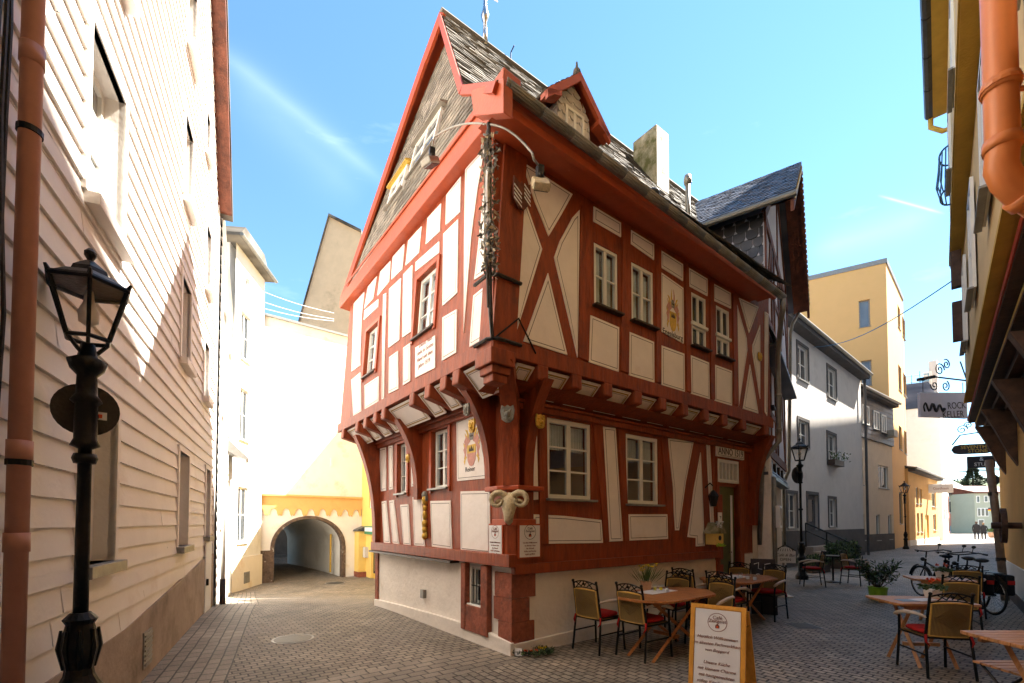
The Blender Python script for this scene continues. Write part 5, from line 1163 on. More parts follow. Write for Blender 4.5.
# low yellow house, white house, orange-framed shop
lP, lQ = (28.6,33.2), (37.9,41.0); fl_ = wallframe(lP,lQ)
lo = [fl_.rect(915.8,487,918.8,504), fl_.rect(919.5,489,922,504), fl_.rect(916.8,513,919.5,532), fl_.rect(920.5,513,923.3,532), fl_.rect(931.5,492,936,507), fl_.rect(933,514,936.5,530), (*fl_.rect(925,515,929.5,544.5),'d')]
LH, fl_ = rowhouse('low_yellow_house', 'low pale yellow house with a flat eave beyond the amber tower', lP, lQ, 5.6, lo, M['ochre'], 6, (.4, M['render_pink']), rise=.8, bars=(1,1))
r = lo[-1]; m = MB(); m.fbox(fl_, r[0], r[1], 0, r[3], -.14, -.1); m.build('door', M['yellow'], LH)
bx = thing('white_projecting_sign', 'white projecting box sign on the low yellow house', 'sign', at(940,488.5,38)); c = at(940,488.5,38); f = Frame(c, V((.93,-.36,0))); f.n = V((-.36,-.93,0))
m = MB(); m.fbox(f, -.82, .82, -.36, .36, -.12, .12); m.build('sign_box', M['sky_white'], bx, bevel=.02); text('lettering', 'Gasthaus', f, 0, 0, .28, M['inkbrown'], bx, .122); m = MB(); m.tube([f.at(-.8,.2,0), f.at(-1.6,.2,0)], .03, 6); m.build('arm', M['iron'], bx)
wc = V((40.2,43.0,0)); wA = V((-.855,.518,0)); wB = V((.727,.686,0)); 
WW = thing('white_mansard_house', 'white house with dark mansard roof and iron cresting beyond the yellow houses', 'house', wc)
m = MB(); q = [wc, wc+wB*6, wc+wB*6+wA*9, wc+wA*9]; m.hexa([p-Z*.3 for p in q]+[p+Z*12.6 for p in q]); m.build('wall', M['render_white'], WW)
m = MB(); ctr = (q[0]+q[2])/2; m.hexa([p+Z*12.62+(p-ctr)*.04 for p in q]+[p+Z*15.2+(ctr-p)*.18 for p in q]); m.build('roof', M['slate_blue'], WW)
fw_ = wallframe((wc.x,wc.y),(wc.x+wB.x*6,wc.y+wB.y*6),(30,45)); 
if fw_.n.dot(V((.7,-.7,0))) < 0: fw_.n = -fw_.n
for z in (9.2,5.6,2.0):
    for u in (1.0,3.6): m = MB(); m.fbox(fw_, u, u+1.0, z, z+2.1, -.05, .02); m.build('window', M['dglass'], WW)
m = MB(); tq = [p+Z*15.2+(ctr-p)*.18 for p in q]
for i in range(4):
    a, b = tq[i], tq[(i+1) % 4]; m.tube([a+Z*.1, b+Z*.1], .04, 4); m.tube([a+Z*.75, b+Z*.75], .03, 4)
    for k in range(12): p = a+(b-a)*k/12; m.tube([p, p+Z*(1.1 if k % 2 else .8)], .035, 4)
m.build('roof_cresting', surf('blue_green_iron', (.10,.28,.38), .5, .1), WW)
m = MB(); p = tq[3]*.5+tq[0]*.5; m.tube([p, p+Z*3.4], .05, 5); m.box(p+Z*1.5-V((.5,0,0)), (.8,.05,.4)); m.build('flag_pole', surf('blue_pole', (.08,.25,.45), .5, .1), WW)
for k, h in ((.1,3.2),(.35,2.2)):
    m = MB(); p = wc+wA*(k*1.6+.3)+wB*1.0; m.box(p+Z*(13.2+h/2), (.6,.6,h+1.6), .7); m.build('chimney', M['render_grey'] if k < .2 else M['render_pink'], WW)
oP, oQ = (47.0,50.0), (52.9,55.8); fo_ = wallframe(oP,oQ)
OH = thing('orange_framed_shop', 'narrow shop front with orange-red window frames at the street end', 'shop', (*oP,0))
m = MB(); m.prism(fo_, [(0,-.3),(fo_.L,-.3),(fo_.L,5.2),(0,5.2)], -5, 0); m.build('wall', M['render_white'], OH)
for i in range(4):
    for z0, z1 in ((.5,2.4),(2.7,4.8)):
        m = MB(); u = .3+i*2.0; m.fbox(fo_, u, u+1.6, z0, z1, 0, .06); fr_ = m.build('window_frame', surf('orange_frame', (.55,.12,.04), .5, .1) if not (i or z0 > 1) else bpy.data.materials['orange_frame'], OH)
        m = MB(); m.fbox(fo_, u+.2, u+1.4, z0+.2, z1-.2, .06, .07); m.build('pane', M['dglass'], fr_)
# plaza end: blue house, white gable house with garage, cream house, far roofs
def box_house(name, label, x0, x1, y, depth, z1, mat, rise, roofm, wins=(), cat='house', ridge='x'):
    T_ = thing(name, label, cat, ((x0+x1)/2, y, 0)); f = Frame(V((x0,y,0)), V((1,0,0))); f.n = V((0,-1,0)); W_ = x1-x0
    m = MB(); m.prism(f, [(0,-.3),(W_,-.3),(W_,z1)]+([(W_/2,z1+rise)] if ridge == 'y' else [])+[(0,z1)], -depth, 0); m.build('wall', mat, T_)
    m = MB(); o = .4
    if ridge == 'x':
        for s in (0, 1):
            d0, d1 = (o, -depth/2) if s == 0 else (-depth-o, -depth/2)
            m.hexa([f.at(-o,z1,d0),f.at(W_+o,z1,d0),f.at(W_+o,z1+rise,d1),f.at(-o,z1+rise,d1),f.at(-o,z1+.2,d0),f.at(W_+o,z1+.2,d0),f.at(W_+o,z1+rise+.2,d1),f.at(-o,z1+rise+.2,d1)])
        for u in (0, W_): m.face([f.at(u,z1,0), f.at(u,z1,-depth), f.at(u,z1+rise,-depth/2)])
    else:
        for u0 in (-o, W_+o): m.hexa([f.at(u0,z1-.3,o),f.at(W_/2,z1+rise,o),f.at(W_/2,z1+rise,-depth),f.at(u0,z1-.3,-depth),f.at(u0,z1,o),f.at(W_/2,z1+rise+.25,o),f.at(W_/2,z1+rise+.25,-depth),f.at(u0,z1,-depth)])
    m.build('roof', M[roofm], T_)
    for (a,b,c,e) in wins:
        m = MB(); m.fbox(f, a-.12, b+.12, c-.12, e+.12, 0, .05); w_ = m.build('window', M['white'], T_); m = MB(); m.fbox(f, a, b, c, e, .05, .07); m.build('pane', M['dglass'], w_)
    return T_, f
def X(px, Y): return (px-512)/FPX*Y
T1, f1 = box_house('pale_blue_house', 'pale blue house with a shop window at the end of the street', 62, X(962.5,76), 76, 9, 6.2, M['paleblue'], 2.6, 'slate', [(9.3,11.0,3.4,5.2)])
m = MB(); u = X(951,76)-62; m.fbox(f1, u-1.5, u+.9, 1.2, 3.2, 0, .08); m.build('shop_window', M['crest_pink'], T1); m = MB(); m.ball(f1.at(X(959.6,76)-62,2.4,.1), .35, 8, 6); m.build('round_sign', M['flower_r'], T1)
T2, f2b = box_house('white_gable_house', 'white gabled house with a tall grey garage door at the street end', X(962.8,78), X(974.3,78), 78, 12, 5.6, M['render_white'], 2.4, 'render_grey', [], ridge='x')
m = MB(); u = X(964.2,78)-X(962.8,78); m.fbox(f2b, u, u+.75, 0, 4.0, 0, .08); m.build('garage_door', M['darkplinth'], T2)
T3, f3b = box_house('far_blue_roof_house', 'pale blue-white gable behind the blue house at the street end', X(950,95), X(968,95), 95, 10, 8.2, M['paleblue'], 3.2, 'render_grey', [])
cy = 72; cx0 = X(975,cy); T4, f4 = box_house('pale_green_plaza_house', 'pale green house with a flag facing the sunny square', cx0, X(1003,cy)+3, cy, 9, 6.3, M['cream2'], 1.3, 'bargebrown',
   [(X(a,cy)-cx0, X(b,cy)-cx0, 1.65-(d-523)/FPX*cy, 1.65-(c-523)/FPX*cy) for a, b, c, d in ((977.4,979.4,496.5,502),(985,987.6,496.5,501.5),(990,993,496.5,501.5),(978,980,508.7,515.7),(981.5,984,508.7,515.7),(985.5,988,508.7,515.7),(995,998,508.7,515),(978.5,983,520,532))])
fgx = thing('wall_flag', 'black, red and gold flag hanging on the pale green house', 'flag', at(990.5,510,70))
for i, mt in enumerate(('ink', 'flower_r', 'flower_y')): m = MB(); c = at(991,508.6+i*1.0,70); m.box(c, (.85,.05,.16)); m.build('flag_stripe', M[mt], fgx)
m = MB(); m.tube([at(988.3,508,70), at(993.6,507,70.6)], .03, 5); m.build('pole', M['iron'], fgx)
pn = thing('street_end_planter', 'round tub planter with green shrub on the far sunny square', 'planter', (X(994,52),52,0))
m = MB(); m.lathe([(.35,0),(.5,.1),(.55,.55),(.5,.6)], (X(994,52),52,0), 14); m.build('tub', M['terracotta'], pn); m = MB()
for i in range(500): a = random.random()*6.28; b = random.random(); m.leaf(V((X(994,52)+math.cos(a)*.62*b, 52+math.sin(a)*.6*b, .6+.55*random.random()*(1-b*.6))), V((random.random()-.5,random.random()-.5,random.random())), .09, .16)
m.build('shrub', M['foliage'], pn)
# hill and its woods, conifer
m = MB(); n = 60
hx = [(-60+8*i) for i in range(90)]
for i in range(len(hx)-1):
    for k in range(7):
        def hp(x, k): d = 210+k*28; h = -1+(46+6*math.sin(x*.012+1)+3*math.sin(x*.05)-.02*max(0, x-150))*sm(k/6); return (x, d, h)
        m.face([hp(hx[i],k), hp(hx[i+1],k), hp(hx[i+1],k+1), hp(hx[i],k+1)])
m.build('wooded_hill', surf('hill_meadow', (.06,.085,.03), .95, .3, .03, 0), smooth=True, kind='structure')
m = MB(); random.seed(11)
for i in range(2600):
    x = 80+random.random()*230; k = random.random()*6; p = hp(x, k); r = 1.2+2.4*random.random()
    c = V(p)+Z*r*.6
    for j in range(7): m.leaf(c+V((random.gauss(0,r*.5),random.gauss(0,r*.5),random.gauss(0,r*.45))), V((random.random()-.5,random.random()-.5,random.random())), r*.7, r*.9, random.choice((0,0,1,2)))
m.build('hillside_forest', [surf('spring_leaf', (.055,.08,.022), .9, .4, .2, 0), surf('bare_brown_twig', (.085,.065,.038), .9, .4, .2, 0), surf('evergreen', (.022,.038,.018), .9, .4, .2, 0)], kind='stuff')
ct = thing('dark_conifer', 'broad dark conifer rising above the roofs at the street end', 'tree', (X(974,110),110,0)); cx_ = X(974,110)
m = MB(); m.tube([(cx_,110,0),(cx_,110,8),(cx_,110,14.5)], [.5,.35,.08], 8); m.build('trunk', M['bark'], ct)
m = MB()
for i in range(7000):
    t = random.random()**.8; h = 3+12*t; rad = 4.6*(1-t)**.75*(.85+.3*math.sin(h*2.2))+.2; a = random.random()*6.28; r = rad*math.sqrt(random.random()); gap = math.sin(a*5+h*1.3)
    if gap > .8: continue
    m.leaf(V((cx_+math.cos(a)*r, 110+math.sin(a)*r, h-r*.15)), V((math.cos(a),math.sin(a),random.random()*.6-.3)), .28, .6, 0 if random.random() < .7 else 1)
m.build('crown', [M['foliage_dark'], surf('fir_green', (.045,.075,.03), .8, .4, 3, 0)], ct)
# ================================================================= RIGHT EDGE: yellow house over the dark canopy
RD = V((.68,.733,0)); W1 = V((4.39,4.1,0)); W0 = W1-RD*13; RL = 7.95; rf = Frame(W1, RD)
if rf.n.dot(V((-.733,.68,0))) < 0: rf.n = -rf.n
YR = thing('yellow_jettied_house', 'tall yellow house on the right edge with mustard soffits above a dark brown canopy', 'house', rf.at(0,0))
u0 = -13
m = MB(); m.fbox(rf, u0, RL, 4.3, 7.3, -5.5, -.04); m.fbox(rf, u0, RL, 7.3, 10.9, -5.5, .13); m.build('upper_wall', surf('warm_yellow_render', (.74,.53,.26), .9, .06, 2, .25, 30, (.62,.42,.18), .8), YR)
m = MB(); m.fbox(rf, u0, RL-.01, 7.26, 7.30, -.04, .15); m.fbox(rf, u0, RL-.01, 4.24, 4.30, -.14, .0); m.fbox(rf, u0, RL-.05, 7.30, 7.42, .13, .17); m.build('soffit', M['mustard'], YR)
m = MB(); m.fbox(rf, u0, RL+3, -.3, 4.2, -5.5, -.70); m.build('ground_wall', M['ochre'], YR)
m = MB(); m.fbox(rf, u0, RL+3, -.3, .78, -1, -.67); m.build('white_base', M['render_white'], YR); m = MB(); m.fbox(rf, u0, RL+3, -.3, .22, -1, -.655); m.build('dark_base', M['darkplinth'], YR)
m = MB(); m.fbox(rf, u0, RL+.1, 10.86, 10.95, .13, .36); m.build('eaves_soffit', M['mustard'], YR)
m = MB(); 
for a_ in range(22): uu = u0+a_*.955; m.tube([rf.at(uu,10.92,.42), rf.at(uu+.93,10.92,.42)], .085, 8)
m.build('gutter', M['irong'], YR)
m = MB(); q0, q1 = rf.at(RL+.05,10.9,.4), rf.at(RL+.05,10.5,.3); m.tube([q0, q0-Z*.25, rf.at(RL+.05,10.45,.2), rf.at(RL+.05,10.45,.0)], .05, 8); m.build('gutter_outlet', M['mustard'], YR, smooth=True)
m = MB(); m.hexa([rf.at(u0,10.95,.4),rf.at(RL+.1,10.95,.4),rf.at(RL+.1,16.6,-3.4),rf.at(u0,16.6,-3.4),rf.at(u0,11.1,.4),rf.at(RL+.1,11.1,.4),rf.at(RL+.1,16.8,-3.4),rf.at(u0,16.8,-3.4)])
m.face([rf.at(RL,10.9,.3), rf.at(RL,10.9,-5.5), rf.at(RL,16.6,-3.4)]); m.face([rf.at(u0,10.9,.3), rf.at(u0,10.9,-5.5), rf.at(u0,16.6,-3.4)]); m.build('roof', M['slate'], YR)
m = MB(); m.fbox(rf, u0, 3.3, 11.2, 17.6, -5.5, -.3); m.build('sun_shade_block', M['ochre'], YR)  # unseen block added above the eaves to shade the left wall
# window shutters and flower boxes that stick out of the street face
for z0, z1 in ((5.35,6.15),(6.45,7.2)):
    m = MB(); m.fbox(rf, 6.9, 7.05, z0, z1, 0, .16); m.build('open_shutter', M['brownwood'], YR, bevel=.01)
for uu in (-2.5, .5, 3.2, 5.8):
    window(YR, rf, (uu,uu+.9,5.0,6.6), .02, 2, 2, .06, .02, M['white'], M['dglass'], M['lead'], None, so=.08, dep=.04); window(YR, rf, (uu,uu+.9,8.3,9.8), .16, 2, 2, .06, .02, M['white'], M['dglass'], M['lead'], None, so=.21, dep=.04)
m = MB(); bc = rf.at(6.6,8.6,.2)
for k in range(9):
    a = -PI/2+PI*k/8; p = lambda r, z: rf.at(6.9+.35*math.sin(a), z, .13+.16*math.cos(a)*r)
    m.tube([p(1,8.35), p(1.35,8.6), p(1.1,8.95), p(1,9.2)], .012, 5)
m.tube([rf.at(6.9+.35*math.sin(-PI/2+PI*k/12), 9.2, .13+.16*math.cos(-PI/2+PI*k/12)) for k in range(13)], .018, 5); m.tube([rf.at(6.9+.35*math.sin(-PI/2+PI*k/12), 8.35, .13+.16*math.cos(-PI/2+PI*k/12)) for k in range(13)], .018, 5)
m.build('bowed_window_grille', surf('blue_iron', (.07,.16,.30), .5, .1), YR)
# canopy: stepped brown boards with coloured battens
CP = thing('brown_shop_canopy', 'dark brown timber canopy with red and yellow battens along the right-hand shop fronts', 'canopy', rf.at(4,0,-.4))
m = MB(); steps = [(-.14,4.24),(-.26,4.14),(-.40,4.04),(-.55,3.94),(-.70,3.84)]
for i in range(len(steps)-1):
    (d1,z1),(d0,z0) = steps[i], steps[i+1]; m.fbox(rf, u0, RL+2.2, z0, 4.24-.001*i, d0, d1)
m.build('boards', M['brownwood'], CP)
for d, z, mt, r in ((-.17,4.20,'redline',.028),(-.30,4.10,'yelline',.022),(-.37,4.08,'redline',.022),(-.47,3.99,'yelline',.020)):
    m = MB(); m.tube([rf.at(u0,z,d+.03), rf.at(RL+2.1,z,d+.03)], r, 6); m.build('batten', M[mt], CP)
for uu in (2.1, 4.6, 7.2, 9.4):
    m = MB(); f = Frame(rf.at(uu,0,0), -rf.n); f.n = -RD
    m.prism(f, [(.22,3.92),(.70,3.86),(.70,2.75),(.58,3.0),(.40,3.5)], -.12, .12); m.build('triangular_bracket', M['brownwood'], CP, bevel=.01)
# row continuing beyond on the right, over-tall to shade the street, white for neutral bounce
r2 = wallframe((10.36,9.47),(40.9,38.5),(0,30)); R2H = thing('overtall_shade_row', 'white shop row along the right side of the street, made over-tall to shade it', 'house', r2.at(15,0))
m = MB(); m.prism(r2, [(0,-.3),(r2.L,-.3),(r2.L,22.5),(0,22.5)], -8, 0); m.build('wall', M['render_white'], R2H)
m = MB(); m.hexa([r2.at(0,22.5,.3),r2.at(r2.L,22.5,.3),r2.at(r2.L,26,-4),r2.at(0,26,-4),r2.at(0,22.7,.3),r2.at(r2.L,22.7,.3),r2.at(r2.L,26.2,-4),r2.at(0,26.2,-4)]); m.build('roof', M['slate'], R2H)
for i in range(7): window(R2H, r2, (3.5+i*3.8,4.6+i*3.8,1,2.6), .02, 2, 2, .07, .03, M['white'], M['dglass'], None, None, dep=.04); window(R2H, r2, (3.5+i*3.8,4.6+i*3.8,4.6,6.2), .02, 2, 2, .07, .03, M['white'], M['dglass'], None, None, dep=.04)
# lower downpipe leaning by the canopy, cart wheel
bp_ = thing('brown_leaning_downpipe', 'rusty brown downpipe leaning out below the canopy at the right wall', 'pipe', at(1005,600,9.9))
m = MB(); m.tube([at(1006,606,9.9), at(996,515,10.0), at(989,460,10.1)], .07, 12); m.build('pipe', surf('rusty_brown_pipe', (.24,.17,.12), .45, .3, 6, .2, 30, (.40,.33,.26), 5), bp_, smooth=True)
for t in (0, .3, .75): m = MB(); p = at(1006,606,9.9)*(1-t)+at(989,460,10.1)*t; m.tube([p, p+Z*.08], .082, 12); m.build('pipe_collar', M['irong'], bp_)
cw = thing('wooden_cart_wheel', 'old dark wooden cart wheel hanging on the ochre wall at the right edge', 'wheel', rf.at(6.6,1.58,-.48))
hub = rf.at(6.75,1.60,-.45); ax = rf.n
m = MB(); R0 = .33; x_ = RD
for k in range(24):
    a, b = 2*PI*k/24, 2*PI*(k+1)/24; P_ = lambda r, t, d: hub+x_*math.cos(t)*r+Z*math.sin(t)*r+ax*d
    m.hexa([P_(R0-.06,a,-.04),P_(R0,a,-.04),P_(R0,b,-.04),P_(R0-.06,b,-.04),P_(R0-.06,a,.04),P_(R0,a,.04),P_(R0,b,.04),P_(R0-.06,b,.04)])
m.build('rim', M['brownwood'], cw)
for k in range(10): a = 2*PI*k/10; m = MB(); m.tube([hub, hub+(x_*math.cos(a)+Z*math.sin(a))*(R0-.05)], .018, 6); m.build('spoke', M['brownwood'], cw)
m = MB(); m.tube([hub-ax*.24, hub+ax*.16], .06, 12); m.build('hub', M['brownwood'], cw)
# orange downpipe close to the camera
op = thing('orange_downpipe', 'fat orange downpipe with elbow at the top right, closest pipe to the viewer', 'pipe', at(1000,100,2.4))
X0 = at(1002,160,2.5)
m = MB(); T0 = at(1001,100,2.5); top = V((T0.x,T0.y,9)); el = at(1001,168,2.5)
m.tube([top, V((T0.x,T0.y,el.z+.12)), el, el+V((.03,.0,-.07)), el+V((.09,.0,-.13)), el+V((.18,.0,-.19)), el+V((.5,.05,-.36))], .072, 16); m.build('pipe', M['orange'], op, smooth=True)
for z in (at(1001,92,2.5).z, at(1001,150,2.5).z): m = MB(); m.tube([V((T0.x,T0.y,z)), V((T0.x,T0.y,z+.06))], .082, 16); m.build('pipe_collar', M['orange'], op, smooth=True)
m = MB(); m.tube([el+V((.10,0,-.14)), el+V((.15,0,-.175))], .085, 16); m.build('pipe_collar', M['orange'], op, smooth=True)
m = MB(); p = V((T0.x,T0.y,at(1001,89,2.5).z)); m.tube([p, p+Z*.02], .088, 16); m.tube([p+V((.08,0,0)), p+V((.25,-.02,0))], .014, 6); m.build('pipe_clamp', M['orange'], op)
m = MB(); q = V((T0.x+.30,T0.y+.05,0)); m.box((q.x+.02,q.y,7), (.28,.10,7.6), .8); m.build('wall_strip', M['orange'], YR)
# pub signs on the right
def hsign(name, label, x0, y0, x1, y1, Y0, Y1, mat, frame=None): pass
A0, A1 = at(919,406,11.3), at(966,404,11.75); d = (A1-A0); d.z = 0; wd = d.length; f = Frame(A0, d.normalized()); f.n = V((d.y,-d.x,0)).normalized()
if f.n.y > 0: f.n = -f.n
z0, z1 = at(940,418,11.5).z, at(940,394,11.5).z; z0 -= A0.z; z1 -= A0.z; tl = .10
rk = thing('hanging_pub_sign', 'pale lilac pub sign with a painted black snake on a scrolled iron bracket', 'sign', at(942,405,11.5))
m = MB(); m.prism(f, [(0,z0-.02),(wd,z0+.02+tl*.2),(wd,z1+tl),(0,z1-.02)], -.03, .03); sb = m.build('sign_board', M['lilac'], rk, bevel=.006)
m = MB(); pts = [f.at(.10+.42*wd/1.2*i/24*1.2, .02+.10*math.sin(i*.75)*(1-.2*i/24)-.04, .036) for i in range(25)]; m.tube(pts, [.035*(1-.5*abs(i-12)/12) for i in range(25)], 6); m.ball(pts[-1]+Z*.04, .045, 6, 4); m.tube([pts[0], pts[0]-Z*.12+f.u*.03], .02, 5); m.build('painted_snake', M['ink'], sb)
text('lettering', 'ROCK', f, wd*.76, .085, .24, M['ink'], sb, .033, rot=.1); text('lettering', 'KELLER', f, wd*.68, -.15, .24, M['ink'], sb, .033, rot=.1)
m = MB()
def scroll(c, r, turns, s=1, a0=0, u=None, w=.012):
    u = u or f.u; n = 26; return [c+u*(s*math.cos(a0+turns*2*PI*i/n)*r*(1-.8*i/n))+Z*(math.sin(a0+turns*2*PI*i/n)*r*(1-.8*i/n)) for i in range(n+1)]
wl_ = f.at(wd+.1, z1+.42, 0); m.tube([f.at(.15,z1+.30,0), f.at(.55,z1+.42,0), wl_], .02, 6); m.tube([f.at(wd*.9,z1+.9,0), f.at(wd+.12,z1+.3,0)], .015, 6)
for c, r, t, s, a in ((f.at(.75,z1+.62,0),.17,1.6,1,0),(f.at(1.0,z1+.78,0),.13,1.5,-1,1),(f.at(.55,z1+.20,0),.13,1.4,1,3),(f.at(.95,z1+.22,0),.14,1.5,-1,2)): m.tube(scroll(c,r,t,s,a), .014, 5)
for uu in (.15, wd-.1): m.tube([f.at(uu,z1,0), f.at(uu,z1+.36,0)], .008, 5)
for k in range(7): m.box(f.at(.0+.09*k,z1+.30+.02*k,0),(.05,.05,.07),k)
m.build('scroll_bracket', M['irong'], rk)
C0 = at(973,449,14.2); f = Frame(C0, V((.93,-.37,0))); f.n = V((-.37,-.93,0))
ss = thing('hanging_pub_sign', 'black board with pointed ends and gold lettering hanging below a teal scroll', 'sign', C0)
m = MB(); hw, hh = .52, .15; m.prism(f, [(-hw,0),(-hw+.07,hh*.8),(-hw+.2,hh),(hw-.2,hh),(hw-.07,hh*.8),(hw,0),(hw-.07,-hh*.8),(hw-.2,-hh),(-hw+.2,-hh),(-hw+.07,-hh*.8)], -.03, .03); b_ = m.build('board', M['ink'], ss)
text('lettering', 'SEVENTH', f, 0, .055, .15, M['crest_gold'], b_, .033); text('lettering', 'STONE', f, .1, -.07, .15, M['crest_gold'], b_, .033)
m = MB(); m.tube([f.at(-.5,.15,0), f.at(-.3,.45,0), f.at(.1,.5,0), f.at(.7,.4,0)], .02, 6); m.tube(scroll(f.at(-.25,.62,0),.14,1.5,1,0), .014, 5); m.tube(scroll(f.at(-.1,.75,0),.1,1.5,-1,0), .014, 5); m.build('scroll_bracket', surf('teal_iron', (.05,.20,.24), .5, .1), ss)
C1 = at(981,462,14.8); f = Frame(C1, V((.93,-.37,0))); f.n = V((-.37,-.93,0)); s2 = thing('hanging_pub_sign', 'dark square sign with white lettering below the gold-lettered board', 'sign', C1)
m = MB(); m.fbox(f, -.34, .34, -.19, .19, -.03, .03); b_ = m.build('board', M['ink'], s2); text('lettering', '&', f, 0, .09, .17, M['sky_white'], b_, .033); text('lettering', 'STUB', f, 0, -.08, .16, M['sky_white'], b_, .033)
m = MB(); m.tube([f.at(-.6,-.30,0), f.at(.7,-.26,0)], .018, 6); m.tube([f.at(-.33,.19,0), f.at(-.33,-.30,0)], .012, 6); m.build('iron_rail', M['iron'], s2)
C2 = at(993,480,19); s3 = thing('small_hanging_sign', 'small dark hanging sign on a thin bracket furthest along the right wall', 'sign', C2); f = Frame(C2, V((.93,-.37,0))); f.n = V((-.37,-.93,0))
m = MB(); m.ball(C2, .3, 10, 6, sx=(1,.2,.8)); m.build('board', M['irong'], s3); m = MB(); m.tube([f.at(-.7,.45,0), f.at(.7,.5,0)], .02, 6); m.tube([f.at(0,.2,0), f.at(0,.5,0)], .012, 6); m.build('bracket', M['iron'], s3)
wr2 = thing('street_cable', 'thin blue cable sagging across the street to the right-hand house', 'wire', at(900,310,20)); m = MB()
a, b = at(800,347,21), at(968,270,9.6); m.tube([a+(b-a)*i/16-Z*.55*math.sin(PI*i/16) for i in range(17)], .014, 5); m.build('wire', surf('blue_cable', (.05,.16,.30), .5, .1), wr2)
# ================================================================= STREET LAMPS
def lamp(name, label, loc, Ht, rz, sign=True, s=1.0, sr=.25):
    T_ = thing(name, label, 'street lamp', loc, rz, 'old lantern street lamps'); T_['_local'] = 1
    lz = Ht-.66*s; m = MB()
    m.lathe([(.0,0),(.17,0),(.17,.10),(.13,.16),(.10,.22),(.09,.55),(.115,.60),(.12,.64),(.095,.68),(.075,.72),(.07,.76),(.08,.82),(.092,.89),(.082,.97),(.068,1.03),(.085,1.06),(.05,1.10)], (0,0,0), 16)
    for k in range(8): a = 2*PI*k/8; m.tube([(.07*math.cos(a),.07*math.sin(a),.76),(.094*math.cos(a),.094*math.sin(a),.89),(.085*math.cos(a),.085*math.sin(a),1.0)], [.010,.016,.008], 5)
    m.build('base', M['iron'], T_, smooth=False, local=True)
    m = MB(); m.lathe([(.038,1.08),(.036,1.6),(.034,lz-.62),(.075,lz-.60),(.058,lz-.56),(.058,lz-.34),(.08,lz-.32),(.055,lz-.28),(.05,lz-.16),(.085,lz-.12),(.10,lz-.07),(.05,lz-.04),(.035,lz+.04)], (0,0,0), 12); m.lathe([(.055,2.02),(.065,2.05),(.055,2.08)], (0,0,0), 12)
    m.build('post', M['iron'], T_, smooth=True, local=True)
    m = MB(); rb, rt_, h0, h1 = .11*s, .205*s, lz+.07, lz+.07+.33*s
    hx6 = lambda r, z: [V((r*math.cos(PI/3*k+PI/6), r*math.sin(PI/3*k+PI/6), z)) for k in range(6)]
    b6, t6 = hx6(rb,h0), hx6(rt_,h1)
    for k in range(6):
        m.tube([b6[k], t6[k]], .012*s, 6); m.tube([b6[k], b6[(k+1)%6]], .013*s, 6); m.tube([t6[k], t6[(k+1)%6]], .018*s, 6)
        m.tube([t6[k], t6[k]*1.0+V((t6[k].x*.1,t6[k].y*.1,.04*s))], [.016*s,.008*s], 6)
    for k in (0, 3): m.tube([V((0,0,lz-.05)), V((b6[k].x*.5,b6[k].y*.5,lz+.0)), b6[k]], .012*s, 6)
    m.build('lantern_frame', M['iron'], T_, local=True)
    m = MB(); rr = [hx6(rt_*1.08,h1), hx6(rt_*.62,h1+.07*s), hx6(rt_*.50,h1+.075*s), hx6(rt_*.44,h1+.11*s), hx6(rt_*.22,h1+.15*s), hx6(.02*s,h1+.17*s)]
    m.tube_rings(rr); m.lathe([(.012*s,h1+.16*s),(.018*s,h1+.18*s),(.032*s,h1+.205*s),(.032*s,h1+.225*s),(.012*s,h1+.25*s)], (0,0,0), 10); m.build('lantern_roof', M['iron'], T_, local=True)
    m = MB()
    for k in range(6): a, b, c, d = b6[k]*.98, b6[(k+1)%6]*.98, t6[(k+1)%6]*.98, t6[k]*.98; a.z = b.z = h0; c.z = d.z = h1; m.face([a,b,c,d])
    m.build('lantern_glass', glassmat('lantern_glass', (.97,.93,.88)) if 'lantern_glass' not in bpy.data.materials else bpy.data.materials['lantern_glass'], T_, local=True)
    m = MB(); m.lathe([(.02,h1-.02),(.03,h1-.1),(.055*s,h1-.16),(.05*s,h1-.22),(.01,h1-.25)], (0,0,0), 10); m.build('bulb', M['sky_white'], T_, smooth=True, local=True)
    if sign:
        m = MB(); c = V((0,.075,lz-.36)); m.lathe([(sr,0),(sr,.012)], c, 28, 0, V((0,1,0))); rs_ = m.build('round_sign', M['irong'], T_, local=True)
        
        for zq in (.27,.40): m = MB(); m.tube([V((-.06,.06,lz-zq)), V((.06,.06,lz-zq))], .012, 6); m.build('sign_clamp', M['irong'], T_, local=True)
    return T_
L1p = V((-2.66,2.86,0)); l1 = lamp('street_lamp', 'large black lantern lamp closest to the viewer in front of the weatherboard wall', L1p, 3.39, .75, sr=.165)
c = V((.075,.070,3.39-.66-.39)); m = MB(); m.box(c, (.05,.004,.05)); stk = m.build('sticker', M['paper'], l1, local=True); m = MB(); m.box(c-V((.008,.003,.002)), (.02,.002,.024)); m.build('sticker_print', M['flower_r'], stk, local=True)
lamp('street_lamp', 'black lantern lamp with round sign beside the stone steps of the grey house', (8.52,13.6,0), 4.19, .4, s=1.15)
lamp('street_lamp', 'slim lantern lamp standing far down the street against the amber tower', (24.9,29.2,0), 4.35, .1, False, 1.3)
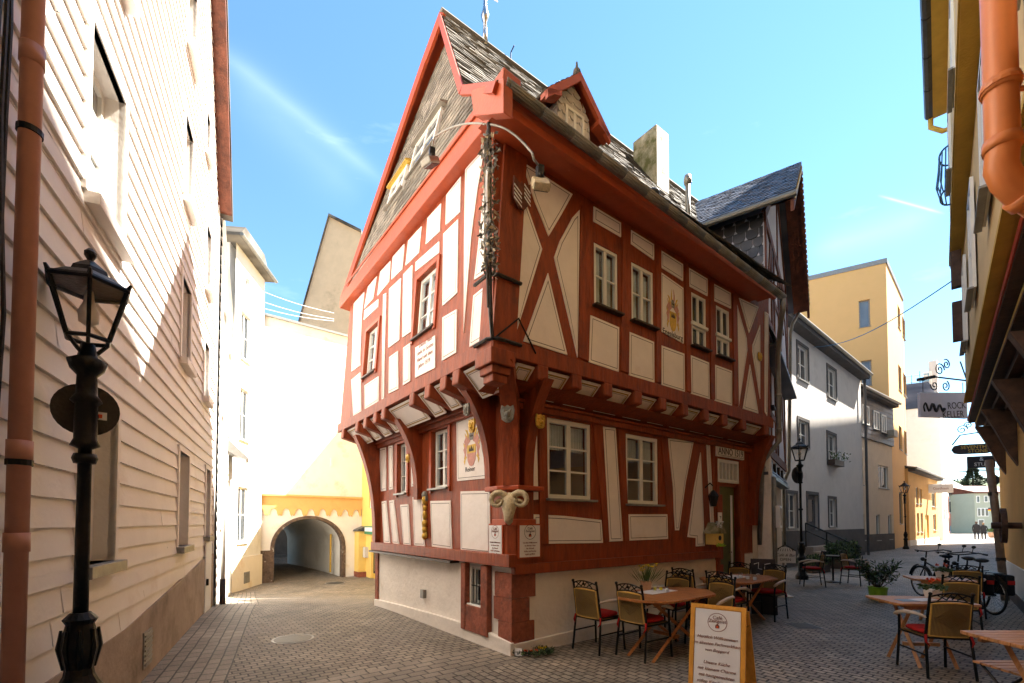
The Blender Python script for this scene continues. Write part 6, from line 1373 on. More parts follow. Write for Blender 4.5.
# ================================================================= CAFE FURNITURE
def chair(label, loc, rz, group, cushion=True):
    T_ = thing('cafe_armchair', label, 'chair', loc, rz, group); T_['_local'] = 1
    kw = dict(local=True)
    for s in (-1, 1):
        m = MB(); m.tube([(s*.23,-.26,0),(s*.215,-.215,.42),(s*.21,-.20,.46),(s*.20,-.27,.90),(s*.20,-.28,.93)], .0145, 8); m.ball((s*.20,-.282,.94), .02, 8, 5); m.build('rear_leg', M['iron'], T_, **kw)
        m = MB(); m.tube([(s*.25,.25,0),(s*.235,.22,.44),(s*.245,.20,.62)], .0145, 8); m.build('front_leg', M['iron'], T_, **kw)
        m = MB(); m.tube([(s*.205,-.235,.67),(s*.255,-.12,.695),(s*.272,.05,.685),(s*.262,.20,.645),(s*.258,.26,.62)], [.014,.02,.024,.024,.018], 8); m.build('armrest', M['palearm'], T_, smooth=True, **kw)
    m = MB()
    for q in (((-.235,.22,.44),(.235,.22,.44)), ((-.215,-.21,.44),(.215,-.21,.44)), ((-.235,.22,.44),(-.215,-.21,.44)), ((.235,.22,.44),(.215,-.21,.44)), ((-.225,.0,.44),(.225,.0,.44)), ((-.23,.235,.25),(-.222,-.24,.25)), ((.23,.235,.25),(.222,-.24,.25))): m.tube(q, .011, 6)
    m.build('seat_frame', M['iron'], T_, **kw)
    m = MB(); m.box((0,.0,.452), (.44,.42,.018)); m.build('seat', M['wicker'], T_, bevel=.006, **kw)
    m = MB()   # arched top rails with scrolls
    arc = lambda z, h: [(x, -.262-(z-.86)*.18-.03*(1-(x/.2)**2), z+h*(1-(x/.2)**2)) for x in [-.2+.04*i for i in range(11)]]
    m.tube(arc(.905,.045), .010, 6); m.tube(arc(.835,.030), .009, 6)
    for x0, x1 in ((-.14,-.05),(-.05,-.14),(.05,.14),(.14,.05),(-.05,.0),(.0,.05)):
        h = lambda x, z: z+.04*(1-(x/.2)**2); m.tube([(x0,-.285,h(x0,.838)), (x1,-.29,h(x1,.905))], .007, 5)
    m.ball((0,-.295,.91), .018, 6, 4); m.build('top_rail', M['iron'], T_, **kw)
    fr = Frame(V((0,-.213,.47)), V((1,0,0)), V((0,-.155,1)).normalized()); fr.n = V((0,-1,-.155)).normalized()
    m = MB(); n = 10
    bow = lambda x: -.028*(1-(x/.19)**2)
    for sgn in (1, -1):
        for i in range(n):
            x0, x1 = -.185+.37*i/n, -.185+.37*(i+1)/n; o = .008*sgn
            zt0, zt1 = .36+.02*(1-(x0/.19)**2), .36+.02*(1-(x1/.19)**2)
            m.face([fr.at(x0,.0,-bow(x0)+o), fr.at(x1,.0,-bow(x1)+o), fr.at(x1,zt1,-bow(x1)+o), fr.at(x0,zt0,-bow(x0)+o)], [(x0,0),(x1,0),(x1,zt1),(x0,zt0)])
    m.build('wicker_back', M['wicker'], T_, **kw)
    m = MB(); zt = lambda x: .36+.02*(1-(x/.19)**2)
    ed = [fr.at(x,0,-bow(x)) for x in [-.185+.037*i for i in range(11)]]; et = [fr.at(x,zt(x),-bow(x)) for x in [.185-.037*i for i in range(11)]]
    m.tube(ed+et+[ed[0]], .012, 6); m.build('rattan_rim', M['rattanrim'], T_, **kw)
    m = MB()
    for k in range(4):
        a = .05+.035*k
        for s in (-1, 1):
            for sg_ in (1,-1): m.tube([fr.at(s*a,.21,-bow(a)+.011*sg_), fr.at(0,.21+a*.75,-bow(0)+.011*sg_)], .0045, 4); m.tube([fr.at(s*a,.21,-bow(a)+.011*sg_), fr.at(0,.21-a*.75,-bow(0)+.011*sg_)], .0045, 4)
    m.build('woven_diamond', M['wicker'], T_, **kw)
    if cushion:
        m = MB(); n = 8; pts = []
        m.tube_rings([[V((math.copysign(abs(math.cos(t))**.5, math.cos(t))*.215*k, math.copysign(abs(math.sin(t))**.5, math.sin(t))*.205*k+.01, z)) for t in [2*PI*i/20+.157 for i in range(20)]] for k, z in ((.86,.464),(1.0,.478),(1.02,.495),(.97,.512),(.7,.522),(.2,.516))])
        for s in (-1, 1): m.tube([(s*.19,-.17,.49),(s*.215,-.215,.47),(s*.225,-.235,.40),(s*.20,-.25,.36)], [.01,.014,.012,.004], 5)
        m.build('cushion', M['cushion'], T_, smooth=True, **kw)
    T_.scale = (.96,.96,.955)
    return T_
def AB(a, b): return A*a + B*b
angA = math.atan2(A.y, A.x)-PI/2      # chair's +Y towards A
L_ = 'chairs around the tables before the timbered house'; Rg_ = 'chairs along the right-hand shop fronts'
CH = [("leftmost wicker armchair close against the cream base wall", (1.13,6.08), angA+.05, L_),
 ("wicker armchair with red cushion in front of the leftmost chair, at the nearest oval table", (1.63,5.77), angA-.02, L_),
 ("wicker armchair just behind the A-board, across the nearest oval table", None, None, L_),
 ("wicker armchair half hidden behind the daffodil pot on the oval table", None, None, L_),
 ("wicker armchair against the base wall between the two outdoor tables", None, None, L_),
 ("wicker armchair with its black back to the viewer between the two tables, street side", None, None, L_),
 ("wicker armchair at the far side of the second table beside the white sign stand", None, None, L_),
 ("wicker armchair by the house door at the far end of the second table", None, None, L_)]
pos = [None, None, (5.93,3.40,PI), (5.93,4.05,PI), (6.98,4.32,0), (6.98,3.74,0), (8.36,3.76,PI), (8.30,4.32,PI)]
c0 = None
for i, (lb, p, r, g) in enumerate(CH):
    if p is None: q = AB(pos[i][0], pos[i][1]); p = (q.x, q.y); r = angA+pos[i][2]+(.06 if i % 2 else -.05)
    if c0 is None: c0 = chair(lb, (p[0], p[1], .006), r, g)
    else: dup(c0, (p[0], p[1], .006), r, lb, g)
for lb, p, r in (("big near wicker armchair with red cushion seen from behind at the bottom right", (4.66,5.12), -.20),
  ("wicker armchair at the second table of the right-hand row, behind the geranium pot", (6.42,6.72), -.5),
  ("black-backed armchair at the far end of the right-hand row next to the bicycles", (8.05,8.25), -.6),
  ):
    dup(c0, (*p, .006), r, lb, Rg_)
c0['group'] = L_
def table(label, c, rz, ln, wd, mat, group, oct_=True, h=.74):
    T_ = thing('cafe_table', label, 'table', (c[0], c[1], 0), rz, group); T_['_local'] = 1; kw = dict(local=True)
    m = MB(); n = 8; fr = Frame(V((0,0,h)), V((1,0,0)), V((0,1,0))); x0, x1, y1 = -ln/2, ln/2, wd/2; ch = min(.28, wd*.33) if oct_ else .02
    outl = [(x0+ch,-y1),(x1-ch,-y1),(x1,-y1+ch),(x1,y1-ch),(x1-ch,y1),(x0+ch,y1),(x0,y1-ch),(x0,-y1+ch)]
    ns = int(wd/.075)
    for i in range(ns):
        a, b = -y1+wd*i/ns+.003, -y1+wd*(i+1)/ns-.003
        lo = lambda y: x0+max(0, abs(y)-(y1-ch)) ; l0, l1 = lo(a), lo(b)
        m.prism(fr, [(l0,a),(-l0,a),(-l1,b),(l1,b)], -.028, 0)
    tp_ = m.build('tabletop', M[mat], T_, bevel=.004, **kw)
    m = MB()
    for s in (-1, 1): m.box((s*(ln/2-.2),0,h-.05), (.05,wd*.75,.045))
    m.box((0,-wd*.36,h-.055),(ln*.7,.035,.05)); m.box((0,wd*.36,h-.055),(ln*.7,.035,.05)); m.build('apron', M[mat], T_, **kw)
    for s in (-1, 1):
        for t in (-1, 1):
            m = MB(); x = s*(ln/2-.25); f = .022
            a, b = V((x, t*wd*.33, h-.04)), V((x+s*0.0, -t*wd*.38, .0)); d = V((1,0,0))
            m.tube([a+d*t*.025, b+d*t*.025], .024, 4); m.build('leg', M[mat], T_, **kw)
    m = MB(); m.box((0,0,.22),(ln-.5,.04,.04)); m.build('stretcher', M[mat], T_, **kw)
    return T_
TB = 'outdoor cafe tables'
t1 = AB(5.20,3.60); table('long octagonal brown wooden table with daffodil pot, nearest to the house corner', (t1.x,t1.y), angA, .86, 1.5, 'tablewood', TB) if False else table('long octagonal brown wooden table with daffodil pot, nearest to the house corner', (t1.x,t1.y), angA, 1.5*0+.86, 1.5, 'tablewood', TB)
t2 = AB(7.62,3.88); table('second brown wooden table near the house door with napkins on it', (t2.x,t2.y), angA, .86, 1.5, 'tablewood', TB)
table('square light wooden table with geranium in front of the big near armchair', (4.84,5.50), -.12, .88, .60, 'lightwood', TB, False)
table('square light wooden table with geranium further along the right-hand row', (7.05,7.66), -.45, .8, .6, 'lightwood', TB, False)
table('low light wooden slatted folding table cut by the bottom right corner', (4.14,3.66), .0, .70, .58, 'lightwood', TB, False)
fs = thing('folding_stool', 'slatted wooden folding seat under the folding table at the bottom right', 'stool', (4.42,4.02,0)); fs['_local'] = 1
m = MB()
for i in range(5): m.box((0,-.16+.08*i,.40), (.5,.065,.018), 0)
m.build('slatted_seat', M['lightwood'], fs, local=True)
for s in (-1, 1):
    m = MB(); m.tube([(s*.2,-.2,.39),(s*.2,.22,0)], .012, 6); m.tube([(s*.18,.2,.39),(s*.18,-.22,0)], .012, 6); m.build('crossed_legs', M['iron'], fs, local=True)
# table-top things
def tri(c, n, spread, h, ml, seed, size=(.02,.16)):
    m = MB(); random.seed(seed)
    for i in range(n): a = random.random()*6.28; r = spread*random.random(); m.leaf(V((c[0]+math.cos(a)*r*.3, c[1]+math.sin(a)*r*.3, c[2])), V((math.cos(a)*r*3, math.sin(a)*r*3, 1)), size[0], h*(.6+.5*random.random()), 0)
    return m
dpz = .742; dc = at(646,586,6.35); dc = V((dc.x, dc.y, dpz))
df = thing('daffodil_pot', 'small square pot of yellow daffodils on the nearest oval table', 'flower pot', dc)
m = MB(); q = lambda s, z: [dc+V((x*s,y*s,z)) for x, y in ((-1,-1),(1,-1),(1,1),(-1,1))]; m.hexa(q(.05,0)+q(.062,.11)); m.build('pot', M['terracotta'], df)
m = tri((dc.x,dc.y,dc.z+.09), 70, .4, .26, 0, 4, (.012,.2)); m.build('leaves', M['foliage'], df)
m = MB(); random.seed(9)
for i in range(15):
    a = random.random()*6.28; r = .03+.12*random.random(); p = dc+V((math.cos(a)*r, math.sin(a)*r, .24+.13*random.random())); m.tube([dc+Z*.1, (dc+p)/2+Z*.07, p], .002, 3, 1)
    for k in range(6): b = k*PI/3; m.leaf(p, V((math.cos(b),math.sin(b),.3)), .018, .026, 0)
    m.ball(p+V((0,0,.004)), .009, 5, 4)
m.build('flowers', [M['flower_y'], M['foliage']], df)
nk = thing('table_runner', 'white paper runner lying on the nearest oval table', 'napkin', t1+Z*.744); f = Frame(t1+Z*.742, A, -B); f.n = Z
m = MB(); m.fbox(f, -.25, .30, -.28, -.02, 0, .004); m.build('paper_sheet', M['paper'], nk)
for i, (px_, lb) in enumerate(((655,'glass jar with candle beside the daffodils'),(661,'short drinking glass next to the candle jar'))):
    p = at(px_,590,6.2); p.z = .748; g = thing('glass_jar', lb, 'glass', p); m = MB(); m.lathe([(.028,0),(.035,.02),(.033,.075)], p, 12); m.build('jar', M['glass'], g, smooth=True); m = MB(); m.lathe([(.02,.006),(.02,.04)], p, 10); m.build('candle', M['flower_y'], g)
p = at(667,592,6.1); p.z = .748; ss_ = thing('salt_shaker', 'white salt shaker at the right end of the nearest table', 'shaker', p); m = MB(); m.lathe([(.018,0),(.022,.02),(.014,.05)], p, 10); m.build('body', M['sky_white'], ss_, smooth=True); m = MB(); m.lathe([(.015,.05),(.013,.07),(.004,.075)], p, 10); m.build('cap', M['chrome'], ss_)
nk = thing('table_runner', 'white paper runner lying on the second table near the door', 'napkin', t2+Z*.744); f = Frame(t2+Z*.742, A, -B); f.n = Z; m = MB(); m.fbox(f, -.2, .32, -.25, .05, 0, .004); m.build('paper_sheet', M['paper'], nk)
for i, dx in enumerate((-.25,-.12,.02)):
    p = t2+A*(-.1+dx*.3)+B*(-.1+dx)+Z*.748; g = thing('glass_jar', ('leftmost','middle','rightmost')[i]+' of three small glass jars on the second table', 'glass', p); m = MB(); m.lathe([(.03,0),(.036,.02),(.034,.09)], p, 12); m.build('jar', M['glass'], g, smooth=True); m = MB(); m.lathe([(.024,.004),(.024,.05)], p, 10); m.build('candle', M['sky_white'], g)
for (x, y, lb) in ((5.12,5.64,'orange-red geranium in a pale pot on the near right-hand table'),(7.2,7.75,'orange-red geranium in a pale pot on the further right-hand table')):
    c = V((x,y,.742)); g = thing('geranium_pot', lb, 'flower pot', c); m = MB(); m.hexa([c+V((sx*s,sy*s,z)) for z, s in ((0,.05),(.1,.065)) for sx, sy in ((-1,-1),(1,-1),(1,1),(-1,1))]); m.build('pot', M['plaster'], g)
    m = MB(); random.seed(int(x*10))
    for i in range(150): a = random.random()*6.28; r = .12*math.sqrt(random.random()); m.leaf(c+V((math.cos(a)*r,math.sin(a)*r,.09+.06*random.random())), V((math.cos(a),math.sin(a),random.random())), .03, .04)
    m.build('leaves', M['foliage'], g); m = MB()
    for i in range(6):
        a = random.random()*6.28; p = c+V((math.cos(a)*.06,math.sin(a)*.06,.19+.03*random.random()))
        for k in range(14): m.leaf(p, V((random.random()-.5,random.random()-.5,random.random()-.2)), .02, .03)
    m.build('flowers', M['flower_r'], g)
f = Frame(V((4.72,5.47,.742)), V((.95,.25,0)).normalized(), V((-.25,.95,0)).normalized()); nk = thing('menu_cards', 'white and blue menu cards lying on the near right-hand table', 'menu', f.o)
m = MB(); m.prism(f, [(-.22,-.06),(-.02,-.10),(.02,.05),(-.15,.09)], 0, .003); m.build('card', M['paleblue'], nk); m = MB(); m.prism(f, [(-.02,-.12),(.30,-.1),(.30,.04),(0,.04)], .003, .006); m.build('card', M['paper'], nk)
# seat cushion on the bench by the wall
# ================================================================= A-BOARD
ab = thing('a_board', 'orange-framed A-board with white printed cafe menu standing at the bottom centre', 'sign', (1.76,4.02,0))
bl, br_ = V((1.49,3.97,0)), V((1.86,3.70,0)); u_ = (br_-bl).normalized(); back = V((-u_.y,u_.x,0)); tl_ = bl+back*.16+Z*.945+u_*.02
f = Frame(bl, u_, (back*.17+Z*.945).normalized()); f.n = -(u_.cross(f.v)); 
if f.n.y > 0: f.n = -f.n
W_, H_ = .44, .96; m = MB()
for q in ((0,.035,0,H_),(W_-.035,W_,0,H_),(.035,W_-.035,H_-.035,H_),(.035,W_-.035,.0,.05)): m.fbox(f, *q, -.012, .012)
m.build('front_frame', M['orangewood'], ab, bevel=.003)
m = MB(); m.fbox(f, .04, W_-.04, .12, H_-.04, -.004, .008); sh_ = m.build('menu_sheet', M['paper'], ab)
round_logo(f, W_/2, .815, .078, M['inkbrown'], sh_, .0095, '', .042)
for i, s in enumerate(('Herzlich Willkommen', 'im ältesten Fachwerkhaus', 'von Boppard', '', 'Unsere Küche', 'mit kleinem Charme', 'mit hausgemachten', 'süßen Köstlichkeiten', 'und einem guten Kaffee')):
    if s: text('lettering', s, f, W_/2, .685-.052*i, .036, M['inkbrown'], sh_, .0095, shear=.3)
fb_ = Frame(br_+back*.60, -u_, (-back*.42+Z*.945).normalized()); fb_.n = back
m = MB()
for q in ((0,.035,0,1.0),(W_-.035,W_,0,1.0),(.035,W_-.035,.965,1.0),(.035,W_-.035,.0,.05)): m.fbox(fb_, *q, -.012, .012)
m.fbox(fb_, .03, W_-.03, .05, .965, -.004, .004); m.build('back_frame', M['orangewood'], ab)
m = MB(); m.tube([f.at(W_-.01,.80,-.01), fb_.at(.01,.86,0)], .004, 4); m.build('stay_chain', M['chrome'], ab)
# ================================================================= sign stand, blackboard, planters, small things
sp = gpt(786,597); stn = thing('white_sign_stand', 'small ornate white sign on a slim pole with round foot beside the second table', 'sign', sp); f = Frame(sp, V((.93,-.37,0))); f.n = V((-.37,-.93,0))
m = MB(); m.lathe([(.15,0),(.15,.025),(.05,.05),(.02,.07)], sp, 16); m.build('foot', M['palearm'], stn); m = MB(); m.tube([sp+Z*.05, sp+Z*.78], .016, 8); m.build('pole', M['sky_white'], stn)
m = MB(); m.prism(f, [(-.2,.76),(.2,.76),(.2,1.02),(.14,1.05),(.07,1.10),(0,1.12),(-.07,1.10),(-.14,1.05),(-.2,1.02)], -.01, .01); pl2 = m.build('plate', M['sky_white'], stn, bevel=.004)
m = MB(); m.tube([f.at(-.2,1.03,0), f.at(-.1,1.1,0), f.at(0,1.17,0), f.at(.1,1.1,0), f.at(.2,1.03,0)], .012, 6); m.ball(f.at(0,1.2,0), .022, 6, 4)
for k in range(7): m.tube([f.at(-.15+.05*k,1.02,.012), f.at(-.12+.04*k,1.08,.012)], .006, 4)
m.build('iron_crest', M['irong'], pl2); text('lettering', 'Café & Bar', f, 0, .93, .085, M['ink'], pl2, .0115, shear=.3); text('lettering', 'OPEN', f, 0, .83, .085, M['ink'], pl2, .0115)
bbp = MH(5.6,-.3,0); bb = thing('drinks_blackboard', 'small blackboard easel with chalk drawing near the house door', 'blackboard', bbp); f = Frame(bbp, V((.93,-.37,0)), V((.05,.15,1)).normalized()); f.n = V((-.37,-.93,.1)).normalized()
m = MB(); m.fbox(f, -.2, .2, .0, 1.0, -.012, .012); b_ = m.build('board', M['ink'], bb); m = MB(); m.tube([f.at(-.15,.9,.014), f.at(-.07,.93,.014), f.at(-.08,.82,.014), f.at(.02,.80,.014), f.at(.03,.9,.014), f.at(.12,.92,.014)], .006, 4); m.build('chalk_drawing', M['sky_white'], b_); text('lettering', 'CAFÉ', f, 0, .68, .12, M['sky_white'], b_, .014)
bhp = Fr.at(4.48, 1.38, .18); bh = thing('birdhouse', 'colourful yellow birdhouse with feathered roof hanging beside the house door', 'birdhouse', bhp); f = Frame(bhp, A); f.n = -B
m = MB(); m.prism(f, [(-.13,-.12),(.13,-.12),(.13,.10),(-.13,.10)], -.12, .08); m.build('box', M['yellow'], bh, bevel=.005); m = MB(); m.prism(f, [(-.17,.08),(.17,.08),(0,.28)], -.14, .12); m.build('roof', M['chimney'], bh)
m = MB(); m.lathe([(.045,0),(.045,.006)], f.at(.0,.0,.082), 14, 0, -B); m.build('entrance_hole', M['ink'], bh); m = MB()
for i in range(60): m.leaf(f.at(-.12+.24*random.random(), -.16+.04*random.random(), .08+.05*random.random()), V((random.random()-.5,random.random()-.5,.3)), .02, .05)
m.build('green_moss', M['lime'], bh); m = MB()
for i in range(40): m.leaf(f.at(-.1+.08*random.random(), .2+.1*random.random(), .1), V((random.random()-.5,-.2,random.random()-.5)), .02, .08)
m.build('feathers', M['sky_white'], bh)
cbp = MH(5.0,-.95,.0); cq = thing('door_side_cushion', 'small bright red cushion on the bench against the base wall', 'cushion', Fr.at(4.35,.5,.3)); m = MB(); m.ball(Fr.at(4.35,.62,.28), .17, 10, 6, sx=(1,1,.45)); m.build('cushion_body', M['cushion'], cq, smooth=True)
bn = thing('wall_bench', 'plain red-brown bench against the base wall under the red cushion', 'bench', Fr.at(4.3,0,.3)); m = MB(); m.fbox(Fr, 3.7, 4.78, .42, .48, .08, .48); m.build('seat', M['bargebrown'], bn)
for uu in (3.8,4.65): m = MB(); m.fbox(Fr, uu-.03, uu+.03, 0, .42, .12, .44); m.build('leg', M['bargebrown'], bn)
# wreath with flowers and card at the house corner
wp = gpt(532,654); wt = thing('flower_wreath', 'dark wreath with yellow and red flowers lying on the cobbles at the house corner', 'wreath', wp)
m = MB(); random.seed(5)
for i in range(900):
    a = random.random()*6.28; r = .17+random.gauss(0,.028); m.leaf(wp+V((math.cos(a)*r*1.25, math.sin(a)*r*.8, .015+.04*random.random())), V((random.random()-.5,random.random()-.5,.4*random.random())), .015, .05, 0 if random.random() < .8 else 1)
m.build('greenery', [M['foliage_dark'], M['foliage']], wt)
m = MB()
for (dx,dy,mi) in ((.10,.06,0),(.14,.03,0),(.17,.07,0),(-.08,-.07,1),(-.02,-.09,1),(.05,-.06,1)):
    for k in range(16): m.leaf(wp+V((dx,dy,.05)), V((random.random()-.5,random.random()-.5,random.random()*.6)), .02, .035, mi)
m.build('flowers', [M['flower_y'], M['flower_r']], wt)
m = MB(); f = Frame(wp+V((-.17,-.12,.0)), V((.97,-.2,0)), V((0,.3,1)).normalized()); f.n = V((-.2,-.97,.2)).normalized(); m.fbox(f, -.045, .045, .01, .10, 0, .003); m.build('memorial_card', M['paper'], wt)
# oleander in lime pot
pp = gpt(878,600); ol = thing('lime_potted_shrub', 'leafy shrub in a lime green pot standing alone on the street', 'potted plant', pp)
m = MB(); m.lathe([(.12,0),(.15,.02),(.17,.25),(.18,.26),(.18,.285),(.155,.285),(.145,.25)], pp, 20); m.build('pot', M['lime'], ol, smooth=False)
m = MB(); random.seed(2); tips = []
for i in range(26):
    a = random.random()*6.28; r = .10+.32*random.random(); h = .50+.36*random.random(); p = pp+V((math.cos(a)*r, math.sin(a)*r, h)); m.tube([pp+Z*.2, pp+V((math.cos(a)*r*.4,math.sin(a)*r*.4,h*.65)), p], [.008,.006,.003], 4); tips.append((pp+V((math.cos(a)*r*.4,math.sin(a)*r*.4,h*.65)), p))
m.build('stems', M['bark'], ol)
m = MB()
for a_, b_ in tips:
    for k in range(34):
        t = random.random()*1.05; p = a_+(b_-a_)*t; m.leaf(p, V((random.random()-.5,random.random()-.5,random.random()*.7-.15)), .026, .12, 0 if random.random() < .55 else 1)
m.build('foliage', [M['foliage'], M['foliage_dark']], ol)
def hedge(name, label, c, sz, rz, n, seed):
    T_ = thing(name, label, 'planter', c); m = MB(); m.box(V(c)+Z*.18, (sz[0]*.95,sz[1]*.9,.36), rz); m.build('trough', M['frame_dark'], T_, bevel=.01)
    m = MB(); random.seed(seed); Mx = Matrix.Rotation(rz, 3, 'Z')
    for i in range(n):
        x, y, z = (random.random()-.5)*sz[0]*1.1, (random.random()-.5)*sz[1]*1.3, .3+(sz[2]-.3)*random.random()
        z *= .92+.16*math.sin(x*7)*math.cos(y*5+x*3); m.leaf(V(c)+Mx@V((x,y,z)), V((random.random()-.5,random.random()-.5,random.random()-.2)), .05, .09, 0 if random.random() < .7 else 1)
    m.build('foliage', [M['foliage_dark'], M['foliage']], T_); return T_
h1 = gpt(851,569); hedge('box_hedge_planter', 'dark box hedge in a trough in front of the grey house plinth', (h1.x,h1.y+.4,0), (1.3,.6,.95), .7, 3200, 1)
h2 = gpt(815,572); hedge('low_hedge_planter', 'low dark planting in a trough between lamp and entrance steps', (h2.x,h2.y,0), (1.1,.5,.55), .5, 2000, 3)
# stacked dark chairs and table behind the lamp
bt = thing('black_bistro_table', 'black bistro table standing behind the middle street lamp', 'table', (8.95,12.9,0)); m = MB(); m.lathe([(.33,0),(.33,.025)], V((8.95,12.9,.72)), 20); m.build('tabletop', M['iron'], bt); m = MB(); m.tube([(8.95,12.9,0),(8.95,12.9,.72)], .025, 8); m.lathe([(.2,0),(.2,.02),(.03,.05)], V((8.95,12.9,0)), 16); m.build('pedestal', M['iron'], bt)
dup(c0, (7.85,12.1,.006), 1.2, 'dark armchair left of the middle street lamp near the shop window', 'chairs behind the middle street lamp'); c0['group'] = L_
dup(c0, (9.1,12.3,.006), -2.6, 'dark armchair right of the middle street lamp at the bistro table', 'chairs behind the middle street lamp'); c0['group'] = L_
# manhole covers
for (px_, py_, r, lb) in ((293,639,.28,'round iron manhole cover in the alley left of the timbered house'),(335,583,.42,'round iron manhole cover near the arched passage'),(803,626,.28,'square iron drain cover in the street beyond the A-board')):
    c = gpt(px_, py_); mh = thing('manhole_cover', lb, 'manhole cover', c, 0, 'iron covers in the paving'); m = MB(); sq = 'square' in lb
    m.lathe([(r,-.02),(r,.006)], c, 4 if sq else 28); m.build('ring', M['lead'], mh); m = MB(); m.lathe([(r*.88,-.01),(r*.88,.009)], c, 4 if sq else 28); m.build('lid', M['irong'], mh)
# ================================================================= BICYCLES
def bicycle(label, loc, rz, col, bags=False):
    T_ = thing('city_bicycle', label, 'bicycle', loc, rz, 'bicycles leaning by the right-hand wall'); T_['_local'] = 1; kw = dict(local=True)   # length along +Y
    for nm, y in (('rear_wheel',-.52),('front_wheel',.54)):
        m = MB(); c = V((0,y,.345)); m.tube([c+V((0,math.cos(2*PI*k/28)*.33,math.sin(2*PI*k/28)*.33)) for k in range(29)], .018, 6); w_ = m.build(nm, M['rubber'], T_, **kw)
        m = MB(); m.tube([c+V((0,math.cos(2*PI*k/28)*.305,math.sin(2*PI*k/28)*.305)) for k in range(29)], .010, 4)
        for k in range(18): m.tube([c, c+V((0,math.cos(2*PI*k/18)*.3,math.sin(2*PI*k/18)*.3))], .0022, 3)
        m.tube([c-V((.05,0,0)), c+V((.05,0,0))], .02, 8); m.build('rim', M['chrome'], w_, **kw)
        m = MB(); 
        for k in range(14):
            a, b = .3+2.4*k/14, .3+2.4*(k+1)/14; q = lambda t, r, x: c+V((x, math.cos(t)*r, math.sin(t)*r)); m.hexa([q(a,.372,-.03),q(a,.372,.03),q(b,.372,.03),q(b,.372,-.03),q(a,.378,-.03),q(a,.378,.03),q(b,.378,.03),q(b,.378,-.03)])
        m.build('mudguard', M['iron'], T_, **kw)
    m = MB(); bb_, st_, ht, hb = (0,-.06,.30), (0,-.22,.82), (0,.36,.86), (0,.40,.68)
    m.tube([st_, bb_], .017, 8); m.tube([hb, bb_], .02, 8); m.tube([(0,.38,.78), (0,-.16,.62)], .017, 8); m.tube([ht, hb], .02, 8); m.tube([(0,.355,.88),(0,.33,1.02)], .014, 8)
    for s in (-.04,.04): m.tube([bb_, (s,-.52,.345)], .011, 6); m.tube([(0,-.19,.72), (s,-.52,.345)], .010, 6); m.tube([hb, (s,.47,.5), (s,.54,.345)], .012, 6)
    m.build('frame', col, T_, **kw)
    m = MB(); m.tube([(-.30,.12,1.04),(-.27,.24,1.06),(-.12,.34,1.03),(0,.34,1.02),(.12,.34,1.03),(.27,.24,1.06),(.30,.12,1.04)], .012, 8); m.tube([(-.31,.08,1.035),(-.295,.16,1.045)], .018, 8); m.tube([(.31,.08,1.035),(.295,.16,1.045)], .018, 8); m.tube([(.2,.3,1.05),(.25,.34,1.16)], .006, 5); m.ball((.26,.345,1.17), .03, 8, 4, sx=(1.4,.3,1)); m.build('handlebar', M['iron'], T_, **kw)
    m = MB(); m.tube([(0,-.23,.80),(0,-.25,.93)], .014, 8); m.ball((0,-.29,.955), .1, 10, 6, sx=(.85,1.3,.42)); m.ball((0,-.15,.955), .05, 8, 5, sx=(.6,1.6,.5)); m.build('saddle', M['rubber'], T_, smooth=True, **kw)
    m = MB(); m.lathe([(.09,-.006),(.09,.006)], (.03,-.06,.30), 18, 0, V((1,0,0))); m.tube([(-.09,-.06,.30),(.09,-.06,.30)], .01, 6); m.tube([(.09,-.06,.30),(.09,.08,.22)], .008, 5); m.tube([(-.09,-.06,.30),(-.09,-.2,.38)], .008, 5); m.box((.13,.08,.22),(.09,.06,.02)); m.box((-.13,-.2,.38),(.09,.06,.02)); m.build('crankset', M['irong'], T_, **kw)
    m = MB(); m.box((0,-.55,.76),(.14,.36,.012)); m.tube([(-.05,-.7,.75),(-.04,-.53,.36)], .006, 5); m.tube([(.05,-.7,.75),(.04,-.53,.36)], .006, 5); m.build('luggage_rack', M['irong'], T_, **kw)
    m = MB(); m.ball((0,.46,.84), .045, 8, 6); m.build('headlight', M['irong'], T_, smooth=True, **kw)
    if bags:
        for s in (-1, 1):
            m = MB(); m.box((s*.15,-.55,.55),(.14,.34,.36)); pb_ = m.build('pannier_bag', M['cloth_black'], T_, bevel=.03, **kw); m = MB(); m.box((s*.15,-.73,.60),(.10,.012,.07)); m.build('reflector', M['cushion'], pb_, **kw)
    return T_
bicycle('black city bicycle with black pannier bags, nearest bicycle by the right wall', (8.78,8.85,0), -.25, M['iron'], True)
bicycle('dark blue bicycle parked just behind the bicycle with pannier bags', (9.05,9.35,0), -.3, M['cloth_blue'])
bicycle('grey bicycle furthest along the right wall behind the other two', (9.15,9.95,0), -.2, M['irong'])
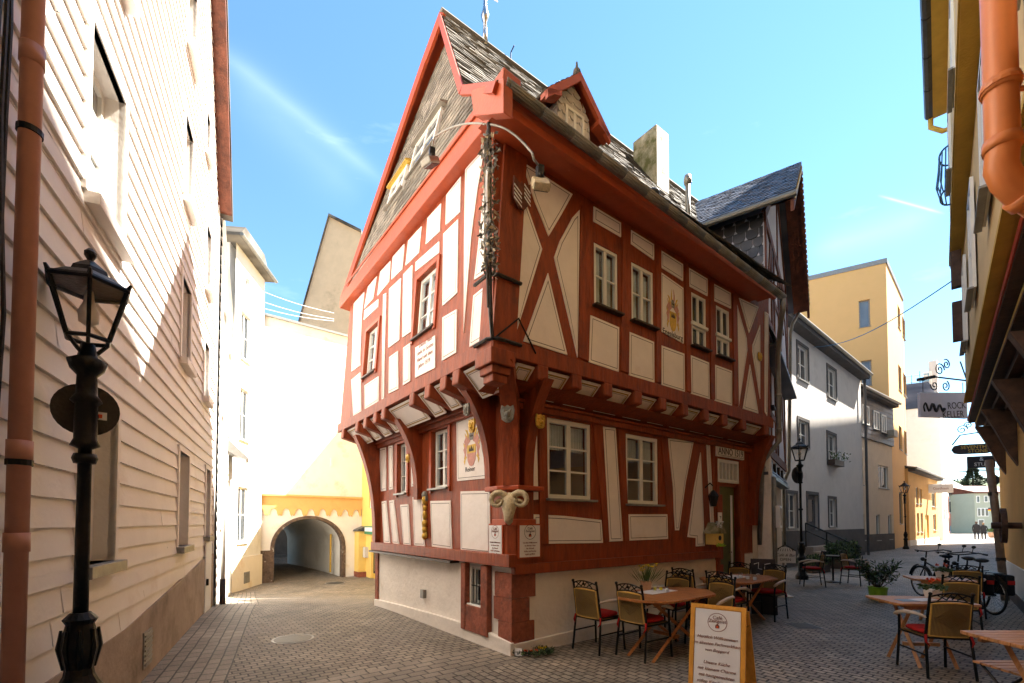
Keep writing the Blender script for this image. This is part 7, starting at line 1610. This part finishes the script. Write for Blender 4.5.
# ================================================================= PEOPLE
def person(label, loc, rz, h, coat, trouser, hairc, skirt=False, armout=1):
    T_ = thing('person', label, 'person', loc, rz); T_['_local'] = 1; s = h/1.72
    J = {'p':(0,0,.93),'c':(0,.0,1.22),'n':(0,.0,1.44),'n2':(0,.01,1.53),'h':(0,.02,1.60),'h2':(0,.02,1.70),
         'hl':(-.10,0,.88),'kl':(-.11,.10,.48),'al':(-.11,.02,.08),'tl':(-.11,.16,.03),'hr':(.10,0,.88),'kr':(.11,-.02,.49),'ar':(.11,-.26,.14),'tr':(.11,-.16,.04),
         'sl':(-.19,0,1.40),'el':(-.26*armout,-.06,1.13),'wl':(-.24*armout,.06,.90),'gl':(-.24*armout,.09,.82),'sr':(.19,0,1.40),'er':(.27*armout,-.05,1.13),'wr':(.22,.12,.98),'gr':(.20,.16,.92)}
    E = [('p','c'),('c','n'),('n','n2'),('n2','h'),('h','h2'),('p','hl'),('hl','kl'),('kl','al'),('al','tl'),('p','hr'),('hr','kr'),('kr','ar'),('ar','tr'),('n','sl'),('sl','el'),('el','wl'),('wl','gl'),('n','sr'),('sr','er'),('er','wr'),('wr','gr')]
    rad = {'p':.14,'c':.145,'n':.10,'n2':.055,'h':.095,'h2':.07,'hl':.10,'kl':.062,'al':.042,'tl':.035,'hr':.10,'kr':.062,'ar':.042,'tr':.035,'sl':.07,'el':.05,'wl':.035,'gl':.035,'sr':.07,'er':.05,'wr':.035,'gr':.035}
    ks = list(J); me = bpy.data.meshes.new('body'); me.from_pydata([tuple(c*s for c in J[k]) for k in ks], [(ks.index(a), ks.index(b)) for a, b in E], [])
    o = bpy.data.objects.new('body', me); COL.objects.link(o); o.parent = T_; me.materials.append(coat)
    sk_ = o.modifiers.new('skin', 'SKIN'); 
    if not me.skin_vertices: me.attributes.new('skin', 'FLOAT', 'POINT') if False else None
    bpy.context.view_layer.objects.active = o
    bpy.context.view_layer.update()
    if len(me.skin_vertices) == 0:
        with bpy.context.temp_override(object=o, active_object=o, selected_objects=[o]):
            bpy.ops.mesh.customdata_skin_add()
    for i, k in enumerate(ks): me.skin_vertices[0].data[i].radius = (rad[k]*s*1.0, rad[k]*s*.8); me.skin_vertices[0].data[i].use_root = (k == 'p')
    o.modifiers.new('sub', 'SUBSURF').levels = 2; o.modifiers['sub'].render_levels = 2
    m = MB(); m.lathe([(.24*s,.68*s),(.225*s,.95*s),(.20*s,1.15*s),(.215*s,1.35*s),(.12*s,1.46*s),(.07*s,1.5*s)], (0,0,0), 14); ct_ = m.build('coat', coat, T_, smooth=True, local=True); ct_.scale = (1,.68,1)
    m = MB(); m.ball((0,.0,1.64*s), .112*s, 12, 8, sx=(.85,.95,1.1)); m.build('hair', hairc, T_, smooth=True, local=True)
    for sd2 in (-1, 1):
        g = V(J['gl'] if sd2 < 0 else J['gr'])*s; m = MB(); m.ball(g, .04*s, 8, 5, sx=(.6,1,1.2))
        for k in range(4): m.tube([g+V((0,-.025+.017*k,-.02)), g+V((0,-.02+.017*k,-.075))], .008, 5)
        m.tube([g+V((0,.03,0)), g+V((0,.05,-.04))], .009, 5); m.build('hand', M['skin'], T_, smooth=True, local=True)
    m = MB()
    for a, b, c in (('hl','kl','al'),('hr','kr','ar')): m.tube([V(J[a])*s, V(J[b])*s, V(J[c])*s], [.10*s,.068*s,.055*s], 10)
    m.build('trousers', trouser, T_, smooth=True, local=True)
    return T_
pa = gpt(976.8,540.2); pb2 = gpt(984,540)
person('person in a black coat walking away arm in arm on the left of the pair', (pa.x, pa.y, 0), -.75, 1.78, M['cloth_black'], M['cloth_blue'], M['hair'])
person('shorter person in a dark jacket walking away on the right of the pair', (pb2.x-.02, pb2.y, 0), -.75, 1.66, M['cloth_black'], M['cloth_black'], surf('light_brown_hair', (.20,.12,.06), .7, .2), armout=1.1)
# ================================================================= CAMERA, SKY, SUN
cd = bpy.data.cameras.new('camera'); co = bpy.data.objects.new('camera', cd); COL.objects.link(co); S.camera = co
co.location = CAM; co.rotation_euler = (PI/2+PIT, 0, 0); cd.sensor_fit = 'HORIZONTAL'; cd.sensor_width = 36; cd.lens = FPX/1024*36
cd.shift_x = 0; cd.shift_y = (CY-341.5)/1024; cd.clip_start = .05; cd.clip_end = 3000
SAZ, SEL = 20.0, 52.5       # sun towards +X turned 20 degrees to +Y
sv = V((math.cos(R(SEL))*math.cos(R(SAZ)), math.cos(R(SEL))*math.sin(R(SAZ)), math.sin(R(SEL))))
w = bpy.data.worlds.new('World'); S.world = w; w.use_nodes = True; N = w.node_tree.nodes; L = w.node_tree.links
sk = N.new('ShaderNodeTexSky'); sk.sky_type = 'NISHITA'; sk.sun_disc = False; sk.sun_elevation = R(SEL); sk.sun_rotation = R(90-SAZ)
sk.air_density = 1.0; sk.dust_density = 0.0; sk.ozone_density = 3.0; sk.altitude = 100
tc = N.new('ShaderNodeTexCoord'); mp = N.new('ShaderNodeMapping'); mp.inputs['Scale'].default_value = (1.2, 4.5, 9); mp.inputs['Rotation'].default_value = (.3, .5, .6); L.new(tc.outputs['Generated'], mp.inputs[0])
nz = N.new('ShaderNodeTexNoise'); nz.inputs['Scale'].default_value = 1.3; nz.inputs['Detail'].default_value = 9; nz.inputs['Roughness'].default_value = .62; L.new(mp.outputs[0], nz.inputs[0])
rp = N.new('ShaderNodeValToRGB'); rp.color_ramp.elements[0].position = .60; rp.color_ramp.elements[1].position = .82; rp.color_ramp.elements[1].color = (.22,.22,.22,1); L.new(nz.outputs[0], rp.inputs[0])
# two faint contrails: narrow bands across the sky directions
def vm(op, a, b=None, val=None):
    n_ = N.new('ShaderNodeVectorMath'); n_.operation = op; L.new(a, n_.inputs[0])
    if val is not None: n_.inputs[1].default_value = val
    return n_
def mt(op, a, b=None, v=None, v2=None):
    n_ = N.new('ShaderNodeMath'); n_.operation = op; L.new(a, n_.inputs[0])
    if b is not None: L.new(b, n_.inputs[1])
    if v is not None: n_.inputs[1].default_value = v
    if v2 is not None: n_.inputs[2].default_value = v2
    return n_.outputs[0]
tot = rp.outputs[0]
for (xa, ya, xb, yb, wdt, amp) in ((225,55,375,175,.012,.13),(232,75,350,190,.035,.07),(884,197,938,212,.0014,.4),(820,250,930,215,.02,.12)):
    da, db = ray(xa,ya).normalized(), ray(xb,yb).normalized(); nn_ = da.cross(db).normalized(); md = (da+db).normalized(); cl = da.dot(md)
    d1 = vm('DOT_PRODUCT', tc.outputs['Generated'], val=nn_).outputs['Value']; d2 = vm('DOT_PRODUCT', tc.outputs['Generated'], val=md).outputs['Value']
    g = mt('MULTIPLY', d1, v=1/wdt); g = mt('POWER', mt('ABSOLUTE', g), v=1.5); g = mt('MULTIPLY', g, v=-1.0); g = mt('EXPONENT', g)
    mr = N.new('ShaderNodeMapRange'); L.new(d2, mr.inputs[0]); mr.inputs[1].default_value = cl-(1-cl)*.6; mr.inputs[2].default_value = cl+(1-cl)*.5
    g = mt('MULTIPLY', g, mr.outputs[0]); g = mt('MULTIPLY', g, mt('ADD', nz.outputs[0], v=.3)); g = mt('MULTIPLY', g, v=amp); tot = mt('ADD', tot, g)
mx = N.new('ShaderNodeMixRGB'); L.new(tot, mx.inputs[0]); hs = N.new('ShaderNodeHueSaturation'); hs.inputs['Saturation'].default_value = 1.08; hs.inputs['Hue'].default_value = .490; L.new(sk.outputs[0], hs.inputs['Color']); L.new(hs.outputs[0], mx.inputs[1]); mx.inputs[2].default_value = (5.5, 6.6, 7.4, 1)
bg = N['Background']; bg.inputs[1].default_value = .060; L.new(mx.outputs[0], bg.inputs[0])
sd_ = bpy.data.lights.new('sun', 'SUN'); sd_.energy = 5.0; sd_.angle = R(.55); sd_.color = (1, .945, .85)
so = bpy.data.objects.new('sun', sd_); COL.objects.link(so); so.rotation_euler = sv.to_track_quat('Z', 'Y').to_euler(); so.location = (10, 5, 30)
S.view_settings.view_transform = 'Standard'; S.view_settings.look = 'None'; S.view_settings.exposure = 2.65; S.view_settings.gamma = 1
S.render.resolution_x = 1024; S.render.resolution_y = 683
